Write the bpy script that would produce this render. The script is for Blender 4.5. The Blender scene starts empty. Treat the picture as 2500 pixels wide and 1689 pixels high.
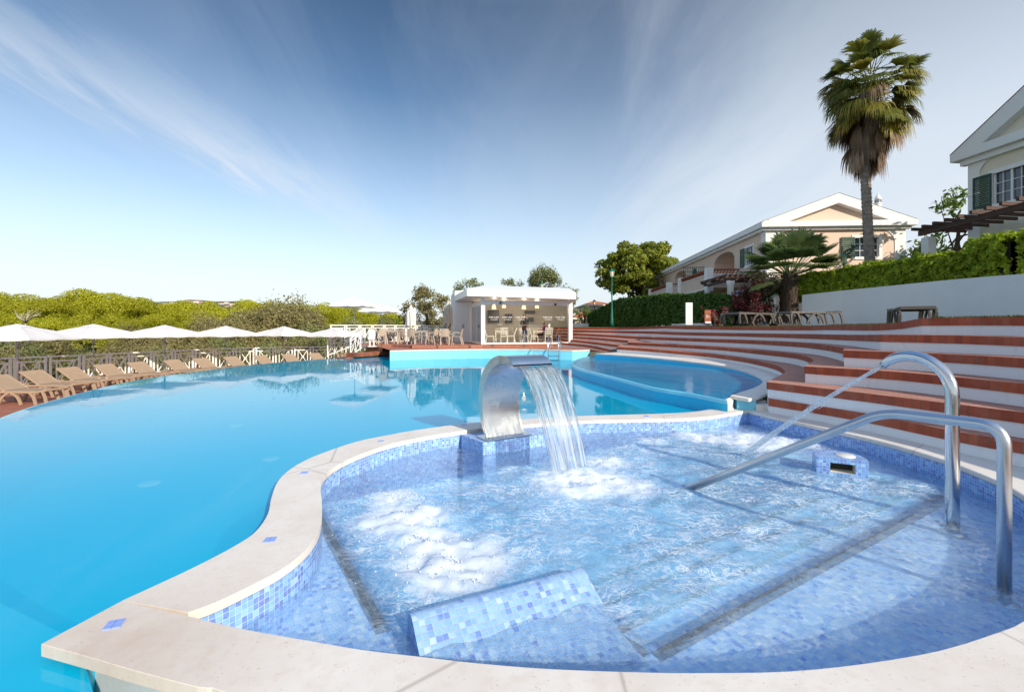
import bpy, bmesh, math, random
import numpy as np
from mathutils import Vector, Matrix, noise
from mathutils.geometry import tessellate_polygon
R = math.radians
random.seed(7); rng = np.random.default_rng(7)
scene = bpy.context.scene
COL = scene.collection

# ---------------------------------------------------------------- camera
EYE, FPX, HU, HV = 1.45, 1111.0, 1250.0, 803.0
cam = bpy.data.cameras.new('camera'); camo = bpy.data.objects.new('camera', cam); COL.objects.link(camo)
camo.location = (0, 0, EYE); camo.rotation_euler = (R(90), 0, 0)
cam.sensor_width = 36.0; cam.lens = 36.0*FPX/2500.0; cam.shift_y = (HV-844.5)/2500.0
cam.clip_start = 0.05; cam.clip_end = 6000
scene.camera = camo

def P(u, v, z):
    """plan point seen at photo pixel (u, v) on the level z"""
    d = (EYE-z)*FPX/(v-HV); return ((u-HU)/FPX*d, d, z)
def PD(u, v, d):
    return ((u-HU)/FPX*d, d, EYE-(v-HV)*d/FPX)
def PX(u, d, z):
    return ((u-HU)/FPX*d, d, z)

# ---------------------------------------------------------------- mesh helpers
def wmat(o):
    m = Matrix.Identity(4)
    while o is not None:
        m = o.matrix_basis @ m; o = o.parent
    return m
class MB:
    def __init__(s): s.v=[]; s.f=[]; s.uv=[]; s.m=[]; s.sm=[]
    def face(s, idx, uv=None, m=0, smooth=False):
        s.f.append(tuple(idx)); s.uv.append(uv); s.m.append(m); s.sm.append(smooth)
    def vert(s, *ps):
        n=len(s.v); s.v.extend(tuple(p) for p in ps); return list(range(n, n+len(ps)))
    def quad(s, a,b,c,d, uv=None, m=0, smooth=False):
        s.face(s.vert(a,b,c,d), uv, m, smooth)
    def box(s, c, size, rz=0.0, m=0, M=None):
        x,y,z=[k/2 for k in size]
        co=[(-x,-y,-z),(x,-y,-z),(x,y,-z),(-x,y,-z),(-x,-y,z),(x,-y,z),(x,y,z),(-x,y,z)]
        T = Matrix.Translation(c) @ Matrix.Rotation(rz,4,'Z') if M is None else M @ Matrix.Translation(c)
        i=s.vert(*[T@Vector(k) for k in co])
        for q in ((0,3,2,1),(4,5,6,7),(0,1,5,4),(1,2,6,5),(2,3,7,6),(3,0,4,7)): s.face([i[k] for k in q],None,m)
    def bar(s, a, b, w, h, m=0, up=(0,0,1)):
        a=Vector(a); b=Vector(b); d=(b-a); L=d.length
        if L<1e-6: return
        d/=L; up=Vector(up)
        if abs(d.dot(up))>.98: up=Vector((0,1,0))
        sx=d.cross(up).normalized(); sz=sx.cross(d).normalized()
        pts=[]
        for p in (a,b):
            for (i,j) in ((-1,-1),(1,-1),(1,1),(-1,1)): pts.append(p+sx*(i*w/2)+sz*(j*h/2))
        i=s.vert(*pts)
        for q in ((0,1,2,3),(7,6,5,4),(0,4,5,1),(1,5,6,2),(2,6,7,3),(3,7,4,0)): s.face([i[k] for k in q],None,m)
    def tube(s, pts, r, n=12, m=0, caps=True, smooth=True):
        pts=[Vector(p) for p in pts]; rr = r if hasattr(r,'__len__') else [r]*len(pts)
        t0=(pts[1]-pts[0]).normalized(); up=Vector((0,0,1)) if abs(t0.z)<.9 else Vector((1,0,0))
        nx=t0.cross(up).normalized(); rings=[]
        for k,p in enumerate(pts):
            t=(pts[min(k+1,len(pts)-1)]-pts[max(k-1,0)]).normalized()
            nx=(nx-t*nx.dot(t)).normalized(); ny=t.cross(nx)
            rings.append(s.vert(*[p+(nx*math.cos(a)+ny*math.sin(a))*rr[k] for a in [2*math.pi*j/n for j in range(n)]]))
        for k in range(len(pts)-1):
            A,B=rings[k],rings[k+1]
            for j in range(n): s.face((A[j],A[(j+1)%n],B[(j+1)%n],B[j]),None,m,smooth)
        if caps:
            s.face(rings[0][::-1],None,m); s.face(rings[-1],None,m)
    def lathe(s, prof, c=(0,0,0), n=16, m=0, smooth=True, M=None):
        c=Vector(c); rings=[]
        for (r,z) in prof:
            ps=[c+Vector((r*math.cos(2*math.pi*j/n), r*math.sin(2*math.pi*j/n), z)) for j in range(n)]
            if M is not None: ps=[M@p for p in ps]
            rings.append(s.vert(*ps))
        for A,B in zip(rings,rings[1:]):
            for j in range(n): s.face((A[j],A[(j+1)%n],B[(j+1)%n],B[j]),None,m,smooth)
        s.face(rings[0][::-1],None,m); s.face(rings[-1],None,m)
    def poly(s, loops, z=None, m=0, flip=False, uvs=None):
        """fill 3D loops (holes allowed) as seen from above"""
        allp=[p for l in loops for p in l]
        tri=tessellate_polygon([[Vector((p[0],p[1],0)) for p in l] for l in loops])
        idx=s.vert(*[(p[0],p[1],p[2] if z is None else z) for p in allp])
        for t in tri:
            a,b,c=[allp[k] for k in t]
            cr=(b[0]-a[0])*(c[1]-a[1])-(b[1]-a[1])*(c[0]-a[0])
            if abs(cr)<1e-9: continue
            t=t if (cr>0)!=flip else t[::-1]
            uv=[(allp[k][0],allp[k][1]) for k in t]
            s.face([idx[k] for k in t],uv,m)
    def ribbon(s, A, B, m=0, uvx=None, uvh=None, smooth=False, closed=False):
        """quads between two polylines of equal length; uv = length along / height"""
        n=len(A); ia=s.vert(*A); ib=s.vert(*B); L=0.0
        for k in range(n if closed else n-1):
            j=(k+1)%n
            l=(Vector(A[j])-Vector(A[k])).length; h=(Vector(B[k])-Vector(A[k])).length; h2=(Vector(B[j])-Vector(A[j])).length
            sx=1.0 if uvx is None else (uvx[k] if hasattr(uvx,'__len__') else uvx)
            L2=L+l*sx
            hh=(h,h2) if uvh is None else (uvh,uvh)
            s.face((ia[k],ia[j],ib[j],ib[k]),[(L,0),(L2,0),(L2,hh[1]),(L,hh[0])],m,smooth); L=L2
    def build(s, name, mats, parent=None, world=True, fixn=False):
        me=bpy.data.meshes.new(name); vs=s.v
        if parent is not None and world:
            W=wmat(parent).inverted(); vs=[tuple(W@Vector(p)) for p in vs]
        me.from_pydata(vs,[],s.f)
        mats = mats if isinstance(mats,(list,tuple)) else [mats]
        for k in mats: me.materials.append(k)
        me.polygons.foreach_set('material_index', s.m); me.polygons.foreach_set('use_smooth', s.sm)
        if any(u is not None for u in s.uv):
            l=me.uv_layers.new(name='UVMap'); flat=[]
            for f,u in zip(s.f,s.uv): flat.extend([c for k in (u if u is not None else [(0,0)]*len(f)) for c in k])
            l.data.foreach_set('uv', flat)
        me.update()
        if fixn:
            bm=bmesh.new(); bm.from_mesh(me); bmesh.ops.recalc_face_normals(bm,faces=bm.faces); bm.to_mesh(me); bm.free()
        o=bpy.data.objects.new(name, me); COL.objects.link(o)
        if parent is not None: o.parent=parent
        return o
def bev(o, w=.01, seg=2, ang=35):
    b=o.modifiers.new('bevel','BEVEL'); b.width=w; b.segments=seg; b.limit_method='ANGLE'; b.angle_limit=R(ang); return o
def tag(o, label=None, cat=None, group=None, kind=None):
    if label: o['label']=label
    if cat: o['category']=cat
    if group: o['group']=group
    if kind: o['kind']=kind
    return o
def thing(name, label, cat, loc=(0,0,0), rz=0.0, group=None):
    o=bpy.data.objects.new(name,None); COL.objects.link(o); o.location=loc; o.rotation_euler=(0,0,rz); o.empty_display_size=.2
    return tag(o,label,cat,group)
KIDS={}
def children(o): return [c for c in bpy.data.objects if c.parent==o]
def copy_tree(o, loc=None, rz=None, label=None, group=None, scale=None):
    c=o.copy(); COL.objects.link(c)
    for ch in children(o):
        d=ch.copy(); COL.objects.link(d); d.parent=c
        for g in children(ch):
            e=g.copy(); COL.objects.link(e); e.parent=d
    if loc is not None: c.location=loc
    if rz is not None: c.rotation_euler=(0,0,rz)
    if scale is not None: c.scale=(scale,)*3 if not hasattr(scale,'__len__') else scale
    if label: c['label']=label
    if group: c['group']=group
    return c
def struct(o): o['kind']='structure'; return o
def smooth_poly(pts, n=6, closed=False):
    """Catmull-Rom through the points"""
    pts=[Vector(p) for p in pts]; N=len(pts); out=[]
    for k in range(N if closed else N-1):
        if closed: p0,p1,p2,p3=[pts[(k+i)%N] for i in (-1,0,1,2)]
        else: p0,p1,p2,p3=pts[max(k-1,0)],pts[k],pts[k+1],pts[min(k+2,N-1)]
        for j in range(n):
            t=j/n
            out.append(.5*((2*p1)+(-p0+p2)*t+(2*p0-5*p1+4*p2-p3)*t*t+(-p0+3*p1-3*p2+p3)*t**3))
    if not closed: out.append(pts[-1])
    return out

# ---------------------------------------------------------------- material helpers
class NT:
    def __init__(s,name):
        s.mat=bpy.data.materials.new(name); s.mat.use_nodes=True; s.t=s.mat.node_tree; s.t.nodes.clear()
        s.out=s.t.nodes.new('ShaderNodeOutputMaterial')
    def n(s,typ,**kw):
        nd=s.t.nodes.new('ShaderNode'+typ)
        for k,v in kw.items():
            if hasattr(nd,k): setattr(nd,k,v)
            else: nd.inputs[k.replace('_',' ')].default_value=v
        return nd
    def l(s,a,b): s.t.links.new(a,b)
    def surf(s,sock): s.l(sock,s.out.inputs['Surface'])
    def math(s,op,a,b=None,c=None,clamp=False):
        nd=s.n('Math'); nd.operation=op; nd.use_clamp=clamp
        for i,x in enumerate((a,b,c)):
            if x is None: continue
            if hasattr(x,'is_linked'): s.l(x,nd.inputs[i])
            else: nd.inputs[i].default_value=x
        return nd.outputs[0]
    def mix(s,f,a,b,blend='MIX'):
        nd=s.n('Mix'); nd.data_type='RGBA'; nd.blend_type=blend
        for i,x in ((0,f),(6,a),(7,b)):
            if hasattr(x,'is_linked'): s.l(x,nd.inputs[i])
            else: nd.inputs[i].default_value=x if i==0 else tuple(x)+(1,) if len(x)==3 else x
        return nd.outputs[2]
    def ramp(s,f,stops,interp='LINEAR'):
        nd=s.n('ValToRGB'); cr=nd.color_ramp; cr.interpolation=interp
        while len(cr.elements)<len(stops): cr.elements.new(.5)
        for e,(p,c) in zip(cr.elements,stops):
            e.position=p; e.color=tuple(c)+(1,) if hasattr(c,'__len__') else (c,c,c,1)
        s.l(f,nd.inputs[0]); return nd.outputs[0]
    def noise(s,vec,scale,detail=3,rough=.5,dist=0.0,out=0):
        nd=s.n('TexNoise'); nd.inputs['Scale'].default_value=scale; nd.inputs['Detail'].default_value=detail
        nd.inputs['Roughness'].default_value=rough; nd.inputs['Distortion'].default_value=dist
        if vec is not None: s.l(vec,nd.inputs['Vector'])
        return nd.outputs[out]
    def obj(s): return s.n('TexCoord').outputs['Object']
    def uv(s): return s.n('TexCoord').outputs['UV']
    def world(s): return s.n('NewGeometry').outputs['Position']
    def mapv(s,vec,scale=(1,1,1),loc=(0,0,0),rot=(0,0,0)):
        nd=s.n('Mapping'); nd.inputs['Scale'].default_value=scale; nd.inputs['Location'].default_value=loc; nd.inputs['Rotation'].default_value=rot
        s.l(vec,nd.inputs['Vector']); return nd.outputs[0]
    def bump(s,h,strength=.3,dist=.01,normal=None):
        nd=s.n('Bump'); nd.inputs['Strength'].default_value=strength; nd.inputs['Distance'].default_value=dist; s.l(h,nd.inputs['Height'])
        if normal is not None: s.l(normal,nd.inputs['Normal'])
        return nd.outputs[0]
    def bsdf(s,color=None,rough=.5,metal=0.0,spec=.5,normal=None,**kw):
        nd=s.n('BsdfPrincipled')
        def put(k,x):
            i=nd.inputs[k]
            if hasattr(x,'is_linked'): s.l(x,i)
            else: i.default_value=(tuple(x)+(1,) if hasattr(x,'__len__') and len(x)==3 else x)
        put('Base Color',color); put('Roughness',rough); put('Metallic',metal); put('Specular IOR Level',spec)
        if normal is not None: s.l(normal,nd.inputs['Normal'])
        for k,x in kw.items(): put(k.replace('_',' '),x)
        return nd.outputs[0]
def _fres(t,nb):
    # same reflectance from either side, so light leaves and enters the water alike
    fr=t.n('Fresnel'); ge=t.n('NewGeometry'); t.l(t.math('SUBTRACT',1.333,t.math('MULTIPLY',ge.outputs['Backfacing'],.583)),fr.inputs['IOR'])
    if nb is not None: t.l(nb,fr.inputs['Normal'])
    return fr
NT.fres=_fres
def simple(name, c, rough=.6, metal=0.0, var=.12, scale=6.0, bump=.15, bscale=40., spec=.4, c2=None, coords='obj'):
    t=NT(name); v=t.obj() if coords=='obj' else t.world()
    n=t.noise(v,scale,4,.6)
    c2=c2 or tuple(x*(1-var*2) for x in c)
    col=t.mix(t.ramp(n,[(.3,0.),(.7,1.)]),c2,c)
    nb=t.bump(t.noise(v,bscale,3),bump,.004)
    t.surf(t.bsdf(col,rough,metal,spec,nb)); return t.mat
def sr(r,g,b):
    """sRGB 0-255 to linear"""
    f=lambda c:(c/255/12.92) if c/255<=.04045 else ((c/255+.055)/1.055)**2.4
    return (f(r),f(g),f(b))

# ---------------------------------------------------------------- world and sun
SUN_EL, SUN_AZ = R(26), math.atan2(0.64,-0.77)   # azimuth from +Y towards +X : from the right, behind the camera
w=bpy.data.worlds.new('World'); scene.world=w; w.use_nodes=True
wt=w.node_tree; wt.nodes.clear()
class WT(NT):
    def __init__(s,t): s.t=t
W=WT(wt)
wo=W.n('OutputWorld'); bg=W.n('Background')
sky=W.n('TexSky'); sky.sky_type='NISHITA'; sky.sun_disc=False; sky.sun_elevation=SUN_EL; sky.sun_rotation=SUN_AZ
sky.air_density=1.25; sky.dust_density=.6; sky.ozone_density=2.6; sky.altitude=50
tc=W.n('TexCoord'); gen=tc.outputs['Generated']
sep=W.n('SeparateXYZ'); W.l(gen,sep.inputs[0])
zc=W.math('MAXIMUM',sep.outputs[2],.0)
zz=W.math('ADD',zc,.16)
cx=W.math('DIVIDE',sep.outputs[0],zz); cy=W.math('DIVIDE',sep.outputs[1],zz)
cmb=W.n('CombineXYZ'); W.l(cx,cmb.inputs[0]); W.l(cy,cmb.inputs[1])
# long wisps of cirrus, drawn out along one wind direction
mp=W.mapv(cmb.outputs[0],scale=(1.9,.42,1),rot=(0,0,R(8)),loc=(.4,.15,0))
n1=W.noise(mp,1.2,7,.62,.7)
n2=W.noise(W.mapv(cmb.outputs[0],scale=(.5,.35,1),loc=(1.7,.3,0)),.9,3,.5)
wisp=W.math('MULTIPLY',W.ramp(n1,[(.44,0.),(.82,1.)]),W.ramp(n2,[(.36,0.),(.66,1.)]))
# one long band of cirrus on the left
px_=W.math('ADD',cx,1.24); py_=W.math('SUBTRACT',cy,1.10)
across=W.math('SUBTRACT',W.math('MULTIPLY',px_,.952),W.math('MULTIPLY',py_,.306))
along=W.math('ADD',W.math('MULTIPLY',px_,.306),W.math('MULTIPLY',py_,.952))
fray=W.noise(W.mapv(cmb.outputs[0],scale=(5.5,1.1,1),rot=(0,0,R(-17))),1.6,7,.68,.5)
ac=W.math('ADD',across,W.math('MULTIPLY',W.math('SUBTRACT',fray,.5),.5))
band=W.ramp(W.math('ABSOLUTE',ac),[(0.,1.),(.26,0.)],'EASE')
band=W.math('MULTIPLY',W.math('MULTIPLY',band,W.ramp(fray,[(.30,.15),(.75,1.)])),W.ramp(W.math('MULTIPLY',along,.33),[(0.,.7),(.3,1.),(.62,.0)]))
wisp=W.math('ADD',W.math('MULTIPLY',wisp,.42),W.math('MULTIPLY',band,1.05))
# thin veil towards the right half and along the horizon
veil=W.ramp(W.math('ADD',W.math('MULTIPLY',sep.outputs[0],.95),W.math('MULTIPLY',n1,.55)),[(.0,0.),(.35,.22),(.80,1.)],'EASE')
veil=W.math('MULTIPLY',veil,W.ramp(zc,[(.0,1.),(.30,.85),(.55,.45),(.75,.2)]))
hor=W.ramp(zc,[(0.0,.93),(.08,.74),(.24,.30),(.45,0.)])
# a bank of thin cloud added behind the camera, unseen, as fill light
fill_bank=W.math('MULTIPLY',W.ramp(W.math('MULTIPLY',sep.outputs[1],-1.0),[(.05,0.),(.45,.75)]),W.ramp(n2,[(.3,.75),(.6,1.)]))
wisp=W.math('MAXIMUM',wisp,fill_bank)
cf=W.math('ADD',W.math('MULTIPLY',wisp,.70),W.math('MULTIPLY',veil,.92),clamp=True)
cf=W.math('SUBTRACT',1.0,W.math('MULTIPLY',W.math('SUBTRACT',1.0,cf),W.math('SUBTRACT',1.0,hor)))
skyc=W.mix(.0,sky.outputs[0],(1,1,1))
hsv=W.n('HueSaturation'); hsv.inputs['Saturation'].default_value=1.12; hsv.inputs['Hue'].default_value=.503; W.l(sky.outputs[0],hsv.inputs['Color'])
CLOUD=(3.3,3.6,3.95)
dk=W.ramp(zc,[(.08,.86),(.36,.57),(.58,.37),(.70,.95),(.88,1.5)]); base=W.mix(1.0,hsv.outputs[0],dk,'MULTIPLY')  # upper stops brighten the unseen sky overhead, added as fill light
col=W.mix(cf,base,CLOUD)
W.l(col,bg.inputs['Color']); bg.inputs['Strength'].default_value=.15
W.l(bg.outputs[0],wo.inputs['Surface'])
sd=bpy.data.lights.new('sun','SUN'); sd.energy=3.6; sd.angle=R(.6); sd.color=(1.0,.89,.74)
so=bpy.data.objects.new('sun',sd); COL.objects.link(so)
sv=Vector((math.sin(SUN_AZ)*math.cos(SUN_EL), math.cos(SUN_AZ)*math.cos(SUN_EL), math.sin(SUN_EL)))
so.rotation_euler=sv.to_track_quat('Z','Y').to_euler(); so.location=sv*60
vs=scene.view_settings; vs.view_transform='Standard'; vs.look='None'; vs.gamma=1; vs.exposure=.67; vs.use_curve_mapping=False
cy_=scene.cycles; cy_.use_denoising=True; cy_.max_bounces=10; cy_.transparent_max_bounces=24; cy_.transmission_bounces=8; cy_.glossy_bounces=5; cy_.diffuse_bounces=4
cy_.sample_clamp_indirect=6; cy_.caustics_reflective=False; cy_.caustics_refractive=True
try: cy_.denoiser='OPENIMAGEDENOISE'; cy_.denoising_input_passes='RGB_ALBEDO_NORMAL'
except Exception: pass
cy_.use_adaptive_sampling=True; cy_.adaptive_threshold=.012
# ================================================================ materials of the pool
def mosaic_mat(name, ramp, pitch=.031, grout=(.50,.58,.72), rough=.18, coords='uv', rowrot=0.0):
    t=NT(name); v=t.uv() if coords=='uv' else t.world()
    v=t.mapv(v,scale=(1/pitch,)*3,rot=(0,0,rowrot))
    # hand-set sheets: slight wobble of the joints
    wob=t.n('TexNoise'); wob.inputs['Scale'].default_value=.35; t.l(v,wob.inputs['Vector'])
    va=t.n('VectorMath',operation='MULTIPLY_ADD'); t.l(wob.outputs['Color'],va.inputs[0]); va.inputs[1].default_value=(.35,.35,0); t.l(v,va.inputs[2])
    fl=t.n('VectorMath',operation='FLOOR'); t.l(va.outputs[0],fl.inputs[0])
    fr=t.n('VectorMath',operation='FRACTION'); t.l(va.outputs[0],fr.inputs[0])
    flx=t.n('SeparateXYZ'); t.l(fl.outputs[0],flx.inputs[0]); cmb=t.n('CombineXYZ'); t.l(flx.outputs[0],cmb.inputs[0]); t.l(flx.outputs[1],cmb.inputs[1])
    wn=t.n('TexWhiteNoise'); wn.noise_dimensions='2D'; t.l(cmb.outputs[0],wn.inputs['Vector'])
    fs=t.n('SeparateXYZ'); t.l(fr.outputs[0],fs.inputs[0])
    ex=t.math('ABSOLUTE',t.math('SUBTRACT',fs.outputs[0],.5)); ey=t.math('ABSOLUTE',t.math('SUBTRACT',fs.outputs[1],.5))
    e=t.math('MAXIMUM',ex,ey)
    g=t.ramp(e,[(.435,0.),(.475,1.)])
    tile=t.ramp(wn.outputs['Value'],ramp)
    cloud=t.mix(t.math('MULTIPLY',t.noise(v,1.7,3),.35),tile,(.8,.88,.97))
    col=t.mix(g,cloud,grout)
    h=t.math('SUBTRACT',1.0,g)
    t.surf(t.bsdf(col,t.math('ADD',rough,t.math('MULTIPLY',g,.5)),0,.5,t.bump(h,.5,.002))); return t.mat
BLUES=[(0.,(.04,.20,.74)),(.07,(.08,.31,.84)),(.14,(.22,.50,.91)),(.5,(.33,.61,.94)),(.8,(.44,.70,.95)),(.93,(.58,.79,.96)),(1.,(.76,.88,.96))]
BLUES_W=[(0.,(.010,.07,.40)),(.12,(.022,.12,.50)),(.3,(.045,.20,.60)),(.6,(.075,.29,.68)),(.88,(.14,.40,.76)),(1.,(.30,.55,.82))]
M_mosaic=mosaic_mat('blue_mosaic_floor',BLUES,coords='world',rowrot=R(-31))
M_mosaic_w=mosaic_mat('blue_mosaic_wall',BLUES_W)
M_nosing=mosaic_mat('dark_mosaic_edge',[(0.,(.006,.008,.014)),(1.,(.022,.026,.036))],grout=(.16,.17,.19))
M_mosaic_d=mosaic_mat('turquoise_mosaic',[(0.,(.10,.42,.80)),(.5,(.22,.60,.92)),(1.,(.50,.78,.95))],coords='world',rowrot=R(-31))
M_bed=mosaic_mat('pale_mosaic_bed',[(0.,(.03,.15,.62)),(.08,(.06,.24,.72)),(.16,(.13,.37,.80)),(.8,(.20,.47,.84)),(1.,(.42,.64,.89))],pitch=.033,grout=(.42,.48,.58))
def paint_mat(name,c,var=.1):
    t=NT(name); v=t.world(); n=t.noise(v,1.1,3); n2=t.noise(v,9,3)
    col=t.mix(t.math('MULTIPLY',n,.5),c,tuple(x*.8 for x in c)); col=t.mix(t.math('MULTIPLY',n2,.12),col,(.5,.8,.9))
    t.surf(t.bsdf(col,.35,0,.4)); return t.mat
M_paint=paint_mat('cyan_pool_paint',(.004,.52,.82))
M_paint2=paint_mat('pale_cyan_pool_paint',(.22,.70,.87))
def stone_mat():
    t=NT('limestone_coping'); v=t.world()
    a=t.noise(v,1.6,5,.6); b=t.noise(v,16,4,.6); p=t.noise(v,70,2)
    col=t.mix(t.ramp(a,[(.35,0.),(.7,1.)]),(.68,.61,.53),(.78,.735,.665))
    col=t.mix(t.math('MULTIPLY',t.ramp(b,[(.5,0.),(.75,1.)]),.35),col,(.60,.48,.37))
    col=t.mix(t.ramp(p,[(.66,0.),(.72,.5)]),col,(.45,.36,.28))
    # worn brown stains towards the exposed corner of the slab
    dd=t.n('VectorMath',operation='DISTANCE'); t.l(v,dd.inputs[0]); dd.inputs[1].default_value=(-1.75,1.75,.08)
    st=t.math('MULTIPLY',t.ramp(dd.outputs['Value'],[(.1,1.),(1.25,0.)]),t.ramp(t.noise(v,3.2,5,.65),[(.3,.15),(.75,1.)]))
    col=t.mix(t.math('MULTIPLY',st,.85),col,(.46,.33,.23))
    ck=t.n('TexVoronoi',feature='DISTANCE_TO_EDGE'); ck.inputs['Scale'].default_value=.33; t.l(t.mapv(v,loc=(.31,.12,0)),ck.inputs['Vector'])
    col=t.mix(t.ramp(ck.outputs['Distance'],[(.0015,.55),(.004,0.)]),col,(.30,.24,.19))
    nb=t.bump(b,.25,.004); nb=t.bump(t.noise(v,160,2),.2,.0015,nb)
    t.surf(t.bsdf(col,.62,0,.35,nb)); return t.mat
M_stone=stone_mat()
M_white=simple('white_render',(.82,.83,.85),.8,var=.03,scale=2.2,bump=.25,bscale=30,coords='world')
M_grey=simple('grey_render',(.56,.58,.58),.8,var=.05,scale=2,bump=.3,bscale=40,coords='world')

def riser_mat():
    t=NT('whitewashed_riser'); v=t.world()
    a=t.noise(v,1.2,4,.6); dr=t.noise(t.mapv(v,scale=(9,9,.8)),1.5,4,.7)
    col=t.mix(t.math('MULTIPLY',t.ramp(dr,[(.55,0.),(.8,1.)]),.32),(.84,.85,.87),(.50,.47,.46))
    col=t.mix(t.math('MULTIPLY',a,.16),col,(.56,.54,.54))
    t.surf(t.bsdf(col,.8,0,.3,t.bump(t.noise(v,26,4),.35,.006))); return t.mat
M_riser=riser_mat()
def brick_band_mat():
    t=NT('clay_brick_nosing'); v=t.uv()
    b=t.n('TexBrick'); b.offset=0; b.inputs['Scale'].default_value=1; b.inputs['Brick Width'].default_value=1; b.inputs['Row Height'].default_value=4
    b.inputs['Mortar Size'].default_value=.045; b.inputs['Mortar Smooth'].default_value=.3; b.inputs['Bias'].default_value=0
    b.inputs['Color1'].default_value=(.43,.10,.045,1); b.inputs['Color2'].default_value=(.31,.066,.032,1); b.inputs['Mortar'].default_value=(.16,.10,.075,1)
    t.l(t.mapv(v,loc=(0,1,0)),b.inputs['Vector']); W_=t.world()
    # a few bricks replaced, some lime bloom running out of the joints
    col=t.mix(t.math('MULTIPLY',t.ramp(t.noise(W_,2.3,4,.7),[(.5,0.),(.75,1.)]),.35),b.outputs['Color'],(.42,.24,.18))
    col=t.mix(t.math('MULTIPLY',t.ramp(t.noise(W_,34,3),[(.55,0.),(.8,1.)]),.3),col,(.16,.035,.02))
    nb=t.bump(b.outputs['Fac'],.5,-.004); nb=t.bump(t.noise(W_,60,3),.25,.003,nb)
    t.surf(t.bsdf(col,.75,0,.3,nb)); return t.mat
M_band=brick_band_mat()
def paver_mat(name,c1,c2,mort,bw=.2,bh=.1,rot=0.,rough=.75):
    t=NT(name); v=t.world()
    b=t.n('TexBrick'); b.offset=.5; b.inputs['Scale'].default_value=1; b.inputs['Brick Width'].default_value=bw; b.inputs['Row Height'].default_value=bh
    b.inputs['Mortar Size'].default_value=.006; b.inputs['Bias'].default_value=0
    for k,c in (('Color1',c1),('Color2',c2),('Mortar',mort)): b.inputs[k].default_value=c+(1,)
    t.l(t.mapv(v,rot=(0,0,rot)),b.inputs['Vector'])
    n=t.noise(v,1.7,4,.6)
    col=t.mix(t.math('MULTIPLY',t.ramp(n,[(.4,0.),(.75,1.)]),.45),b.outputs['Color'],tuple(.5*(x+y)*.7 for x,y in zip(c1,mort)))
    t.surf(t.bsdf(col,rough,0,.3,t.bump(t.noise(v,40,3),.3,.003))); return t.mat
M_tread=paver_mat('clay_tread',(.54,.27,.195),(.46,.21,.145),(.24,.13,.10),.19,.09,R(20))
M_deck=paver_mat('red_deck_boards',(.44,.20,.135),(.36,.15,.10),(.18,.08,.055),2.4,.14,R(4))
M_brickfloor=paver_mat('brick_paving',(.42,.15,.085),(.33,.11,.06),(.18,.10,.08),.22,.11,R(-15))
M_wood=simple('oiled_hardwood_step',(.34,.12,.062),.5,var=.25,scale=3,coords='world')

def pool_water(name, tint, ripple, rscale, rough=.0, milk=(.0,.53,.80), mf=.64):
    t=NT(name); v=t.world()
    n1=t.noise(t.mapv(v,scale=(1,1.6,1)),rscale,3,.5); nb=t.bump(n1,ripple,.02)
    n2=t.noise(v,rscale*.13,2); nb=t.bump(n2,ripple*.6,.1,nb)
    fr=t.fres(nb)
    trn=t.n('BsdfTransparent'); trn.inputs['Color'].default_value=tint+(1,)
    ml=t.n('BsdfDiffuse'); ml.inputs['Color'].default_value=milk+(1,); tr=t.n('MixShader'); tr.inputs[0].default_value=mf; t.l(trn.outputs[0],tr.inputs[1]); t.l(ml.outputs[0],tr.inputs[2])
    gl=t.n('BsdfGlossy'); gl.inputs['Roughness'].default_value=rough; t.l(nb,gl.inputs['Normal'])
    mx=t.n('MixShader'); t.l(fr.outputs[0],mx.inputs[0]); t.l(tr.outputs[0],mx.inputs[1]); t.l(gl.outputs[0],mx.inputs[2])
    t.surf(mx.outputs[0]); return t.mat
M_water=pool_water('still_pool_water',(.72,.96,.98),.05,2.2)
M_water2=pool_water('ruffled_pool_water',(.75,.94,.98),.28,7.0,milk=(.015,.47,.82),mf=.5)

# ================================================================ outlines traced in plan
ZC=.08; ZW=-.12; ZB=-.225
C2=lambda pts,z:[P(u,v,z) for u,v in pts]
sp_in_lb=C2([(445,1499),(526,1469.5),(614,1428),(684.5,1390.5),(741.5,1346.6),(774.5,1303),(785.4,1263),(785.4,1219),(782.4,1188.7),(790,1163),(819,1138),(871,1112),(945,1086),(1031.5,1066.6),(1118,1052.8),(1161,1047),(1287,1036),(1425.6,1026.5),(1650,1021.5),(1735,1015.6),(1791,1007),(1826,1001.5)],ZC)
sp_out_lb=C2([(298.4,1465),(395,1421),(482.7,1379.5),(570.4,1333.5),(623,1298),(653.8,1254.5),(662.6,1215),(678,1175.5),(706,1147),(746,1123),(793,1103.4),(871,1077.5),(945,1062),(1031,1047),(1161,1031),(1287,1022),(1425,1014.6),(1650,1008),(1735,999),(1769.5,995),(1822,990)],ZC)
sp_in_r=C2([(1826,1001.5),(1879.6,1015.5),(1959,1033),(2086.6,1061.7),(2182,1085.5),(2300,1120.6),(2335,1133.3),(2440,1176),(2500,1211)],ZC)
sp_out_r=C2([(1822,990),(1876,1000.5),(1975,1022),(2086,1045.7),(2182,1068),(2297,1093.5),(2335,1106),(2440,1141),(2500,1163)],ZC)
sp_in_f=C2([(445,1499),(588,1533),(737,1559.5),(880,1584),(1031.5,1602),(1183,1619),(1356,1632),(1589,1640),(1731,1641),(1921,1637.5),(2110,1618.6),(2299,1585.5),(2441,1540.5),(2500,1514.5)],ZC)
near_in=[(3.0,2.42,ZC),(3.55,2.82,ZC),(3.95,3.25,ZC)]
near_out=[(5.4,3.6,ZC),(4.9,3.0,ZC),(4.5,2.45,ZC),(3.8,1.95,ZC),(2.9,1.6,ZC),(1.9,1.36,ZC),(.9,1.27,ZC),(.0,1.36,ZC),(-.6,1.50,ZC)]
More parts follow.
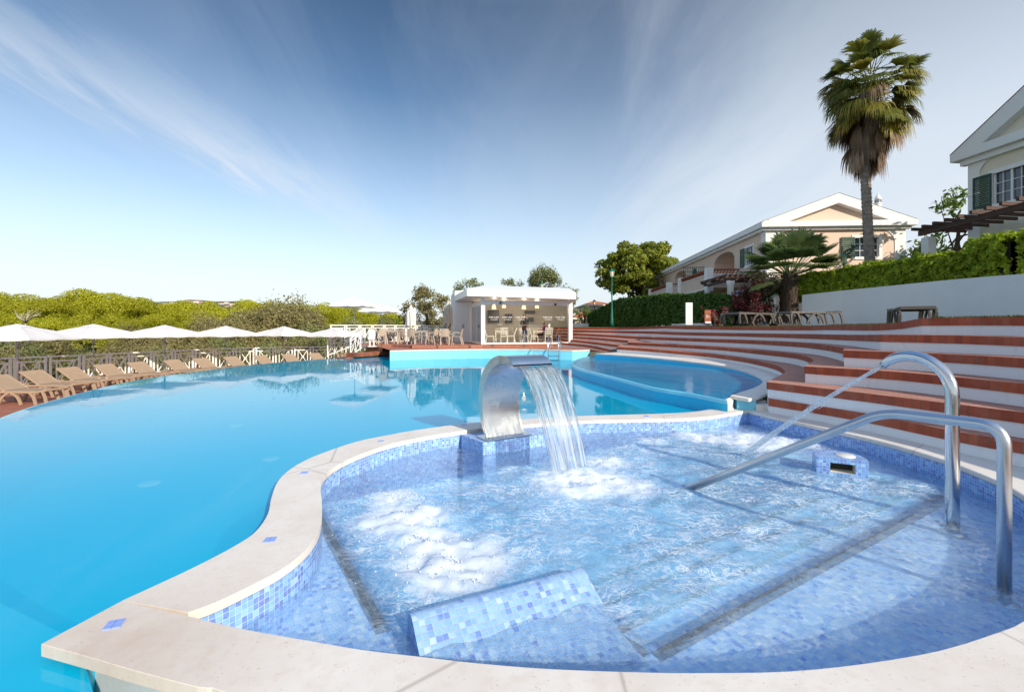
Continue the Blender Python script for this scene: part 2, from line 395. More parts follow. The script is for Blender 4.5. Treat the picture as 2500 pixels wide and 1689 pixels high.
sp_out_f=near_out+C2([(548,1688),(482,1676),(329,1636),(210,1601),(100,1571)],ZC)   # from the far right round the front to the corner
flat=lambda l,z:[(p[0],p[1],z) for p in l]
inner=smooth_poly(sp_in_lb[::-1],4)[:-1]          # back right corner -> left -> front left corner
inner=[tuple(p) for p in inner]
front_in=[tuple(p) for p in smooth_poly(sp_in_f+near_in,3)]
right_in=[tuple(p) for p in smooth_poly([(3.95,3.25,ZC)]+sp_in_r[::-1],3)]
spa_loop=inner+front_in[:-1]+right_in[:-1]        # counter-clockwise from the back right corner
def inside(x,y,loop):
    c=False; n=len(loop); j=n-1
    for i in range(n):
        xi,yi=loop[i][0],loop[i][1]; xj,yj=loop[j][0],loop[j][1]
        if (yi>y)!=(yj>y) and x<(xj-xi)*(y-yi)/(yj-yi)+xi: c=not c
        j=i
    return c
def inside_np(X,Y,loop):
    c=np.zeros(X.shape,bool); n=len(loop); j=n-1
    for i in range(n):
        xi,yi=loop[i][0],loop[i][1]; xj,yj=loop[j][0],loop[j][1]
        if yi!=yj: c^=((yi>Y)!=(yj>Y))&(X<(xj-xi)*(Y-yi)/(yj-yi)+xi)
        j=i
    return c
def slab(mb, loop, zt, th, m=0):
    a=sum(loop[i][0]*loop[(i+1)%len(loop)][1]-loop[(i+1)%len(loop)][0]*loop[i][1] for i in range(len(loop)))
    if a<0: loop=loop[::-1]
    top=[(p[0],p[1],zt if zt is not None else p[2]) for p in loop]; bot=[(p[0],p[1],p[2]-th) for p in top]
    it=mb.vert(*top); ib=mb.vert(*bot); n=len(loop)
    tri=tessellate_polygon([[Vector((p[0],p[1],0)) for p in top]])
    for t_ in tri:
        p,q,r=[top[k] for k in t_]
        cr=(q[0]-p[0])*(r[1]-p[1])-(q[1]-p[1])*(r[0]-p[0])
        if abs(cr)<1e-10: continue
        t2=t_ if cr>0 else t_[::-1]
        mb.face([it[k] for k in t2],None,m); mb.face([ib[k] for k in t2[::-1]],None,m)
    for k in range(n):
        j=(k+1)%n; mb.face((it[j],it[k],ib[k],ib[j]),None,m)

# ---------------------------------------------------------------- spa pool
spa=thing('spa_pool','bubbling blue mosaic spa pool with pale stone coping in the front','pool',(1.2,4.0,-.9))
def coping_piece(name,loop):
    mb=MB(); slab(mb,[tuple(p) for p in loop],ZC,.055); o=mb.build(name,M_stone,spa); bev(o,.018,3,50); return o
out_lb=[tuple(p) for p in smooth_poly(sp_out_lb,4)]
cop=coping_piece('coping', out_lb+inner)
front_loop=[out_lb[0]]+[tuple(p) for p in front_in]+[tuple(p) for p in smooth_poly(sp_out_f,3)]
f2=coping_piece('coping', front_loop)
r_loop=right_in[::-1]+[(5.4,3.6,ZC)]+[(p[0]+.06+.30*min(1,k/5),p[1],ZC) for k,p in list(enumerate(sp_out_r))[::-1]]
coping_piece('coping', [tuple(p) for p in r_loop])
# inlaid squares of four blue tiles in the coping
M_inlay=mosaic_mat('inlay_tile',[(0.,(.06,.14,.55)),(1.,(.14,.26,.70))],pitch=.033,grout=(.6,.55,.48))
for (u,v,a) in ((279,1525,.35),(660,1318,.2),(743,1154,.1),(931,1077,.3),(1133,1037,.2),(1579,1016,.0),(1792,997,.0)):
    p=P(u,v,ZC); mb=MB(); c,s_=math.cos(a),math.sin(a)
    for dx in (-.017,.017):
        for dy in (-.017,.017):
            mb.box((p[0]+dx*c-dy*s_,p[1]+dx*s_+dy*c,ZC+.002),(.031,.031,.010),a)
    o=mb.build('tile_inlay',M_inlay,cop if p[1]>1.97 else f2); 
# walls of the basin
mb=MB(); top=[(p[0],p[1],ZC-.05) for p in spa_loop]; bot=[(p[0],p[1],-1.25) for p in spa_loop]
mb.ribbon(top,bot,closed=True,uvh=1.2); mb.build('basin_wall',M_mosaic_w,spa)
# benches, steps and the deep middle
LA=P(789,1257,-.21); LB=P(953,1532,-.21); HL=(-.56,2.36,-.21); HR=(.44,2.84,-.21)
SC=P(1480,1517,-.21); SD=P(1589,1585.5,-.21); SE=P(2303,1212,-.21); SF=P(2107,1165,-.21); SG=P(1966,1131,-.21); SH=(3.30,6.6,0); SI=(3.35,7.36,0)
deep=[LA,LB,HL,HR,SC,SD,SE,SF,SG,SH,SI]
iA=min(range(len(spa_loop)),key=lambda k:(Vector(spa_loop[k][:2])-Vector(LA[:2])).length)
bench_outer=[spa_loop[k] for k in range(iA,len(spa_loop))]+[spa_loop[0]]      # left wall -> front -> right -> back corner
iI=min(range(0,iA),key=lambda k:(Vector(spa_loop[k][:2])-Vector(SI[:2])).length)
bl=bench_outer+[spa_loop[k] for k in range(1,iI+1)]+deep[::-1]
mb=MB(); mb.poly([[(p[0],p[1],ZB) for p in bl]])
mb.build('bench_floor',M_mosaic,spa)
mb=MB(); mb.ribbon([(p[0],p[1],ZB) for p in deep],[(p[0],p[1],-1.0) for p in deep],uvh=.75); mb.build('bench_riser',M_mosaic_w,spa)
dn=Vector((SE[0]-SD[0],SE[1]-SD[1],0)).normalized(); dp=Vector((-dn.y,dn.x,0))
for k in range(1,4):
    a=Vector((SD[0],SD[1],0))+dp*(.30*(k-1)); b=Vector((SE[0],SE[1],0))+dp*(.30*(k-1))-dn*(.05*k)
    z=ZB-.055*k; mb=MB()
    mb.quad(*[(q.x,q.y,z) for q in (a,b,b+dp*.30,a+dp*.30)]); 
    mb.ribbon([(q.x,q.y,z) for q in (a+dp*.30,b+dp*.30)],[(q.x,q.y,-1.0) for q in (a+dp*.30,b+dp*.30)])
    o=mb.build('entry_step',M_mosaic,spa)
    mb=MB(); e=a+dp*.30; f=b+dp*.30
    mb.quad(*[(q.x,q.y,z+.004) for q in (e-dp*.06,f-dp*.06,f,e)],uv=[(0,0),(3,0),(3,.062),(0,.062)]); mb.build('dark_edge',M_nosing,o)
mb=MB(); mb.poly([[(p[0],p[1],-.99) for p in spa_loop]]); mb.build('deep_floor',M_mosaic_d,spa)
def nosing(pts,wd=.078):
    mb=MB(); A=[]; B=[]
    for k,p in enumerate(pts):
        t=(Vector(pts[min(k+1,len(pts)-1)][:2])-Vector(pts[max(k-1,0)][:2])).normalized(); nrm=Vector((t.y,-t.x))
        A.append((p[0],p[1],ZB+.004)); B.append((p[0]+nrm.x*wd,p[1]+nrm.y*wd,ZB+.004))
    mb.ribbon(A,B); return mb.build('dark_edge',M_nosing,spa)
nosing([LA,LB]); nosing([SC,SD]); nosing([SD,SE]); nosing([SE,SF,SG,SH,SI])
# massage couch: a tiled wave rising out of the water
cd=(Vector((HR[0],HR[1],0))-Vector((HL[0],HL[1],0))); cl=cd.length; cd/=cl; cnn=Vector((cd.y,-cd.x,0))
prof=[(-.10,-.99),(-.10,-.30),(-.085,-.12),(-.06,-.055),(-.02,-.025),(.03,-.03),(.09,-.065),(.16,-.105),(.24,-.145),(.33,-.185),(.44,-.208),(.58,-.219)]
prof=[(a,b) for a,b in smooth_poly([(a,b,0) for a,b in prof],3) for _ in [0]] if False else [(p[0],p[1]) for p in smooth_poly([(a,b,0) for a,b in prof],3)]
O_=Vector((HL[0]+.04,HL[1]-.02,0)); cl=1.06
mb=MB(); A=[O_+cnn*a+Vector((0,0,b)) for a,b in prof]; B=[O_+cd*cl+cnn*a+Vector((0,0,b)) for a,b in prof]
ia=mb.vert(*A); ib=mb.vert(*B); L=0
for k in range(len(prof)-1):
    l=(A[k+1]-A[k]).length; mb.face((ia[k],ia[k+1],ib[k+1],ib[k]),[(0,L),(0,L+l),(cl,L+l),(cl,L)],0,True); L+=l
for idx,pp in ((ia,A),(ib,B)):
    base=mb.vert(*[(q.x,q.y,-.99) for q in pp])
    for k in range(len(pp)-1): mb.face((idx[k],idx[k+1],base[k+1],base[k]),[((cnn.dot(q)),q.z) for q in (pp[k],pp[k+1])]+[(cnn.dot(pp[k+1]),-.99),(cnn.dot(pp[k]),-.99)],1)
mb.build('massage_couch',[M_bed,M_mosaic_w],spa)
# plinth under the cascade
WD=Vector((.86,.51,0)); FD=Vector((.55,-.835,0))
pz=.04; q0=Vector(P(1179,1080.8,pz)); 
mb=MB(); crn=[q0,q0+WD*1.0,q0+WD*1.0-FD*.55,q0-FD*.55-WD*.02]
crn=[Vector((c.x,c.y,0)) for c in crn]
T_=[(c.x,c.y,pz) for c in crn]; B_=[(c.x,c.y,-1.0) for c in crn]
mb.ribbon(T_,B_,closed=True); mb.face(mb.vert(*T_),[(0,0),(1.,0),(1.,.55),(0,.55)])
bev(mb.build('tiled_plinth',M_mosaic_w,spa,fixn=True),.012,2)
# tiled skimmer block with a mouth and a round lid
mb=MB(); a=Vector(P(1993.5,1153,ZW)); b=Vector(P(2120.7,1168,ZW)); a.z=b.z=0
ax=(b-a).normalized(); L=(b-a).length; ay=Vector((-ax.y,ax.x,0)); zt=.055
def bp(x,y,z): q=a+ax*(x*L)+ay*y; return (q.x,q.y,z)
x0,x1,zo0,zo1=.27,.76,-.095,.005; zb=-.5
for (xa,xb,za,zc_) in ((0,x0,zb,zt),(x1,1,zb,zt),(x0,x1,zo1,zt),(x0,x1,zb,zo0)):
    mb.quad(bp(xa,0,za),bp(xb,0,za),bp(xb,0,zc_),bp(xa,0,zc_),[(xa*L,za),(xb*L,za),(xb*L,zc_),(xa*L,zc_)])
outl=[bp(1,0,0),bp(1.02,.12,0),bp(.95,.26,0),bp(.75,.36,0),bp(.45,.38,0),bp(0,.34,0),bp(0,0,0)]
mb.ribbon([(p[0],p[1],zb) for p in outl],[(p[0],p[1],zt) for p in outl])
mb.face(mb.vert(*[(p[0],p[1],zt) for p in outl]),[((Vector(p)-a).dot(ax),(Vector(p)-a).dot(ay)) for p in outl])
# inside of the mouth
dpt=.16
mb.quad(bp(x0,0,zo0),bp(x1,0,zo0),bp(x1,dpt,zo0),bp(x0,dpt,zo0),None,1); mb.quad(bp(x0,0,zo1),bp(x0,dpt,zo1),bp(x1,dpt,zo1),bp(x1,0,zo1),None,1)
mb.quad(bp(x0,0,zo0),bp(x0,dpt,zo0),bp(x0,dpt,zo1),bp(x0,0,zo1),None,1); mb.quad(bp(x1,0,zo0),bp(x1,0,zo1),bp(x1,dpt,zo1),bp(x1,dpt,zo0),None,1)
mb.quad(bp(x0,dpt,zo0),bp(x1,dpt,zo0),bp(x1,dpt,zo1),bp(x0,dpt,zo1),None,2)
M_abs=simple('cream_plastic',(.72,.70,.64),.4,var=.03); M_dark=simple('dark_slot',(.03,.04,.035),.6)
blk=mb.build('skimmer_block',[M_mosaic_w,M_abs,M_dark],spa)
mb=MB(); c=bp(.62,.17,zt); mb.lathe([(.001,.012),(.085,.012),(.095,.004),(.095,-.01)][::-1],c,28); mb.build('round_lid',M_abs,blk)

# ---------------------------------------------------------------- spa water: one rippled surface with foam
JETS=[(P(985,1265,ZW),.36,1.05),(P(1105,1375,ZW),.36,1.1),(P(960,1215,ZW),.24,.8),(P(1050,1320,ZW),.30,.9),(P(1420,1172,ZW),.44,1.35),(P(1530,1190,ZW),.34,.8),(P(1480,1130,ZW),.3,.8),(P(1850,1078,ZW),.50,1.0),(P(1720,1068,ZW),.42,.75),(P(1600,1075,ZW),.3,.45),(P(1960,1085,ZW),.35,.6)]
step=.026; x0,x1=-1.95,4.75; y0,y1=1.75,7.75
nx,ny=int((x1-x0)/step),int((y1-y0)/step)
gx,gy=np.meshgrid(np.linspace(x0,x1,nx),np.linspace(y0,y1,ny))
jet=np.zeros_like(gx)
for (p,r,s_) in JETS: jet=np.maximum(jet, s_*np.exp(-(((gx-p[0])**2+(gy-p[1])**2)/(r*r))))
calm=np.clip((gx*.55-gy*.5+.35)/1.4,0,1)*np.clip((3.6-gy)/1.0,0,1)      # front right shallows are smoother
Zs=np.zeros_like(gx); Fo=np.zeros_like(gx)
for j in range(ny):
    for i in range(nx):
        x,y=float(gx[j,i]),float(gy[j,i]); g=jet[j,i]
        a=noise.noise((x*2.6+y*.7,y*3.4-x*.8,.3)); b=noise.noise((x*7.0,y*8.0+x*2,4.1)); c=noise.noise((x*17.,y*19.,8.)) 
        amp=.55+1.0*g; amp*=1-.55*calm[j,i]
        z=.026*a+.020*b+.007*c
        t_=noise.turbulence((x*5.,y*5.,2.),4,False) 
        r_=1-abs(noise.noise((x*4.3+1.7*a,y*4.9+1.5*b,11.)))*2.2
        r2=1-abs(noise.noise((x*11.+2.*b,y*12.,15.)))*2.4
        Zs[j,i]=z*amp*1.25+g*g*(.008+.016*(t_-.45)+.018*noise.turbulence((x*22.,y*22.,5.),3,True)-.008)
        th=g*1.75+(.16+.9*min(1.,g*1.6))*(.5*r_*r_*(r_>0)+.42*r2*(r2>0))-.30+.25*(t_-.5)-.5*calm[j,i]
        Fo[j,i]=th
Fo=np.clip(Fo,0,1.4)
ins=inside_np(gx,gy,spa_loop)
pad=ins.copy()
for sx in (-1,0,1):
    for sy in (-1,0,1): pad|=np.roll(np.roll(ins,sy,0),sx,1)
vid=-np.ones(gx.shape,int); vid[pad]=np.arange(pad.sum())
vv=np.stack([gx[pad],gy[pad],ZW+Zs[pad]],1)
q=np.stack([vid[:-1,:-1],vid[:-1,1:],vid[1:,1:],vid[1:,:-1]],-1).reshape(-1,4); q=q[(q>=0).all(1)]
me=bpy.data.meshes.new('spa_water'); me.from_pydata(vv.tolist(),[],q.tolist()); me.polygons.foreach_set('use_smooth',[True]*len(q))
dp=inside_np(gx,gy,deep).astype(float)
for _ in range(6): dp=(dp+np.roll(dp,1,0)+np.roll(dp,-1,0)+np.roll(dp,1,1)+np.roll(dp,-1,1))/5
at=me.attributes.new('deep','FLOAT','POINT'); at.data.foreach_set('value',dp[pad].astype(np.float32))
at=me.attributes.new('foam','FLOAT','POINT'); at.data.foreach_set('value',Fo[pad].astype(np.float32))
def spa_water_mat():
    t=NT('spa_water'); v=t.world()
    nb=t.bump(t.noise(t.mapv(v,scale=(1,1.3,1)),17,3,.55,.3),.9,.011); nb=t.bump(t.noise(v,75,2),.22,.002,nb)
    fr=t.fres(nb)
    rf=t.n('BsdfRefraction'); rf.inputs['IOR'].default_value=1.33; rf.inputs['Color'].default_value=(.94,.985,1,1); t.l(nb,rf.inputs['Normal'])
    tr=t.n('BsdfTransparent'); tr.inputs['Color'].default_value=(.94,.985,1,1)
    body=t.n('MixShader'); body.inputs[0].default_value=SPA_TR; t.l(rf.outputs[0],body.inputs[1]); t.l(tr.outputs[0],body.inputs[2])
    ar=t.n('BsdfDiffuse'); ar.inputs['Color'].default_value=(.30,.70,.96,1); aer=t.n('MixShader'); da=t.n('Attribute'); da.attribute_name='deep'; fz=t.noise(t.mapv(v,scale=(1,1.5,1),rot=(0,0,.4)),3.2,5,.6,1.2); t.l(t.math('MULTIPLY',t.math('ADD',.02,t.math('MULTIPLY',da.outputs['Fac'],.44)),t.ramp(fz,[(.3,.35),(.7,1.)])),aer.inputs[0]); t.l(body.outputs[0],aer.inputs[1]); t.l(ar.outputs[0],aer.inputs[2]); body=aer
    gl=t.n('BsdfGlossy'); gl.inputs['Roughness'].default_value=.02; t.l(nb,gl.inputs['Normal'])
    wtr=t.n('MixShader'); t.l(fr.outputs[0],wtr.inputs[0]); t.l(body.outputs[0],wtr.inputs[1]); t.l(gl.outputs[0],wtr.inputs[2])
    fo=t.n('Attribute'); fo.attribute_name='foam'; LD=t.n('Attribute'); LD.attribute_name='deep'
    fine=t.math('ADD',t.math('MULTIPLY',t.noise(v,34,5,.7,.5),.65),t.math('MULTIPLY',t.noise(v,95,3,.6),.35))
    f=t.math('ADD',fo.outputs['Fac'],t.math('MULTIPLY',t.math('SUBTRACT',fine,.5),2.3))
    f=t.ramp(t.math('MULTIPLY',f,.8),[(.08,0.),(.28,.22),(.60,.66),(1.,.90)])
    # lace of foam lines, with white glints painted in, over the moving water
    l1=t.ramp(t.math('ABSOLUTE',t.math('SUBTRACT',t.noise(t.mapv(v,scale=(1,1.5,1),rot=(0,0,.5)),4.2,4,.62,1.6),.5)),[(0.,1.),(.034,0.)])
    l2=t.ramp(t.math('ABSOLUTE',t.math('SUBTRACT',t.noise(t.mapv(v,scale=(1,1.4,1)),10.,3,.6,1.3),.5)),[(0.,1.),(.045,0.)])
    mk=t.ramp(t.noise(v,2.1,3,.6),[(.36,.10),(.58,1.)])
    lace=t.math('MULTIPLY',t.math('MULTIPLY',t.math('ADD',l1,t.math('MULTIPLY',l2,.7),clamp=True),mk),t.math('ADD',.22,t.math('MULTIPLY',LD.outputs['Fac'],.62)))
    f=t.math('MAXIMUM',f,lace)
    df=t.n('BsdfDiffuse'); df.inputs['Color'].default_value=(.90,.95,.98,1); t.l(t.bump(fine,.18,.01),df.inputs['Normal'])
    tl=t.n('BsdfTranslucent'); tl.inputs['Color'].default_value=(.85,.93,.97,1)
    fm=t.n('MixShader'); fm.inputs[0].default_value=.28; t.l(df.outputs[0],fm.inputs[1]); t.l(tl.outputs[0],fm.inputs[2])
    mx=t.n('MixShader'); t.l(f,mx.inputs[0]); t.l(wtr.outputs[0],mx.inputs[1]); t.l(fm.outputs[0],mx.inputs[2])
    t.surf(mx.outputs[0]); return t.mat
SPA_TR=0.65
M_spaw=spa_water_mat(); me.materials.append(M_spaw)
spaw=bpy.data.objects.new('spa_water',me); COL.objects.link(spaw); struct(spaw); 
# bubbles and thrown drops
bm=bmesh.new(); 
for k in range(1500):
    p,r,s_=JETS[rng.integers(0,len(JETS))]; rr=abs(rng.normal(0,.75))*r; an=rng.uniform(0,6.28)
    x,y=p[0]+rr*math.cos(an)*1.1,p[1]+rr*math.sin(an)
    if not inside(x,y,spa_loop): continue
    i=min(nx-1,max(0,int((x-x0)/(x1-x0)*(nx-1)))); j=min(ny-1,max(0,int((y-y0)/(y1-y0)*(ny-1))))
    rad=rng.uniform(.002,.0075)
    z=ZW+Zs[j,i]+(rad*.4 if rng.random()<.8 else rng.exponential(.03)*s_)
    bmesh.ops.create_icosphere(bm,subdivisions=1,radius=rad,matrix=Matrix.Translation((x,y,z)))
me2=bpy.data.meshes.new('foam'); bm.to_mesh(me2); bm.free(); me2.polygons.foreach_set('use_smooth',[True]*len(me2.polygons))
t=NT('bubble'); t.surf(t.bsdf((.92,.95,.97),.12,0,.5,None,Transmission_Weight=.55,IOR=1.2)); me2.materials.append(t.mat)
fo=bpy.data.objects.new('foam',me2); COL.objects.link(fo); tag(fo,'white bubbles and drops thrown up by the spa jets','foam',None,'stuff')

# ---------------------------------------------------------------- main pool
edge_l=C2([(955,871),(950,869.8),(803,876),(729.7,881),(600.6,892),(500,904.7),(390,918.4),(300,934.5),(201.7,958.5),(91.7,989.5),(0,1023)],0)
edge_l=[tuple(p) for p in smooth_poly(edge_l,3)]
wall_far=C2([(952,880),(1060,876.5),(1180,875),(1300,876),(1397,879)],0)
ZK=.27     # water of the round pool
kid_rim=C2([(1453,868),(1425,872),(1405,879),(1400,886),(1408,894),(1430,902),(1470,912),(1530,927),(1600,945),(1680,957.5),(1772,975)],ZK)   # overflowing lip, far left round to the near end
kid_in=[P(1781,965.5,.30),P(1806,957,.305),P(1840.6,946,.31),P(1858,936,.325),P(1861,928,.33),P(1847,917,.34),P(1802,900.7,.36),P(1740,889,.38),P(1672.8,881,.40),P(1600,873.5,.415),P(1528,867.5,.43),P(1453,862.5,.445)]
main_loop=[(-9.4,5.2,0),(-9.0,2,0),(-7.5,-1,0),(-1.0,-1,0),(-1.15,.7,0),(-1.63,1.78,0),(-1.86,1.98,0)]
main_loop=edge_l+main_loop+[(p[0],p[1],0) for p in out_lb]+[P(1800,995,0),kid_rim[-1]]+kid_rim[::-1]+[P(1440,866,.2),P(1397,879,0)]+wall_far[::-1][1:]
main_loop=[(p[0],p[1],0.) for p in main_loop]
mb=MB(); mb.poly([main_loop]); mw=struct(mb.build('pool_water',M_water))
pool=thing('swimming_pool','large curved turquoise infinity pool with still water','pool',(-3,10,-1.5))
big=[(p[0],p[1],-1.5) for p in main_loop]
mb=MB(); mb.poly([big]); mb.build('pool_floor',M_paint,pool)
mb=MB(); mb.ribbon([(p[0],p[1],-.006) for p in main_loop],[(p[0],p[1],-1.5) for p in main_loop],closed=True); mb.build('basin_wall',M_paint,pool)
# outer face of the spa wall standing in the pool, under its coping
mb=MB(); o2=[(p[0],p[1],ZC-.054) for p in out_lb]; mb.ribbon(o2,[(p[0],p[1],-.006) for p in o2]); mb.build('painted_upstand',M_paint,spa)
cpt=Vector(P(100,1571,0)); cpt.z=0; fd_=Vector((.963,-.27,0)); sd2=Vector((.24,.97,0)); S0=cpt+fd_*.065+sd2*.05; S1=S0+fd_*.11
mb=MB(); mb.ribbon([(S0.x,S0.y,ZC-.054),(S1.x,S1.y,ZC-.054)],[(S0.x,S0.y,-1.4),(S1.x,S1.y,-1.4)]); mb.ribbon([(out_lb[0][0]+.06,out_lb[0][1],ZC-.054),(S0.x,S0.y,ZC-.054)],[(out_lb[0][0]+.06,out_lb[0][1],-1.4),(S0.x,S0.y,-1.4)]); mb.build('painted_corner',M_paint,spa)
gl_=[(S1.x,S1.y,0)]+[(p[0]*.985,p[1]+.07,0) for p in sp_out_f[::-1][3:]]
mb=MB(); mb.ribbon([(p[0],p[1],ZC-.054) for p in gl_],[(p[0],p[1],-1.4) for p in gl_]); mb.build('outer_wall',M_grey,spa)
# near-camera ledge under water
mb=MB(); mb.poly([[(-3.66,3.25,-.5),(-7.5,5.2,-.5),(-8.9,2,-.5),(-7.4,-.9,-.5),(-1.1,-.9,-.5),(-1.2,.7,-.5),(-1.66,1.78,-.5),(-1.9,1.95,-.5),(-2.3,2.55,-.5),(-2.89,2.92,-.5)]])
mb.ribbon([(-7.5,5.2,-.5),(-3.66,3.25,-.5),(-2.89,2.92,-.5),(-2.3,2.55,-.5),(-1.9,1.95,-.5)],[(-7.5,5.2,-1.5),(-3.66,3.25,-1.5),(-2.89,2.92,-1.5),(-2.3,2.55,-1.5),(-1.9,1.95,-1.5)])
mb.build('underwater_ledge',M_paint2,pool)
for (u,v) in ((575,1039),(660,1120),(365,1180)):
    p=P(u,v,-1.49); mb=MB(); mb.lathe([(.19,0),(.19,.015),(.15,.025),(.001,.025)],(p[0],p[1],-1.495),24); mb.build('floor_light',M_white,pool)
# infinity edge: thin lip and outer wall
mb=MB(); nrm=[]; pts=edge_l+[(-9.4,5.2,0),(-9.0,2,0),(-7.5,-1,0)]
for k,p in enumerate(pts):
    t_=(Vector(pts[min(k+1,len(pts)-1)])-Vector(pts[max(k-1,0)])).normalized(); nrm.append(Vector((t_.y,-t_.x,0)))
o1=[Vector(p)+n_*(-.0) for p,n_ in zip(pts,nrm)]; sgn=1 if (Vector(pts[20])+nrm[20]).x<pts[20][0] else -1
oo=[Vector(p)+n_*(.09*sgn) for p,n_ in zip(pts,nrm)]
mb.ribbon([(p.x,p.y,-.004) for p in o1],[(p.x,p.y,-.02) for p in oo]); mb.ribbon([(p.x,p.y,-.02) for p in oo],[(p.x,p.y,-1.6) for p in oo])
mb.build('overflow_lip',M_paint2,pool)
# far wall, painted, above the water line, with a pale coping
ZD=.45
mb=MB(); wf=[tuple(p) for p in smooth_poly(wall_far+[P(1440,872,.1)],3)]
wf=[(p[0],p[1],0) for p in wf]
mb.ribbon([(p[0],p[1]-.012,ZD-.05) for p in wf],[(p[0],p[1]-.012,-.004) for p in wf])
w0=wf[0]; mb.ribbon([(w0[0]-.55,w0[1]+2.6,ZD-.05),(w0[0],w0[1],ZD-.05)],[(w0[0]-.55,w0[1]+2.6,-1.2),(w0[0],w0[1],-.3)])
mb.build('far_wall',M_paint2,pool)
mb=MB(); back=[(p[0]+.02,p[1]+.30,0) for p in wf]
slab(mb,[(p[0],p[1]-.03,0) for p in wf]+back[::-1],ZD+.006,.05); bev(mb.build('coping',M_stone,pool),.012,2,50)

# ---------------------------------------------------------------- round raised pool
kp=thing('round_pool','round raised turquoise pool under the brick terraces, brim-full','pool',(3.9,12,-.3))
rim=[tuple(p) for p in smooth_poly(kid_rim,4)]; kin=[tuple(p) for p in smooth_poly(kid_in,4)]
kl=[(p[0],p[1],ZK) for p in rim+kin]
mb=MB(); mb.poly([kl]); struct(mb.build('round_pool_water',M_water2))
mb=MB(); mb.poly([[(p[0],p[1],-.35) for p in kl]]); mb.build('pool_floor',M_paint2,kp)
# rim: rounded lip falling to the main pool
A=[(p[0],p[1],ZK-.004) for p in rim]; cx_,cy_2=4.2,13.
def outw(p,d): q=Vector((p[0]-4.3,(p[1]-13.),0)).normalized(); return (p[0]+q.x*d,p[1]+q.y*d)
B=[outw(p,.05)+(ZK-.015,) for p in rim]; Cc=[outw(p,.09)+(ZK-.07,) for p in rim]; D=[outw(p,.10)+(-1.4,) for p in rim]
mb=MB(); mb.ribbon(A,B,smooth=True); mb.ribbon(B,Cc,smooth=True); mb.build('overflow_lip',M_paint2,kp)
mb=MB(); mb.ribbon(Cc,D); mb.ribbon(A,[(p[0],p[1],-.35) for p in rim]); mb.build('outer_wall',M_paint,kp)
mb=MB(); mb.ribbon([(p[0],p[1],p[2]-.055) for p in kin],[(p[0],p[1],-.35) for p in kin]); mb.build('inner_wall',M_paint,kp)
# ================================================================ brick terraces
def tl(pts): return [PD(u,v,d) for u,v,d in pts]
M_pts=[None]*6; L_pts=[None]*7; N_pts=[None]*7
M_pts[1]=[(1506,846.5,19.5),(1573.6,850.4,18.3),(1660,857.4,16.7),(1737,864,15.5),(1815,874.2,13.45),(1866.5,883.9,11.9),(1899,892.3,10.8),(1913,900,9.95),(1920,907.8,9.2),(1911.7,913,8.77)]
M_pts[2]=[(1534.3,835.5,20.5),(1660,841.3,17.5),(1763.3,847.1,15.3),(1853.6,854.9,13.0),(1925,861.5,11.5),(1958,866.2,10.5),(1980,873.2,9.5),(1989.7,880,8.75)]
M_pts[3]=[(1564.6,822,21.6),(1660,825,18.4),(1815,829.7,14.8),(1900,833.6,12.7),(1960,836.8,11.4),(2016,842,9.86),(2055,847.8,8.6),(2066,850.4,8.1)]
M_pts[4]=[(1593,809,22.5),(1660,811,19.2),(1840.7,813.6,14.8),(1960,815.5,12.0),(2030,816.6,10.4),(2080.7,817.2,9.2),(2120,817.2,8.2)]
M_pts[5]=[(1622.7,796,23.5),(1660,796.8,20.),(1800,797.5,16.),(1960,796.3,12.8),(2016,794,11.),(2132,792,8.8),(2200,786.5,7.9)]
L_pts[1]=[(1391.6,838,25.),(1444.5,843.3,23.2),(1489.7,853,20.6)]
L_pts[2]=[(1391.6,829,26.),(1444.5,834.2,23.8),(1517,842.6,20.6)]
L_pts[3]=[(1391.6,821,26.6),(1457.4,824.5,24.4),(1533.6,831,21.6)]
L_pts[4]=[(1391.6,813.3,27.2),(1470,816.8,24.8),(1563,822,22.6)]
L_pts[5]=[(1391.6,805.8,27.8),(1496,807.6,25.2),(1592,809,23.4)]
L_pts[6]=[(1391.6,799.4,28.4),(1509,800.,26.),(1622,796.2,24.3)]
N_pts[1]=[(1877,972.6,7.47),(2000,991,6.75),(2118,1010,6.10),(2335,1052,5.08),(2500,1079,4.51)]
N_pts[2]=[(1874,932.3,7.54),(2118,960,6.15),(2500,1006,4.756)]
N_pts[3]=[(1966,894.3,7.42),(2200,908,6.42),(2500,936,5.08)]
N_pts[4]=[(2060.7,854.9,7.39),(2300,863.4,6.38),(2500,874,5.41)]
N_pts[5]=[(2150,816.6,7.4),(2330,818.6,6.55),(2500,823,5.8)]
N_pts[6]=[(2250,777.5,7.4),(2380,775,6.8),(2500,774,6.2)]
def ext(p,q,d):
    v=(Vector(q)-Vector(p)).normalized(); return tuple(Vector(q)+v*d)
tiers=[]   # each: list of (front-edge points), list of brick pitch per segment
def compose(k):
    pts=[]; uvx=[]
    if k+1<=6: 
        Lp=tl(L_pts[k+1]); a=ext(Lp[1],Lp[0],5.0); pts+=[a]+[tuple(p) for p in smooth_poly(Lp,3)]
        uvx+=[22.]*(len(pts))
    if k>=1:
        Mp=[tuple(p) for p in smooth_poly(tl(M_pts[k]),5)]; pts+=Mp; uvx+=[22.]*len(Mp)
    Np=tl(N_pts[k+1]); Np=[tuple(p) for p in smooth_poly(Np,3)]; e=ext(Np[-2],Np[-1],4.5)
    pts+=Np+[e]; uvx+=[11.]*(len(Np)+1)
    return pts,uvx
T=[compose(k) for k in range(1,6)]
terr=thing('terraced_steps','amphitheatre of red brick and whitewashed steps curving up to the lawn','terrace',(7,11,.2))
kid_out_z=.36
def base_z(k,p):
    # foot level of the lowest bench
    if p[1]<8.6: return .03
    return .24 if p[1]<12 else .34
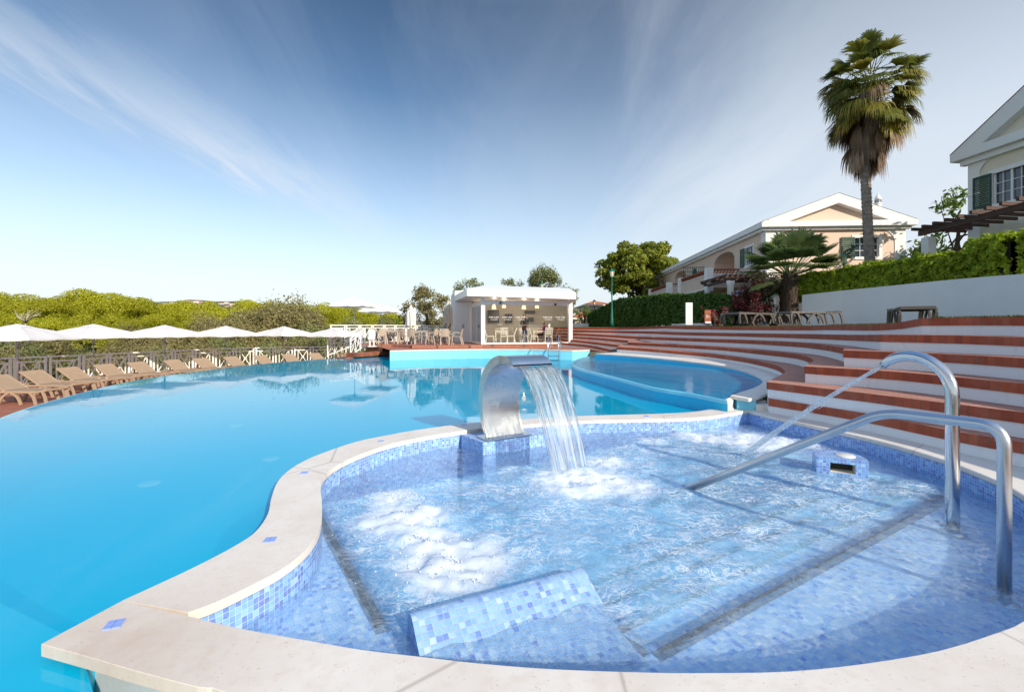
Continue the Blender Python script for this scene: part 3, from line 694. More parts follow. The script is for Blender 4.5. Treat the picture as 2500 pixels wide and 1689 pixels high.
def tier_parts(k,pts,uvx,zb):
    BH=.118
    A=[tuple(p) for p in pts]
    mb=MB(); lowr=[(p[0],p[1],p[2]-BH) for p in A]
    # bricks stand 15 mm proud of the plaster
    nr=[]
    for i,p in enumerate(A):
        t_=(Vector(A[min(i+1,len(A)-1)])-Vector(A[max(i-1,0)])); t_.z=0; t_.normalize(); nr.append(Vector((-t_.y,t_.x,0))*-1)
    F=[tuple(Vector(p)+n*.015) for p,n in zip(A,nr)]; G=[tuple(Vector(p)+n*.015) for p,n in zip(lowr,nr)]
    mb.ribbon(G,F,uvx=uvx,uvh=1.0); mb.ribbon(lowr,G)
    band=mb.build('brick_band',M_band,terr)
    mb=MB(); mb.ribbon([(p[0],p[1],zb[i]) for i,p in enumerate(A)],lowr); mb.build('riser',M_riser,terr)
    return F
fronts=[]
for k,(pts,uvx) in enumerate(T):
    zb=[]
    for p in pts:
        if k==0: zb.append(base_z(k,p) if p[0]>2.9 and p[1]<19.6 else .40)
        else:
            # foot = tread of the tier below at this place
            q=min(T[k-1][0],key=lambda w_:(w_[0]-p[0])**2+(w_[1]-p[1])**2); zb.append(q[2]-.012)
    fronts.append(tier_parts(k,pts,uvx,zb))
# treads
for k in range(5):
    a=fronts[k]; 
    if k<4:
        b=[(p[0],p[1],min(T[k][0],key=lambda w_:(w_[0]-p[0])**2+(w_[1]-p[1])**2)[2]) for p in T[k+1][0]]
        mb=MB(); mb.poly([list(a)+b[::-1]]); mb.build('tread',M_tread,terr)
    else:
        nr=[]
        b=[]
        for i,p in enumerate(a):
            t_=Vector(a[min(i+1,len(a)-1)])-Vector(a[max(i-1,0)]); t_.z=0; t_.normalize(); b.append((p[0]-t_.y*-1*-.26*-1,p[1]+t_.x*-1*-.26*-1*-1,p[2]))
        b=[]
        for i,p in enumerate(a):
            t_=Vector(a[min(i+1,len(a)-1)])-Vector(a[max(i-1,0)]); t_.z=0; t_.normalize(); nn=Vector((-t_.y,t_.x,0)); b.append(tuple(Vector(p)+nn*.24))
        mb=MB(); mb.ribbon(a,b); mb.build('coping_row',M_tread,terr); lawn_edge=b
# extra bottom steps: on the left by the deck, on the right by the spa
l1=[tuple(p) for p in smooth_poly(tl(L_pts[1]),4)]; l1=[ext(l1[1],l1[0],4.)]+l1
F=tier_parts(9,l1,[22.]*len(l1),[.40]*len(l1))
l2=T[0][0][:len(l1)]
mb=MB(); bk=[(p[0],p[1],l1[-1][2]+.02) for p in T[0][0] if p[0]<T[0][0][13][0]][:11]
mb.poly([[ (p[0],p[1],p[2]) for p in F]+[(p[0],p[1],F[-1][2]) for p in [tuple(q) for q in T[0][0][:11]][::-1]]]); mb.build('tread',M_tread,terr)
n1=[tuple(p) for p in smooth_poly(tl(N_pts[1]),4)]; n1=n1+[ext(n1[-2],n1[-1],4.)]
F=tier_parts(8,n1,[11.]*len(n1),[.03]*len(n1))
nn_=[p for p in T[0][0][-len(n1):]]
mb=MB(); mb.poly([[tuple(p) for p in F]+[(p[0],p[1],F[0][2]) for p in nn_[::-1]]]); mb.build('tread',M_tread,terr)
# stone coping of the round pool: from its inner edge back to the foot of the lowest bench
kin_c=[P(*k) for k in []]
kb=[tuple(p) for p in smooth_poly(tl(M_pts[1]),5)]
ko=[(p[0]+.02,p[1]+.02,z) for p,z in zip(kb,np.linspace(.445,.33,len(kb)))]+[(4.18,7.72,.30),P(1828,974,.29)]
mb=MB(); lp=kin[::1]; loop=[tuple(p) for p in lp]+ko[:]
loop=[tuple(p) for p in kin]+[tuple(p) for p in ko]
slabz=[(p[0],p[1],p[2]) for p in loop]
slab(mb,slabz,None,.055); bev(mb.build('coping',M_stone,kp),.014,2,50)
# little sump beside the spa, a painted box and a stone block under the coping end
mb=MB(); a_=P(1797,969,.24); mb.box((4.0,7.86,.09),(.30,.30,.30),R(-8)); bev(mb.build('sump_box',M_paint2,kp),.008,2)
mb=MB(); mb.box((4.24,7.72,.06),(.24,.22,.24),R(-12)); mb.box((4.2,8.05,.10),(.5,.2,.2),R(-5)); bev(mb.build('stone_block',M_stone,kp),.01,2)
mb=MB(); mb.lathe([(.085,0),(.10,.03),(.10,.2),(.06,.235),(.001,.24)],(3.70,7.83,.03),16); mb.build('rim_post',M_stone,kp)

# ================================================================ setting: lawn, decks, ground
M_lawn=None
def lawn_mat():
    t=NT('lawn_grass'); v=t.world()
    col=t.mix(t.ramp(t.noise(v,1.3,4,.6),[(.35,0.),(.7,1.)]),(.050,.085,.016),(.105,.115,.022)); col=t.mix(t.ramp(t.noise(v,55,3,.7),[(.4,0.),(.7,1.)]),col,(.16,.15,.045))
    t.surf(t.bsdf(col,.9,0,.2,t.bump(t.noise(v,90,2),1.,.03))); return t.mat
M_lawn=lawn_mat()
le=[tuple(p) for p in lawn_edge]
lz=lambda x,y: 1.64
outer=[(44,-6,1.7),(60,20,1.75),(60,75,1.75),(14,75,1.65),(6.6,40,1.60),(1.0,33.5,1.60)]
mb=MB(); pts=[(p[0],p[1],p[2]-.012) for p in le]+[p for p in outer]
mb.poly([pts]); struct(mb.build('lawn',M_lawn))
# grass blades along the lip of the lawn
def blades(name,pts,n,h,label):
    vs_=[];fs=[]
    for k in range(n):
        i=rng.integers(0,len(pts)-1); f=rng.random(); p=Vector(pts[i]).lerp(Vector(pts[i+1]),f); off=rng.exponential(.9)
        t_=(Vector(pts[i+1])-Vector(pts[i])); t_.z=0; t_.normalize(); nn=Vector((-t_.y,t_.x,0)); q=p+nn*off+Vector((0,0,-.012))
        a=rng.uniform(0,6.28); w_=.006; hh=h*rng.uniform(.5,1.3); lx,ly=rng.normal(0,.012),rng.normal(0,.012); b=len(vs_)
        vs_+= [(q.x-w_*math.cos(a),q.y-w_*math.sin(a),q.z),(q.x+w_*math.cos(a),q.y+w_*math.sin(a),q.z),(q.x+lx,q.y+ly,q.z+hh)]; fs.append((b,b+1,b+2))
    me=bpy.data.meshes.new(name); me.from_pydata(vs_,[],fs); me.materials.append(M_lawn); o=bpy.data.objects.new(name,me); COL.objects.link(o)
    return tag(o,label,'grass',None,'stuff')
blades('grass',le[8:],26000,.045,'short mown grass along the top step of the terraces')
# sunken ground far to the left, rising to a ridge
def ground_z(x,y):
    d=math.hypot(x,y); z=-4.5-.03*max(0,d-20)+1.2*noise.noise((x*.02,y*.02,0))
    z+=max(0,d-350)*.055*(.5+.5*noise.noise((x*.0016+3,y*.0016,1)))+ (0 if d<350 else 3*noise.noise((x*.01,y*.01,2)))
    return z
mb=MB(); N=96; Rr=[14,22,30,40,52,66,85,110,150,200,260,340,430,520,620,740,880,1050,1300,1700]; rings=[]
for r in Rr:
    rings.append(mb.vert(*[(r*math.cos(2*math.pi*j/N),r*math.sin(2*math.pi*j/N), ground_z(r*math.cos(2*math.pi*j/N),r*math.sin(2*math.pi*j/N)) if r>30 else -4.8) for j in range(N)]))
for A,B in zip(rings,rings[1:]):
    for j in range(N): mb.face((A[j],A[(j+1)%N],B[(j+1)%N],B[j]),None,0,True)
mb.face(rings[0])
M_ground=simple('scrub_ground',(.14,.12,.06),.95,var=.35,scale=.05,coords='world',c2=(.06,.065,.03),bscale=2)
struct(mb.build('ground',M_ground))
pv=[(p[0]-.12,p[1],.018) for p in sp_out_r]+[(5.3,3.5,.018),(4.7,2.5,.018),(3.9,2.05,.018),(2.9,1.7,.018),(2.9,-4,.018),(11,-4,.018),(7.6,3.0,.018),(6.2,5.4,.018),(5.2,7.8,.018)]
mb=MB(); mb.poly([pv]); struct(mb.build('paving',M_brickfloor))
# supporting earth under pools and lawns is closed off by a plain retaining block
# lower lounger terrace, left
ZL=-.65
fence_pts=[PX(-260,12.6,ZL),PX(0,16,ZL),PX(110,17.2,ZL),PX(228,18.5,ZL),PX(360,20.8,ZL),PX(500,23.3,ZL),PX(610,25.0,ZL),PX(720,26.3,ZL),PX(848,27.1,ZL)]
fence_pts=[tuple(p) for p in smooth_poly(fence_pts,4)]
o_edge=[tuple(p) for p in smooth_poly([e for e in oo[:31:3]],2)]
oe=[(p.x-.02,p.y,ZL) for p in oo]
ll=[(p[0]-.25*1,p[1]+.25,ZL) for p in fence_pts]+[(-4.6,27.0,ZL),(-4.9,24.5,ZL)]+[(p[0],p[1],ZL) for p in oe]
mb=MB(); mb.poly([ll]); struct(mb.build('brick_terrace',M_brickfloor))
mb=MB(); e=[(p[0]-.25,p[1]+.25,ZL) for p in fence_pts]; mb.ribbon(e,[(p[0],p[1],-6.) for p in e]); w_=mb.build('retaining_wall',M_white); tag(w_,'pale retaining wall under the lounger terrace fence','wall')
# upper deck round the cafe
ZD=.45; ZP=.60
dk=[(p[0],p[1]+.26,ZD) for p in wf]+[P(1500,862,.42)]+[tuple(Vector((p[0],p[1]+.05,0))+Vector((0,0,ZD))) for p in l1[::-1]]+[(7.6,33,ZD),(-5.2,36,ZD),(-9.4,29.3,ZD),(-6.9,24.2,ZD)]
mb=MB(); mb.poly([dk]); struct(mb.build('deck',M_deck))
mb=MB(); d2=[(-6.9,24.2,ZD),(-9.4,29.3,ZD),(-5.2,36,ZD)]; mb.ribbon([(p[0],p[1],ZD-.002) for p in d2],[(p[0],p[1],-6) for p in d2]); tag(mb.build('deck_skirt',M_wood),'dark timber skirt closing the side of the cafe deck','wall')
# raised platform of the cafe terrace (one step up)
pf=[PX(878,25.6,ZP),PX(960,25.0,ZP),PX(1004,24.0,ZP),PX(1006,23.55,ZP),PX(1178,23.6,ZP),(-1.35,25.0,ZP),(-1.6,30,ZP),(-3.8,35,ZP),(-5.3,35.9,ZP),(-9.2,29.2,ZP)]
mb=MB(); slab(mb,pf,ZP,.149); pl=thing('platform','low timber platform under the cafe chairs','platform',(-4,28,ZD)); mb.build('deck_boards',M_deck,pl)
# steps from the deck down to the lounger terrace
st=thing('deck_steps','reddish timber steps descending from the cafe deck beside the white stair rail','steps',(-7.6,24,ZL))
for k in range(5):
    z=ZD-.20*(k+1); mb=MB(); x0_=-6.9-.34*k
    mb.box((x0_-.35,24.3-.35*k*.2,z-.1+.0),(.75,3.4+.5*k,.2),R(-28)); bev(mb.build('step',M_wood,st),.008,2)
# ================================================================ steel and water features
def steel_mat(name,rough=.16,c=(.62,.62,.63),brush=0.):
    t=NT(name); v=t.obj(); n=t.noise(t.mapv(v,scale=(3,3,90) if brush else (6,6,6)),3,3)
    sm=t.noise(v,5,4,.6)
    r=t.math('ADD',rough,t.math('MULTIPLY',t.ramp(sm,[(.4,0.),(.75,1.)]),.16))
    dots=t.noise(t.mapv(v,scale=(40,40,22)),2,2)
    col=t.mix(t.math('MULTIPLY',t.ramp(dots,[(.68,0.),(.74,1.)]),.35),c,(.25,.24,.23))
    t.surf(t.bsdf(col,r,1.0,.5,t.bump(n,.05 if not brush else .08,.004))); return t.mat
M_steel=steel_mat('polished_steel',.10); M_steelb=steel_mat('brushed_steel',.20,(.66,.65,.63),1)
M_galv=steel_mat('satin_steel',.28,(.55,.57,.60))
# cascade: a hollow curved blade of sheet steel
fb=Vector(P(1191.7,1072,.045)); fb.z=0
cas=thing('cascade_spout','arched stainless steel cascade pouring a sheet of water into the spa','fountain',(fb.x+.2,fb.y,.045))
WDc=Vector((.86,.51,0)); FDc=Vector((.60,-.80,0)); WID=.56
spine=smooth_poly([(-.02,.045,0),(-.085,.20,0),(-.125,.36,0),(-.13,.52,0),(-.095,.68,0),(-.02,.83,0),(.09,.945,0),(.22,1.015,0),(.36,1.035,0),(.46,1.028,0),(.53,1.005,0)],5)
sp2=[(p.x,p.y) for p in spine]; n_=len(sp2)
def thick(k):
    f=k/(n_-1); return .018+.105*math.sin(math.pi*min(1,f*1.02))**.8
In=[];Ou=[]
for k,(a,b) in enumerate(sp2):
    a0,b0=sp2[max(k-1,0)]; a1,b1=sp2[min(k+1,n_-1)]; tx,ty=a1-a0,b1-b0; l=math.hypot(tx,ty); nx_,ny_=-ty/l,tx/l
    th=thick(k); In.append((a,b)); Ou.append((a+nx_*th,b+ny_*th))
q=lambda a,b,w_: (fb.x+FDc.x*a+WDc.x*w_, fb.y+FDc.y*a+WDc.y*w_, b)
mb=MB()
for W0,W1,pr,fl in ((0,WID,In,0),(0,WID,Ou,1)):
    mb.ribbon([q(a,b,W0) for a,b in pr],[q(a,b,W1) for a,b in pr],smooth=True)
for w_ in (0,WID): mb.ribbon([q(a,b,w_) for a,b in In],[q(a,b,w_) for a,b in Ou],smooth=False)
mb.build('spout_body',M_steelb,cas,fixn=True)
mb=MB(); c_=q(-.06,.05,WID/2); mb.box((c_[0],c_[1],.051),(WID+.12,.30,.016),math.atan2(WDc.y,WDc.x)); bev(mb.build('base_plate',M_steel,cas),.005,2)
# falling sheet of water
def fall_mat():
    t=NT('falling_water'); uv=t.uv()
    a=t.noise(t.mapv(uv,scale=(38,2.2,1)),1,4,.65,.3); b=t.noise(t.mapv(uv,scale=(95,7,1)),1,3,.6,.4); c=t.noise(t.mapv(uv,scale=(16,1.2,1)),1,2)
    sp=t.n('SeparateXYZ'); t.l(uv,sp.inputs[0])
    h=t.math('ADD',t.math('MULTIPLY',a,.7),t.math('MULTIPLY',b,.35))
    nb=t.bump(h,.9,.03)
    w_=t.math('ADD',t.math('MULTIPLY',t.ramp(a,[(.40,.0),(.66,1.)]),.72),t.math('MULTIPLY',t.ramp(b,[(.50,0.),(.72,1.)]),.42))
    w_=t.math('MULTIPLY',w_,t.ramp(sp.outputs[1],[(.0,.25),(.3,.85),(1.,1.15)]),clamp=True)
    gaps=t.math('MULTIPLY',t.ramp(c,[(.30,1.),(.44,0.)]),t.ramp(sp.outputs[1],[(.3,0.),(.8,.8)]))
    tr=t.n('BsdfTransparent'); tr.inputs['Color'].default_value=(.93,.97,.99,1)
    rf=t.n('BsdfRefraction'); rf.inputs['IOR'].default_value=1.18; rf.inputs['Color'].default_value=(.95,.98,1,1); t.l(nb,rf.inputs['Normal'])
    b0=t.n('MixShader'); b0.inputs[0].default_value=.45; t.l(rf.outputs[0],b0.inputs[1]); t.l(tr.outputs[0],b0.inputs[2])
    df=t.n('BsdfDiffuse'); df.inputs['Color'].default_value=(.88,.93,.97,1); tl_=t.n('BsdfTranslucent'); tl_.inputs['Color'].default_value=(.88,.94,.98,1)
    wm=t.n('MixShader'); wm.inputs[0].default_value=.5; t.l(df.outputs[0],wm.inputs[1]); t.l(tl_.outputs[0],wm.inputs[2])
    gl=t.n('BsdfGlossy'); gl.inputs['Roughness'].default_value=.05; t.l(nb,gl.inputs['Normal'])
    m1=t.n('MixShader'); t.l(w_,m1.inputs[0]); t.l(b0.outputs[0],m1.inputs[1]); t.l(wm.outputs[0],m1.inputs[2])
    fr=t.fres(nb); m2=t.n('MixShader'); t.l(t.math('MULTIPLY',fr.outputs[0],1.4,clamp=True),m2.inputs[0]); t.l(m1.outputs[0],m2.inputs[1]); t.l(gl.outputs[0],m2.inputs[2])
    m3=t.n('MixShader'); t.l(gaps,m3.inputs[0]); t.l(m2.outputs[0],m3.inputs[1]); t.l(tr.outputs[0],m3.inputs[2])
    t.surf(m3.outputs[0]); return t.mat
M_fall=fall_mat()
FW=Vector((.69,-.724,0)); v0=1.18; tt=math.sqrt(2*(1.0+.13)/9.81); mb=MB(); NS,NTm=44,46; rows=[]
lip=lambda s_: Vector(q(.53,1.0,.012+(WID-.024)*s_))
for j in range(NTm+1):
    tm=tt*j/NTm; r_=[]
    for i in range(NS+1):
        s_=i/NS; p=lip(s_)+FW*(v0*tm)*(1+.03*math.sin(s_*19+1)); z=1.0-.5*9.81*tm*tm
        edge=(s_-.5)*-.05*(j/NTm); rip=.007*noise.noise((s_*15,tm*7,1.))*(j/NTm+.15)
        p=p+WDc*edge+FW*rip+FW*(.012*noise.noise((s_*6,tm*4,7.)))
        r_.append((p.x,p.y,z))
    rows.append(mb.vert(*r_))
for j in range(NTm):
    for i in range(NS): mb.face((rows[j][i],rows[j][i+1],rows[j+1][i+1],rows[j+1][i]),[(i/NS*.56,j/NTm),((i+1)/NS*.56,j/NTm),((i+1)/NS*.56,(j+1)/NTm),(i/NS*.56,(j+1)/NTm)],0,True)
# thin round strands in front of the sheet and at both edges
for k in range(26):
    s_=rng.uniform(0,1) if k>8 else (0.0 if k%2 else 1.0); ln=rng.uniform(.3,.9); st_=rng.uniform(0,1-ln) if k>8 else 0; ln=1-st_ if k<=8 else ln
    r0=rng.uniform(.0012,.0035) if k>8 else rng.uniform(.003,.006); of=rng.uniform(-.015,.02); pts=[]
    for j in range(13):
        tm=tt*(st_+ln*j/12); p=lip(s_)+FW*(v0*tm+of)+WDc*((s_-.5)*-.05*tm/tt+.004*math.sin(j+k)); pts.append((p.x,p.y,1.0-.5*9.81*tm*tm))
    mb.tube(pts,[r0*(.3+.9*math.sin(math.pi*(j+.5)/13)) for j in range(13)],6)
fw=mb.build('falling_water',M_fall); tag(fw,'clear sheet of water falling from the steel cascade','waterfall')
# hand rail
rail=thing('hand_rail','brushed steel handrail going down into the spa water','handrail',(3.02,2.79,-.2))
hp=[Vector(PD(1676,1196,4.50)),Vector(PD(2155.7,1006,3.40)),Vector(PD(2452,1040,2.80)),Vector(PX(2452,2.79,-.245))]
dwn=(hp[0]-hp[1]).normalized(); hp[0]=hp[0]+dwn*.45
def rounded(pts,r,n=8):
    out=[pts[0]]
    for k in range(1,len(pts)-1):
        a=(pts[k-1]-pts[k]).normalized(); b=(pts[k+1]-pts[k]).normalized()
        p0=pts[k]+a*r; p1=pts[k]+b*r
        for j in range(n+1):
            f=j/n; out.append(p0*(1-f)**2+pts[k]*2*f*(1-f)+p1*f*f)
    return out+[pts[-1]]
mb=MB(); mb.tube(rounded(hp,.13),.034,20); mb.build('rail_tube',M_galv,rail)
mb=MB(); b_=hp[-1]; mb.lathe([(.085,-.005),(.085,.012),(.07,.02),(.05,.03),(.036,.035)],b_,24); mb.build('base_flange',M_steel,rail)
# goose-neck water pipe
pipe=thing('water_pipe','tall curved chrome pipe shooting a thin jet across the spa','water spout',(3.6,3.72,-.2))
pb=Vector((3.60,3.72,0)); jd=Vector((-.31,.95,0)).normalized(); pts=[]
for z in (-.245,.1,.4,.7,.90): pts.append(pb+Vector((0,0,z)))
for j in range(1,15):
    a=math.pi*.77*j/14; pts.append(pb+jd*(.30*(1-math.cos(a)))+Vector((0,0,.90+.315*math.sin(a))))
pts[1:4]=[p for p in pts[1:4]]
mb=MB(); rr=[.046]*(len(pts)-4)+[.045,.042,.036,.03]; mb.tube(pts,rr,22); mb.build('pipe_tube',M_steel,pipe)
mb=MB(); mb.lathe([(.09,-.004),(.09,.01),(.06,.025),(.047,.03)],(pb.x,pb.y,ZB),24); mb.build('base_flange',M_steel,pipe)
tip=pts[-1]; tg=Vector(P(1815,1112,ZW)); mb=MB(); jp=[]
hor=(Vector((tg.x,tg.y,0))-Vector((tip.x,tip.y,0))); D_=hor.length; hor.normalize(); dz=tg.z-tip.z; vj=8.5; tj=D_/vj; vz=(dz+.5*9.81*tj*tj)/tj
for j in range(19):
    tm=tj*j/18; jp.append(tip+hor*(vj*tm)+Vector((0,0,vz*tm-.5*9.81*tm*tm)))
mb.tube(jp,[.015+.00115*j+.002*math.sin(j*1.9) for j in range(19)],12)
for k in range(24):
    i=rng.integers(6,18); 
    a=jp[i]+Vector(rng.normal(0,.012+.0012*i,3)); b=a+(jp[i+1]-jp[i])*.8; mb.tube([a,(a+b)/2,b],[.001,.004,.001],5)
def jet_mat():
    t=NT('jet_water'); v=t.world(); n=t.noise(t.mapv(v,scale=(18,18,18)),2,4,.7)
    tr=t.n('BsdfTransparent'); tr.inputs['Color'].default_value=(.95,.98,1,1); df=t.n('BsdfDiffuse'); df.inputs['Color'].default_value=(.9,.94,.97,1)
    gl=t.n('BsdfGlossy'); gl.inputs['Roughness'].default_value=.08
    m=t.n('MixShader'); t.l(t.ramp(n,[(.35,.25),(.65,.8)]),m.inputs[0]); t.l(tr.outputs[0],m.inputs[1]); t.l(df.outputs[0],m.inputs[2])
    m2=t.n('MixShader'); t.l(t.math('MULTIPLY',t.fres(None).outputs[0],1.5,clamp=True),m2.inputs[0]); t.l(m.outputs[0],m2.inputs[1]); t.l(gl.outputs[0],m2.inputs[2]); t.surf(m2.outputs[0]); return t.mat
tag(mb.build('water_jet',jet_mat()),'thin water jet arcing down from the curved chrome pipe','water jet')
# pool ladder
lad=thing('pool_ladder','chrome pool ladder hooked over the far pool wall in front of the cafe','ladder',PX(1350,21.2,.45))
la=Vector(PX(1338,20.9,0)); lb=Vector(PX(1364,21.0,0)); lb2=Vector(PX(1353,22.3,0)); off=Vector((.22,1.15,0))
for p in (la,lb):
    mb=MB(); L_=[p+Vector((0,0,-.5)),p+Vector((0,0,.55)),p+Vector((.03,.25,1.05)),p+off*.55+Vector((0,0,1.12)),p+off+Vector((0,0,.9)),p+off+Vector((0,0,.45))]
    mb.tube(smooth_poly(L_,6),.024,10); mb.build('side_rail',M_steel,lad)
for z in (-.25,.02,.2):
    mb=MB(); mb.bar(la+Vector((0,0,z)),lb+Vector((0,0,z)),.08,.03); mb.build('rung',M_steel,lad)

# ================================================================ lounger terrace
M_wpaint=simple('white_painted_metal',(.86,.86,.85),.4,var=.02); M_canvas=None
def canvas_mat(name,c=(.88,.87,.85)):
    t=NT(name); v=t.obj(); col=t.mix(t.math('MULTIPLY',t.ramp(t.noise(v,2.5,4,.6),[(.4,0.),(.8,1.)]),.3),c,tuple(x*.8 for x in c))
    df=t.bsdf(col,.85,0,.2,t.bump(t.noise(v,3.2,3),.5,.05)); tl_=t.n('BsdfTranslucent'); tl_.inputs['Color'].default_value=c+(1,)
    m=t.n('MixShader'); m.inputs[0].default_value=.28; t.l(df,m.inputs[1]); t.l(tl_.outputs[0],m.inputs[2]); t.surf(m.outputs[0]); return t.mat
M_canvas=canvas_mat('off_white_canvas')
M_tan=simple('tan_sling_fabric',(.36,.255,.165),.75,var=.06,bscale=220,bump=.3); M_tanf=simple('tan_plastic_frame',(.40,.285,.19),.45,var=.04)
M_greyf=simple('taupe_plastic_frame',(.10,.086,.076),.45,var=.04); M_greys=simple('grey_sling_fabric',(.055,.05,.05),.7,var=.05)
M_pole=simple('grey_pole',(.35,.35,.36),.35,metal=.6,var=.03)
def lounger(name,label,group,fm,sm_,back):
    """length along +x (head at -x), width along y, origin under the middle"""
    root=thing(name,label,'sun lounger',(0,0,0),0,group)
    Wd=.33; hz=-.18      # hinge position
    zs=.37
    mb=MB(); a=back; bl=.74
    hb=(hz-bl*math.cos(a),zs+bl*math.sin(a))
    # sagging fabric panels
    def panel(mbx,x0,z0,x1,z1,sag,n=8):
        A=[];
        for k in range(n+1):
            f=k/n; A.append((x0+(x1-x0)*f, z0+(z1-z0)*f - sag*math.sin(math.pi*f)))
        up=[(x,-Wd+.03,z) for x,z in A]; dn_=[(x,Wd-.03,z) for x,z in A]
        mbx.ribbon(up,dn_,smooth=True); mbx.ribbon([(x,y,z-.014) for x,y,z in dn_],[(x,y,z-.014) for x,y,z in up],smooth=True)
        for s_ in (-1,1):
            y=s_*(Wd-.03); mbx.ribbon([(x,y,z) for x,z in A],[(x,y,z-.014) for x,z in A])
    panel(mb,hz,zs+.02,.62,zs+.015,.012); mb.build('seat_sling',sm_,root)
    mb=MB(); panel(mb,hb[0],hb[1]+.02,hz-.01,zs+.025,.015); mb.build('back_sling',sm_,root)
    mb=MB()
    for s_ in (-1,1):
        y=s_*(Wd-.012)
        mb.bar((hz,y,zs),(hb[0],y,hb[1]),.03,.045)
    mb.bar((hb[0],-Wd,hb[1]),(hb[0],Wd,hb[1]),.03,.045); bev(mb.build('back_frame',fm,root),.008,2)
    mb=MB()
    for s_ in (-1,1):
        y=s_*Wd; rp=smooth_poly([(-.93,y,zs-.02),(-.4,y,zs-.015),(.2,y,zs-.015),(.60,y,zs-.02),(.80,y,zs-.0),(.93,y,zs+.03)],3)
        for p0,p1 in zip(rp,rp[1:]): mb.bar(p0,p1,.045,.06)
    for x in (-.93,.62,.93): mb.bar((x,-Wd,zs-.0+(.03 if x>.9 else -.02)),(x,Wd,zs+(.03 if x>.9 else -.02)),.05,.05)
    bev(mb.build('side_rails',fm,root),.01,2)
    for s_ in (-1,1):
        y=s_*Wd
        for pts in (((.50,zs-.03),(.60,.25),(.68,0)),((.86,zs),(.93,.2),(.98,0)),((-.70,zs-.03),(-.62,.2),(-.58,0)),((-.90,zs-.03),(-.93,.2),(-.90,0)),((-.05,zs-.03),(-.22,.22),(-.34,0)),((.0,zs-.03),(.18,.22),(.28,0))):
            mb=MB(); sp=smooth_poly([(x,y,z) for x,z in pts],4)
            for p0,p1 in zip(sp,sp[1:]): mb.bar(p0,p1,.042,.062)
            mb.build('leg',fm,root)
    if back>.2:
        for s_ in (-1,1): mb=MB(); mb.bar((hz-.45*math.cos(a),s_*(Wd-.05),zs+.42*math.sin(a)),(hz-.52,s_*(Wd-.05),zs-.04),.02,.03); mb.build('back_prop',fm,root)
    return root
ordn=['first','second','third','fourth','fifth','sixth','seventh','eighth','ninth','tenth','eleventh','twelfth','thirteenth']
# hinge pixels of the row, seat 0.37 above the terrace
hp_=[(13,956),(96.5,941.2),(180,929.8),(266,919.8),(344,912.9),(429,906.6),(497,903),(570,899.5),(641,895.5),(708,892.5),(772,890),(838,882)]
proto=None; GL='tan sun loungers in the row along the white fence'
for i,(u,v) in enumerate(hp_):
    z=ZL+.37; d=[12.6,14.0,15.2,16.5,17.6,18.8,19.9,21.0,22.0,23.0,24.0,24.6][i]
    x=(u-HU)/FPX*d; y=d
    # row follows the fence; heads to the fence, feet to the pool
    k=min(range(1,len(fence_pts)),key=lambda k:(fence_pts[k][0]-x)**2+(fence_pts[k][1]-y)**2)
    t_=(Vector(fence_pts[min(k+1,len(fence_pts)-1)])-Vector(fence_pts[k-1])); rz=math.atan2(-t_.x,t_.y)*1.0
    rz=R(1-3.2*i)
    lab='tan sling sun lounger with raised back, %s from the left along the fence'%ordn[i] if i<11 else 'tan sun lounger standing apart by the foot of the white stair rail'
    if proto is None: proto=o=lounger('sun_lounger',lab,GL,M_tanf,M_tan,R(33))
    else: o=copy_tree(proto,label=lab)
    hx=Matrix.Rotation(rz,4,'Z')@Vector((-.18,-.3,0)); o.location=(x-hx.x,y-hx.y,ZL); o.rotation_euler=(0,0,rz)
# parasols
def parasol(name,label,group,h,half,drop,cat='parasol'):
    root=thing(name,label,cat,(0,0,0),0,group)
    mb=MB(); mb.lathe([(.26,0),(.26,.05),(.05,.07),(.05,.32)],(0,0,0),20); mb.build('base',M_pole,root)
    mb=MB(); mb.lathe([(.024,.05),(.024,h-.02)],(0,0,0),12); mb.build('pole',M_pole,root)
    mb=MB(); D=half*math.sqrt(2); cor=[Vector((D*math.cos(R(90*k)),D*math.sin(R(90*k)),h-drop)) for k in range(4)]
    apex=Vector((0,0,h)); n=9
    for k in range(4):
        a,b=cor[k],cor[(k+1)%4]; rows=[]
        for i in range(n+1):
            f=i/n; r=[]
            for j in range(n+1):
                g=j/n; e=a.lerp(b,g); p=apex.lerp(e,f); 
                rib=min(g,1-g,abs(g-.5)); p.z-= .03*f*math.sin(math.pi*((g*2)%1))
                p.z+= .022*math.sin(math.pi*f); r.append(p)
            rows.append(mb.vert(*r))
        for i in range(n):
            for j in range(n): mb.face((rows[i][j],rows[i+1][j],rows[i+1][j+1],rows[i][j+1]),None,0,True)
        ed=[a.lerp(b,j/n) for j in range(n+1)]; ed=[Vector((p.x,p.y,p.z-.03*math.sin(math.pi*((j/n*2)%1)))) for j,p in enumerate(ed)]
        mb.ribbon(ed,[p+Vector((0,0,-.055)) for p in ed])
    mb.build('canopy',M_canvas,root)
    mb=MB(); vc=[Vector((.42*math.cos(R(90*k)),.42*math.sin(R(90*k)),h-.075)) for k in range(4)]; ap=mb.vert((0,0,h+.035)); vi=mb.vert(*vc)
    for k in range(4): mb.face((ap[0],vi[k],vi[(k+1)%4]))
    mb.build('vent',M_canvas,root)
    for k in range(4):
        c=cor[k]; mb=MB(); mb.bar((0,0,h-.05),c*.97+Vector((0,0,(h-drop)*.03-.03)),.018,.025); mb.bar((0,0,h-drop-.28),c*.5+Vector((0,0,h*.5-.03-(h-drop)*.0)) - Vector((0,0,h*.5-(h-drop*.5)+.0)) +Vector((0,0,-(h-drop)*.5)),.014,.02)
        mb.build('rib',M_pole,root)
    mb=MB(); mb.lathe([(.04,h-drop-.34),(.04,h-drop-.2)],(0,0,0),12); mb.build('hub',M_pole,root)
    return root
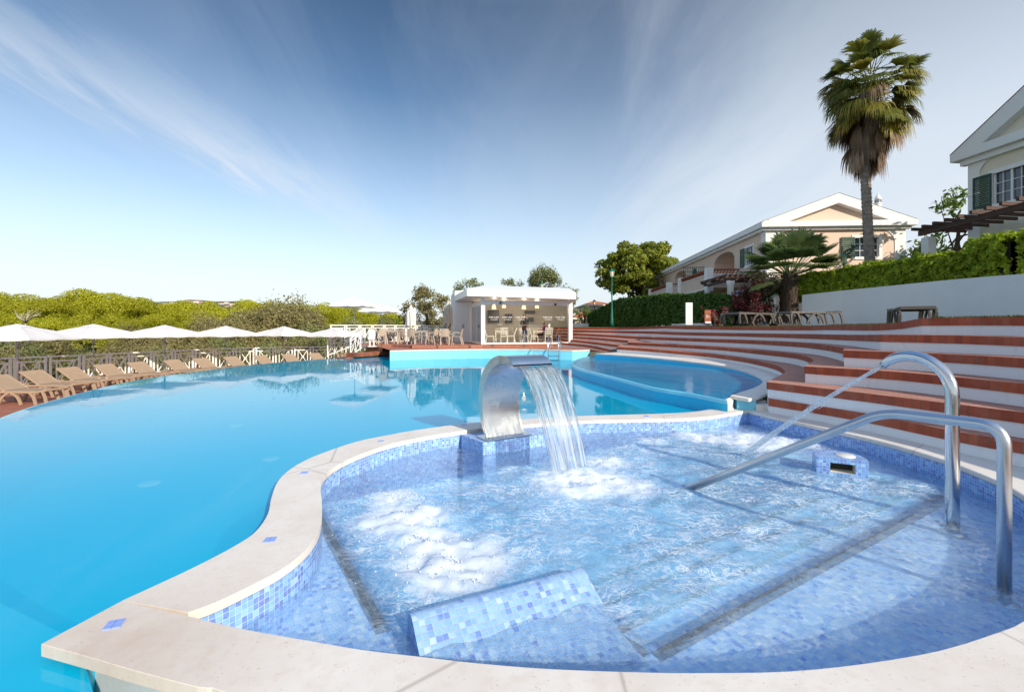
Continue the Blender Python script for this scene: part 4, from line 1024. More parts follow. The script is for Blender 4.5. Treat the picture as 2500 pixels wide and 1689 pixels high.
up=[(43,793,15.2),(228,793,17.8),(402,795,20.5),(552,797,23.2),(693,798,25.4),(817,801,26.3)]
pp=None
for i,(u,v,d) in enumerate(up):
    lab='off white square parasol over the tan loungers, %s from the left'%ordn[i]
    if pp is None: pp=o=parasol('parasol',lab,'white parasols in the row by the fence',2.24,1.24,.44)
    else: o=copy_tree(pp,label=lab)
    x,y,_=PX(u,d,0); o.location=(x,y,ZL); o.rotation_euler=(0,0,math.atan2(-y,-x)+R([8,-10,4,14,-4,6][i])); zt=EYE-(v-HV)*d/FPX; s_=(zt-ZL)/2.24; o.scale=(1,1,s_)
# white railings
def fence_panel(mb_,mb2,a,b,zr,H):
    """one framed panel between two pairs of posts"""
    a=Vector(a);b=Vector(b); t_=(b-a); L=t_.length; t_/=L
    P_=lambda x,z,za=0: a+t_*x+Vector((0,0,z))+Vector((0,0,(b.z-a.z)*0))
    for x in (.07,L-.07): mb_.bar(P_(x,0),P_(x,H),.06,.06)
    for z in (.10,H-.17): mb2.bar(P_(.07,z),P_(L-.07,z),.04,.05)
    x0,x1=.24,L-.24
    for x in (x0,x1): mb2.bar(P_(x,.10),P_(x,H-.17),.035,.035)
    zc=(.10+H-.17)/2; xc=L/2
    for (x,z) in ((x0,.10),(x1,.10),(x0,H-.17),(x1,H-.17)): mb2.bar(P_(x,z),P_(xc,zc),.032,.032)
    ring=[P_(xc+.05*math.cos(k*math.pi/4),zc+.05*math.sin(k*math.pi/4)) for k in range(9)]
    for p0,p1 in zip(ring,ring[1:]): mb2.bar(p0,p1,.02,.03)
def fence(name,label,pts,H,pitch,cat='railing'):
    root=thing(name,label,cat,tuple(pts[0]))
    cum=[0]
    for a,b in zip(pts,pts[1:]): cum.append(cum[-1]+(Vector(b)-Vector(a)).length)
    n=max(1,round(cum[-1]/pitch))
    def at(s_):
        k=max(i for i in range(len(cum)-1) if cum[i]<=s_+1e-9); f=(s_-cum[k])/(cum[k+1]-cum[k]); return Vector(pts[k]).lerp(Vector(pts[k+1]),min(1,f))
    st=[at(cum[-1]*k/n) for k in range(n+1)]
    for a,b in zip(st,st[1:]):
        m1,m2=MB(),MB(); fence_panel(m1,m2,a,b,a.z,H); 
        for i in range(0,len(m2.f)): pass
        o1=len(m1.v); m1.v+=m2.v; m1.f+=[tuple(k+o1 for k in f) for f in m2.f]; m1.uv+=m2.uv; m1.m+=m2.m; m1.sm+=m2.sm
        m1.build('panel',M_wpaint,root)
    mb=MB()
    for a,b in zip(st,st[1:]): mb.bar(a+Vector((0,0,H)),b+Vector((0,0,H)),.07,.05)
    mb.build('top_rail',M_wpaint,root)
    return root
fence('railing','white cross-braced metal railing behind the tan loungers',fence_pts,1.05,1.0)
ur=[PX(805,27.2,ZP-.13),PX(868,28.6,ZP-.12),PX(960,31.5,ZP-.1),PX(1030,34.,ZP-.1),PX(1093,36,ZP-.1)]
fence('railing','white railing along the back of the cafe deck behind the beige chairs',[tuple(p) for p in smooth_poly(ur,3)],1.2,1.05)
# stair railings, descending from the deck to the loungers
def stair_rail(label,a,b,H,n):
    root=thing('stair_railing',label,'railing',tuple(b)); a=Vector(a); b=Vector(b)
    mb=MB(); up_=Vector((0,0,H)); mb.bar(a+up_,b+up_,.06,.06); mb.build('top_rail',M_wpaint,root)
    mb=MB(); mb.bar(a+Vector((0,0,.12)),b+Vector((0,0,.12)),.04,.05); mb.bar(a+up_*.86,b+up_*.86,.035,.04); mb.build('bottom_rail',M_wpaint,root)
    for k in range(n+1):
        p=a.lerp(b,k/n); mb=MB(); mb.bar(p-Vector((0,0,.0 if k else .15)),p+up_*(1.04 if k in (0,n) else 1),.055 if k in (0,n) else .03,.055 if k in (0,n) else .03); mb.build('post',M_wpaint,root)
    for k in range(n):
        p,q_=a.lerp(b,k/n),a.lerp(b,(k+1)/n); mb=MB(); mb.bar(p+Vector((0,0,.12)),q_+up_*.86,.022,.022); mb.bar(p+up_*.86,q_+Vector((0,0,.12)),.022,.022); mb.build('cross_brace',M_wpaint,root)
    return root
stair_rail('white sloping stair railing nearest the pool, beside the timber steps',PD(891,848,24.4),PD(856,874,23.7),1.02,3)
stair_rail('white sloping stair railing on the fence side of the steps',PD(880,842,28.2),PD(800,872,25.6),1.0,5)
# menu box on two legs
bx=thing('menu_stand','white box on two legs standing beside the stair railing','stand',PD(908,848,23.6))
c=Vector(PD(908,846,23.6)); mb=MB(); mb.box((c.x,c.y,c.z+.62),(.30,.22,.48)); bev(mb.build('box',M_wpaint,bx),.01,2)
for s_ in (-1,1):
    mb=MB(); mb.box((c.x+s_*.10,c.y,c.z+.2),(.05,.06,.42)); mb.build('leg',M_wpaint,bx)
mb=MB(); mb.box((c.x+.03,c.y,c.z+.01),(.38,.3,.04)); mb.build('foot_plate',M_wpaint,bx)
# ================================================================ cafe pavilion
M_clad=None
def clad_mat():
    t=NT('white_board_cladding'); v=t.world(); s=t.n('SeparateXYZ'); t.l(v,s.inputs[0])
    f=t.math('FRACT',t.math('MULTIPLY',s.outputs[2],8.0)); g=t.ramp(f,[(.0,1.),(.06,0.),(1.,0.)])
    col=t.mix(g,(.76,.76,.75),(.50,.50,.50)); t.surf(t.bsdf(col,.5,0,.4,t.bump(t.math('SUBTRACT',1.,g),.4,.006))); return t.mat
M_clad=clad_mat(); M_wgloss=simple('white_coated_panel',(.80,.80,.79),.35,var=.015,bump=.03,coords='world')
def glass_mat():
    t=NT('clear_glass'); fr=t.n('Fresnel'); fr.inputs['IOR'].default_value=1.45
    tr=t.n('BsdfTransparent'); tr.inputs['Color'].default_value=(.93,.96,.96,1); gl=t.n('BsdfGlossy'); gl.inputs['Roughness'].default_value=0
    m=t.n('MixShader'); t.l(fr.outputs[0],m.inputs[0]); t.l(tr.outputs[0],m.inputs[1]); t.l(gl.outputs[0],m.inputs[2]); t.surf(m.outputs[0]); return t.mat
M_glass=glass_mat(); M_black=simple('black_metal',(.015,.015,.017),.4,var=.02)
M_floor_i=simple('grey_floor',(.48,.44,.40),.5,var=.06,coords='world')
FL=Vector((-1.60,25.0,0)); FR=Vector((3.32,26.0,0)); BL=Vector((-2.55,28.7,0)); BR=Vector((3.9,30.2,0)); AL=Vector((-3.66,29.05,0)); AB=Vector((-4.55,34.0,0)); BB=Vector((3.6,33.5,0))
up_=lambda p,z: Vector((p.x,p.y,z))
cafe=thing('cafe_pavilion','white glazed cafe pavilion at the far end of the pool','building',(0.8,27,.45))
mb=MB(); slab(mb,[tuple(up_(p,.602)) for p in (FL,FR,BR,BB,AB,AL,BL)],.602,.03); mb.build('floor',M_floor_i,cafe)
mb=MB(); 
for a,b in ((FL,FR),(BL,FL)): mb.ribbon([tuple(up_(a,.45)),tuple(up_(b,.45))],[tuple(up_(a,.61)),tuple(up_(b,.61))],uvx=5.)
mb.build('brick_plinth',M_brickfloor,cafe)
mb=MB()
ft=(FR-FL).normalized(); fn=Vector((ft.y,-ft.x,0)); ang=math.atan2(ft.y,ft.x)
mb.bar(up_(FL,.65),up_(FR,.65),.12,.09); mb.build('sill',M_wgloss,cafe)
for p in (FL,FR):
    mb=MB(); mb.box((p.x,p.y,1.86),(.22,.22,2.52),ang); bev(mb.build('corner_post',M_wgloss,cafe),.008,2)
mb=MB(); mb.bar(up_(FL,2.90),up_(FR,2.88),.14,.24); mb.bar(up_(BL,2.90),up_(FL,2.90),.12,.24); mb.build('head_beam',M_wgloss,cafe)
# roof: soffit, fascia and a low hipped top
RF=[up_(FL,3.19)-ft*.9*.5+fn*1.0+Vector((-.55,0,0)), up_(FR,3.08)+ft*.35+fn*1.0, up_(BR,3.1)+ft*.35, up_(BB,3.1), up_(AB,3.15)+Vector((.6,0,0)), up_(AL,3.17)+Vector((-.02,-.05,0))]
RF[0]=Vector(PD(1140,722.3,24.0)); RF[1]=Vector(PD(1406,730.5,25.0)); RF[5]=Vector(PD(1110.5,735.5,29.0))
hh=[.38,.37,.36,.36,.36,.36]; RT=[p+Vector((0,0,h)) for p,h in zip(RF,hh)]
mb=MB(); mb.poly([[tuple(p) for p in RF]],flip=True); mb.build('soffit',M_wgloss,cafe)
mb=MB(); mb.ribbon([tuple(p) for p in RF],[tuple(p) for p in RT],closed=True); mb.build('fascia',M_wgloss,cafe,fixn=False)
ctr=Vector((.5,29.5,0)); RI=[Vector(PD(1182,696.8,26.2)),Vector(PD(1390,703.5,27.2)),Vector((3.4,30.,3.9)),Vector((3.0,32.8,3.9)),Vector((-3.4,33,3.95)),Vector((-2.7,29.5,3.95))]
mb=MB(); mb.ribbon([tuple(p) for p in RT],[tuple(p) for p in RI],closed=True); mb.poly([[tuple(p) for p in RI]]); mb.build('roof',M_wgloss,cafe)
# walls
mb=MB()
def wallq(mb,a,b,z0,z1): mb.quad(tuple(up_(a,z0)),tuple(up_(b,z0)),tuple(up_(b,z1)),tuple(up_(a,z1)))
wallq(mb,AL,BL,.6,3.16); wallq(mb,AB,AL,.45,3.9); wallq(mb,BB,AB,.45,3.5); wallq(mb,BR,BB,.45,3.2); wallq(mb,FR,BR,2.78,3.1)
a=AL+Vector((0,-.0,0)); mb.quad(tuple(up_(AL,3.16)),tuple(up_(AL+Vector((.75,-.1,0)),3.16)),tuple(up_(AL+Vector((.75,-.1,0)),3.93)),tuple(up_(AL,3.88)))
mb.build('cladding',M_clad,cafe)
# inner back wall and counter side
IBL=Vector((-2.4,31.2,0)); IBR=Vector((3.75,31.8,0)); mb=MB(); wallq(mb,IBL,IBR,.6,3.1); wallq(mb,IBL,BL+Vector((.02,0,0)),.6,3.1)
M_inw=simple('warm_grey_interior_wall',(.82,.77,.69),.7,var=.04,coords='world'); mb.build('interior_wall',M_inw,cafe)
# door in the left wall
dt=(BL-AL).normalized(); dn_=Vector((dt.y,-dt.x,0)); d0=AL+dt*.10+dn_*.02; 
mb=MB(); c=d0+dt*.46; mb.box((c.x,c.y,1.66),(.92,.03,2.1),math.atan2(dt.y,dt.x)); dr=bev(mb.build('door',M_clad,cafe),.006,2)
mb=MB(); c2=d0+dt*.50+dn_*.05; mb.box((c2.x,c2.y,1.62),(.04,.05,.26),math.atan2(dt.y,dt.x)); mb.box((c2.x,c2.y-.03,1.62),(.14,.03,.03),math.atan2(dt.y,dt.x)); mb.build('handle',M_pole,dr)
# glazing: five sliding panes in front, two at the side, one open return on the right
def pane(a,b,z0=.70,z1=2.78,frame=False):
    mb=MB(); mb.quad(tuple(up_(a,z0)),tuple(up_(b,z0)),tuple(up_(b,z1)),tuple(up_(a,z1))); p=mb.build('glass_pane',M_glass,cafe)
    if frame:
        mb=MB()
        for q_ in (a,b): mb.bar(up_(q_,z0-.04),up_(q_,z1+.03),.07,.07)
        for z in (z0,z1): mb.bar(up_(a,z),up_(b,z),.06,.07)
        mb.build('frame',M_wgloss,p)
    return p
fa=FL+ft*.12; fl_=(FR-FL).length-.24; panes=[]
for k in range(5):
    a=fa+ft*(fl_*k/5+.006); b=fa+ft*(fl_*(k+1)/5-.006); panes.append(pane(a,b))
sdv=(BL-FL); pane(FL+sdv*.08,FL+sdv*.50,frame=True); pane(FL+sdv*.52,FL+sdv*.94,frame=True)
sdr=(BR-FR); pane(FR+sdr*.05,FR+sdr*.48,frame=True); pane(FR+sdr*.5,FR+sdr*.95,frame=True)
M_letter=simple('white_vinyl_lettering',(.80,.80,.80),.5,var=.01)
def text(s,loc,size,rz,parent,name='lettering',mat=None,ext=.002,align='CENTER',rx=90):
    cu=bpy.data.curves.new(name,'FONT'); cu.body=s; cu.size=size; cu.align_x=align; cu.extrude=ext; cu.resolution_u=2; cu.materials.append(mat or M_letter)
    o=bpy.data.objects.new(name,cu); COL.objects.link(o); dg=bpy.context.evaluated_depsgraph_get(); me=bpy.data.meshes.new_from_object(o.evaluated_get(dg)); bpy.data.objects.remove(o); o=bpy.data.objects.new(name,me); COL.objects.link(o); o.parent=parent
    M=Matrix.Translation(loc)@Matrix.Rotation(rz,4,'Z')@Matrix.Rotation(R(rx),4,'X'); o.matrix_basis=wmat(parent).inverted()@M; return o
for k,p in enumerate(panes):
    u=[1205.5,1238,1271,1337,1368][k]; r=(u-HU)/FPX; 
    s_=(r*FL.y-FL.x)/(ft.x-r*ft.y); q_=FL+ft*s_+fn*.012
    z=EYE-(776.2-HV)*q_.y/FPX
    text('PURE CAFE',(q_.x,q_.y,z),.112,ang,p); text('by longevity',(q_.x+.03,q_.y,z-.11),.082,ang,p,ext=.003)
for u in (1221,1354):
    r=(u-HU)/FPX; s_=(r*FL.y-FL.x)/(ft.x-r*ft.y); q_=FL+ft*s_+fn*.15; mb=MB(); mb.box((q_.x,q_.y,EYE-(739.5+(u>1300)*4-HV)*q_.y/FPX),(.10,.14,.10),ang); bev(mb.build('spotlight',M_black,cafe),.01,2)
# pendant lamps, lit
def emit(name,c,s):
    t=NT(name); e=t.n('Emission'); e.inputs['Color'].default_value=c+(1,); e.inputs['Strength'].default_value=s; t.surf(e.outputs[0]); return t.mat
M_lamp=emit('lit_lamp_shade',(1.,.62,.30),1.6)
for i,(u,v) in enumerate(((1206,750),(1230.5,747),(1279,750),(1311,748))):
    d=[27.2,28.4,27.6,28.8][i]; p=Vector(PD(u,v,d)); lt=thing('pendant_lamp','lit amber pendant lamp in the cafe, %s from the left'%ordn[i],'lamp',(p.x,p.y,3.08),0,'lit pendant lamps inside the cafe')
    mb=MB(); mb.tube([(p.x,p.y,3.1),(p.x,p.y,p.z+.1)],.008,6); mb.build('cord',M_black,lt)
    mb=MB(); mb.lathe([(.06,.12),(.10,.08),(.13,-.10),(.11,-.12)][::-1],p,14); mb.build('lamp_shade',M_lamp,lt)
    pl_=bpy.data.lights.new('lamp_light','POINT'); pl_.energy=17; pl_.color=(1.,.80,.58); pl_.shadow_soft_size=.02; po_=bpy.data.objects.new('lamp_light',pl_); COL.objects.link(po_); po_.parent=lt; po_.location=(0,0,p.z-3.08-.22)
# dark pictures and a notice on the back wall
def board(u0,v0,u1,v1,d,name,label,cat,c,rim=None):
    a=Vector(PD(u0,v1,d)); b=Vector(PD(u1,v0,d)); root=thing(name,label,cat,((a.x+b.x)/2,d,a.z))
    mb=MB(); mb.box(((a.x+b.x)/2,d,(a.z+b.z)/2),(b.x-a.x,.04,b.z-a.z)); bev(mb.build('panel',c,root),.006,1)
    mb=MB()
    w_=.03
    for (x0,z0,x1,z1) in ((a.x,a.z,b.x,a.z),(a.x,b.z,b.x,b.z),(a.x,a.z,a.x,b.z),(b.x,a.z,b.x,b.z)): mb.bar((x0,d-.03,z0),(x1,d-.03,z1),w_,w_)
    mb.build('frame',rim or M_black,root); return root
M_pic=simple('dark_photograph',(.035,.032,.032),.25,var=.5,scale=3,c2=(.12,.10,.09)); M_slate=simple('dark_slate_board',(.02,.02,.02),.4,var=.3,c2=(.07,.065,.06))
board(1191,758,1218,787.5,31.0,'wall_picture','large dark framed picture on the left of the cafe back wall','picture',M_pic)
board(1233,767,1249.5,788,31.05,'wall_picture','smaller dark picture in the middle of the cafe back wall','picture',M_slate)
board(1281.5,758.5,1306,765.5,31.2,'wall_sign','long narrow dark sign high on the cafe back wall','sign',M_slate)
board(1290,775.5,1302,784,31.2,'wall_screen','small dark screen on the cafe wall behind the standing person','screen',M_pic)
board(1215,791,1224.5,795,31.0,'notice','small white notice below the large dark picture','notice',M_wgloss,M_wgloss)
# serving counter with a white cabinet
a=Vector(PD(1268,834,30.0)); ct=thing('serving_counter','white serving counter behind the standing person','counter',(a.x+.9,30,.6))
mb=MB(); mb.box((a.x+.75,30.2,1.12),(1.6,.6,1.04)); bev(mb.build('cabinet',M_wgloss,ct),.01,2)
mb=MB(); mb.box((a.x+.75,30.15,1.66),(1.7,.7,.04)); mb.build('worktop',M_wgloss,ct)
mb=MB(); mb.box((a.x+.95,29.88,1.30),(.7,.03,.5)); mb.build('glass_front',M_inw,ct)

# ================================================================ furniture
M_beige=simple('beige_moulded_plastic',(.46,.385,.31),.5,var=.04); M_ivory=simple('ivory_metal',(.74,.70,.61),.4,var=.03); M_seat=simple('straw_seat',(.52,.40,.22),.8,var=.1)
def arm_chair(name,label,group):
    r=thing(name,label,'chair',(0,0,0),0,group)      # faces +y
    mb=MB(); mb.box((0,.0,.44),(.46,.45,.03)); bev(mb.build('seat',M_beige,r),.012,2)
    mb=MB(); n=6; A=[];B=[]
    for k in range(n+1):
        x=-.22+.44*k/n; c_=.03*math.cos(math.pi*(k/n-.5)); A.append((x,-.20-c_,.46)); B.append((x*.92,-.29-c_,.86-.02*abs(k/n-.5)))
    mb.ribbon(A,B,smooth=True); mb.ribbon([(x,y-.02,z) for x,y,z in B],[(x,y-.02,z) for x,y,z in A],smooth=True); mb.ribbon(B,[(x,y-.02,z) for x,y,z in B]); mb.build('backrest',M_beige,r)
    for sx in (-1,1):
        mb=MB(); mb.bar((sx*.22,.20,.44),(sx*.235,.24,0),.04,.045); mb.build('leg',M_beige,r)
        mb=MB(); mb.bar((sx*.21,-.21,.44),(sx*.225,-.31,0),.04,.05); mb.build('leg',M_beige,r)
        mb=MB(); sp=smooth_poly([(sx*.235,.21,.44),(sx*.25,.22,.62),(sx*.25,.10,.67),(sx*.23,-.24,.64)],3)
        for p0,p1 in zip(sp,sp[1:]): mb.bar(p0,p1,.045,.03)
        mb.build('armrest',M_beige,r)
    return r
def grid_chair(name,label,group):
    r=thing(name,label,'chair',(0,0,0),0,group)
    mb=MB(); mb.box((0,0,.45),(.42,.42,.035)); bev(mb.build('seat',M_seat,r),.012,2)
    mb=MB(); P_=lambda x,z:(x,-.20-.16*(z-.46)/.44,z)
    for x in (-.2,.2): mb.bar(P_(x,.44),P_(x*1.02,.92),.035,.035)
    for x in (-.07,.07): mb.bar(P_(x,.54),P_(x,.88),.05,.02)
    for z in (.56,.66,.77): mb.bar(P_(-.2,z),P_(.2,z),.02,.045)
    mb.bar(P_(-.215,.885),P_(.215,.885),.03,.07); mb.build('backrest',M_ivory,r)
    for sx in (-1,1):
        mb=MB(); mb.bar((sx*.19,.19,.45),(sx*.20,.22,0),.032,.032); mb.build('leg',M_ivory,r)
        mb=MB(); mb.bar((sx*.19,-.19,.45),(sx*.20,-.27,0),.032,.032); mb.build('leg',M_ivory,r)
    mb=MB(); 
    for y in (-.19,.19): mb.bar((-.19,y,.415),(.19,y,.415),.025,.035)
    for x in (-.19,.19): mb.bar((x,-.19,.415),(x,.19,.415),.025,.035)
    mb.build('seat_frame',M_ivory,r); return r
def table(name,label,group,m,sz=.78):
    r=thing(name,label,'table',(0,0,0),0,group)
    mb=MB(); mb.box((0,0,.735),(sz,sz,.03)); bev(mb.build('tabletop',m,r),.01,2)
    mb=MB(); h=sz/2-.06
    for s_ in (-1,1): mb.bar((-h,s_*h,.69),(h,s_*h,.69),.03,.06); mb.bar((s_*h,-h,.69),(s_*h,h,.69),.03,.06)
    mb.build('apron',m,r)
    for sx in (-1,1):
        for sy in (-1,1):
            mb=MB(); mb.box((sx*h,sy*h,.36),(.055,.055,.72)); mb.build('leg',m,r)
    return r
gA='beige armchairs on the cafe deck'
AC=[(903,26.6,2.8,'by the menu stand'),(932,25.4,.5,'in front, beside the white menu stand'),(962,26.4,2.6,'facing the pool'),(987,26.6,-.4,'with its back to the pool, under the open parasol row'),(1009,24.9,-.25,'left of the closed parasol foot'),(1042,27.4,2.9,'at the back by the railing'),(1054,24.6,1.25,'turned sideways at the front edge of the platform'),(1064,28,3.0,'in shade by the railing'),(1087,24.2,0.05,'seen square from behind beside the cafe door'),(1080,26.,3.1,'facing the pool across the last table'),(1116,24.5,1.5,'alone at the right end beside the cafe door'),(873,27.6,3.0,'at the far left behind the stair railing'),(948,28.4,2.9,'tucked behind a table at the back railing')]
pa=None
for u,d,rz,pos in AC:
    lab='beige armchair '+pos
    if pa is None: pa=o=arm_chair('arm_chair',lab,gA)
    else: o=copy_tree(pa,label=lab)
    x,y,_=PX(u,d,0); o.location=(x,y,ZP); o.rotation_euler=(0,0,rz)
pt=None
for u,d,pos in ((919,26.1,'leftmost, near the menu stand'),(958,25.6,'second from the left'),(1028,25.6,'beside the closed parasol'),(1084,25.0,'nearest the cafe door')):
    lab='beige square deck table, '+pos
    if pt is None: pt=o=table('deck_table',lab,'beige tables on the cafe deck',M_beige)
    else: o=copy_tree(pt,label=lab)
    x,y,_=PX(u,d,0); o.location=(x,y,ZP); o.rotation_euler=(0,0,.12)
pg=None; gG='ivory lattice-back chairs inside the cafe'
GC=[(1231,26.6,0.05,'seen square from behind at the left table'),(1196,26.9,-1.4,'sideways at the far left by the corner post'),(1216,28.7,3.0,'facing the pool behind the left table'),(1247,27.1,1.5,'sideways on the right of the left table'),(1262,28.8,-1.3,'in shade behind the standing person'),(1283,27.4,-1.3,'in front of the standing person'),(1302,26.9,-1.2,'on the left of the right-hand table'),(1318,28.9,3.0,'behind the right-hand table'),(1338,26.7,.1,'seen from behind at the right-hand table'),(1350,27.6,1.5,'sideways at the far right by the glass'),(1330,28.6,1.75,'under the seated person in the cap')]
for u,d,rz,pos in GC:
    lab='ivory lattice-back chair '+pos
    if pg is None: pg=o=grid_chair('lattice_chair',lab,gG)
    else: o=copy_tree(pg,label=lab)
    x,y,_=PX(u,d,0); o.location=(x,y,.602); o.rotation_euler=(0,0,rz)
t1=table('cafe_table','ivory cafe table on the left inside the pavilion','ivory tables inside the cafe',M_ivory); x,y,_=PX(1224,27.7,0); t1.location=(x,y,.602)
t2=copy_tree(t1,label='ivory cafe table on the right, by the seated person'); x,y,_=PX(1316,27.9,0); t2.location=(x,y,.602)
# open and closed parasols of the cafe deck
for i,(u,v,d) in enumerate(((866,724,28.0),(930,742,31.0))):
    o=copy_tree(pp,label='%s white parasol open above the cafe deck'%('taller left' if i==0 else 'lower right'),group='open white parasols on the cafe deck'); x,y,_=PX(u,d,0); zt=EYE-(v-HV)*d/FPX
    o.location=(x,y,ZP); o.rotation_euler=(0,0,math.atan2(-y,-x)+R(18)); o.scale=(.88,.88,(zt-ZP)/2.24)
def closed_parasol(label,u,v0,v1,d,c):
    x,y,_=PX(u,d,0); zt=EYE-(v0-HV)*d/FPX; zb_=EYE-(v1-HV)*d/FPX
    r=thing('closed_parasol',label,'parasol',(x,y,ZP),0,'closed white parasols on the cafe deck')
    mb=MB(); mb.lathe([(.3,ZP),(.3,ZP+.07),(.06,ZP+.09)],(x,y,0),18); mb.build('base',M_black,r)
    mb=MB(); mb.lathe([(.025,ZP+.05),(.025,zt)],(x,y,0),10); mb.build('pole',M_pole,r)
    mb=MB(); n=40; rows=[]; H_=zt-zb_
    for j in range(13):
        f=j/12; row=[]; base=.05+.13*min(1,f*3.0)+.07*f
        if .16<f<.26: base*=.88
        for i in range(n):
            a=2*math.pi*i/n; fold=1+.28*math.sin(a*8+.6*math.sin(f*5))*min(1,f*2)+.12*noise.noise((math.cos(a)*2,math.sin(a)*2,f*3+u))
            zz_=zt-H_*f+(.16*max(0,math.sin(a*4+1)))*(f>.9)*-1*f
            row.append((x+base*fold*math.cos(a),y+base*fold*math.sin(a),zz_))
        rows.append(mb.vert(*row))
    for A,B in zip(rows,rows[1:]):
        for i in range(n): mb.face((A[i],B[i],B[(i+1)%n],A[(i+1)%n]),None,0,True)
    mb.face(rows[0][::-1]); mb.build('furled_canopy',canvas_mat('furled_canvas',c),r)
    mb=MB(); mb.lathe([(.17,0),(.18,.03),(.17,.06)],(x,y,zt-H_*.22),16); mb.build('strap',M_canvas,r)
closed_parasol('bright white furled parasol standing among the beige chairs',1003,744,795,26.3,(.80,.78,.74))
closed_parasol('cream furled parasol beside the cafe wall',1094,733,790,27.6,(.66,.62,.52))

# ================================================================ people
def skin_body(name,verts,edges,rad,root,zones,parent=None,loc=(0,0,0),rz=0):
    me=bpy.data.meshes.new(name); me.from_pydata(verts,edges,[]); o=bpy.data.objects.new(name,me); COL.objects.link(o)
    m=o.modifiers.new('skin','SKIN'); 
    sv_=me.skin_vertices[0].data if me.skin_vertices else None
    if sv_ is None:
        bpy.context.view_layer.objects.active=o; 
    for i,r in enumerate(rad):
        sv_[i].radius=(r,r) if not hasattr(r,'__len__') else r; sv_[i].use_root=(i==root)
    s_=o.modifiers.new('sub','SUBSURF'); s_.levels=2; s_.render_levels=2
    dg=bpy.context.evaluated_depsgraph_get(); ev=o.evaluated_get(dg); m2=bpy.data.meshes.new_from_object(ev)
    bpy.data.objects.remove(o); o=bpy.data.objects.new(name,m2); COL.objects.link(o)
    m2.materials.clear()
    for zm,_ in zones: m2.materials.append(zm)
    for p in m2.polygons:
        p.use_smooth=True
        for i,(_,fn_) in enumerate(zones):
            if fn_(p.center): p.material_index=i; break
    return o
M_skin=simple('skin',(.52,.29,.19),.5,var=.05); M_hair=simple('dark_brown_hair',(.045,.022,.014),.5,var=.2,bscale=120); M_jack=simple('black_jacket',(.012,.013,.014),.7); M_olive=simple('olive_apron',(.045,.045,.02),.8); M_jean=simple('blue_jeans',(.03,.09,.30),.8,var=.2); M_redh=simple('red_shirt_hem',(.35,.03,.06),.8); M_mag=simple('magenta_top',(.42,.05,.30),.8); M_plum=simple('dark_plum_trousers',(.06,.015,.03),.8); M_cap=simple('tan_cap',(.50,.33,.18),.8)
def hand(V,E,Rd,w_,dirv,side,curl):
    """palm and five fingers grown from wrist index w_"""
    d=Vector(dirv).normalized(); wv=Vector(V[w_]); s_=Vector(side).normalized(); n_=d.cross(s_)
    V.append(tuple(wv+d*.05)); Rd.append((.034,.016)); pm=len(V)-1; E.append((w_,pm))
    for k,(o_,l) in enumerate(((-.026,.062),(-.009,.072),(.009,.068),(.026,.055))):
        b=Vector(V[pm])+d*.035+s_*o_; t1_=b+d*l*.55+n_*curl*l*.4; t2_=t1_+d*l*.30+n_*curl*l*.6
        i=len(V); V.extend([tuple(b),tuple(t1_),tuple(t2_)]); Rd.extend([.009,.0085,.007]); E.extend([(pm,i),(i,i+1),(i+1,i+2)])
    b=Vector(V[pm])-s_*.035; t1_=b-s_*.025+d*.03+n_*curl*.02; i=len(V); V.extend([tuple(b),tuple(t1_)]); Rd.extend([.011,.009]); E.extend([(pm,i),(i,i+1)])
def face_bits(root,c,fwd,M_sk):
    f=Vector(fwd).normalized(); s_=Vector((0,0,1)).cross(f).normalized(); c=Vector(c)
    mb=MB()
    for k in (-1,1): mb.lathe([(.001,-.008),(.009,0),(.001,.008)],c+f*.092+s_*(k*.032)+Vector((0,0,.005)),8,0)
    mb.build('eyes',M_hair,root)
# standing woman, head bent over what she holds
V=[(0,0,.96),(0,.0,1.10),(0,.01,1.28),(0,-.0,1.42),(0,.02,1.50),(0,.06,1.585),(0,.055,1.655)]; Rd=[(.15,.11),(.135,.10),(.155,.11),(.12,.085),.05,(.078,.09),(.065,.08)]; E=[(0,1),(1,2),(2,3),(3,4),(4,5),(5,6)]
for s_ in (-1,1):
    i=len(V); V+= [(s_*.175,-.01,1.40),(s_*.235,.0,1.13),(s_*.10,.22,1.08)]; Rd+=[.055,.043,.030]; E+=[(3,i),(i,i+1),(i+1,i+2)]
    hand(V,E,Rd,i+2,(-s_*.6,.75,.0),(0,0,1),.4*-s_)
    j=len(V); V+=[(s_*.09,0,.86),(s_*.10,.02,.50),(s_*.105,-.01,.09),(s_*.115,.12,.03)]; Rd+=[.092,.060,.042,.035]; E+=[(0,j),(j,j+1),(j+1,j+2),(j+2,j+3)]
zo=[(M_hair,lambda c:c.z<.09),(M_jean,lambda c:c.z<.84),(M_redh,lambda c:c.z<.90),(M_olive,lambda c:c.z<1.08 and abs(c.x)<.16 and c.y<.18),(M_skin,lambda c:c.z>1.475 or (c.y>.19)),(M_jack,lambda c:True)]
wx,wy,_=PX(1280.5,28.1,0); wm=thing('person','person standing in the cafe in a black jacket and blue jeans looking down','person',(wx,wy,.602),R(180))
b_=skin_body('body',V,E,Rd,0,zo); b_.parent=wm
mb=MB(); mb.lathe([(.001,.125),(.06,.11),(.095,.05),(.10,-.03),(.095,-.14),(.07,-.22)][::-1],(0,.025,1.615),16,M=None); hr=mb.build('hair',M_hair,wm,world=False); hr.scale=(1,.92,1)
mb=MB(); 
for k in (-1,1): mb.lathe([(.001,-.008),(.01,0),(.001,.008)],(k*.032,.148,1.60),8)
mb.build('eyes',M_hair,wm,world=False)
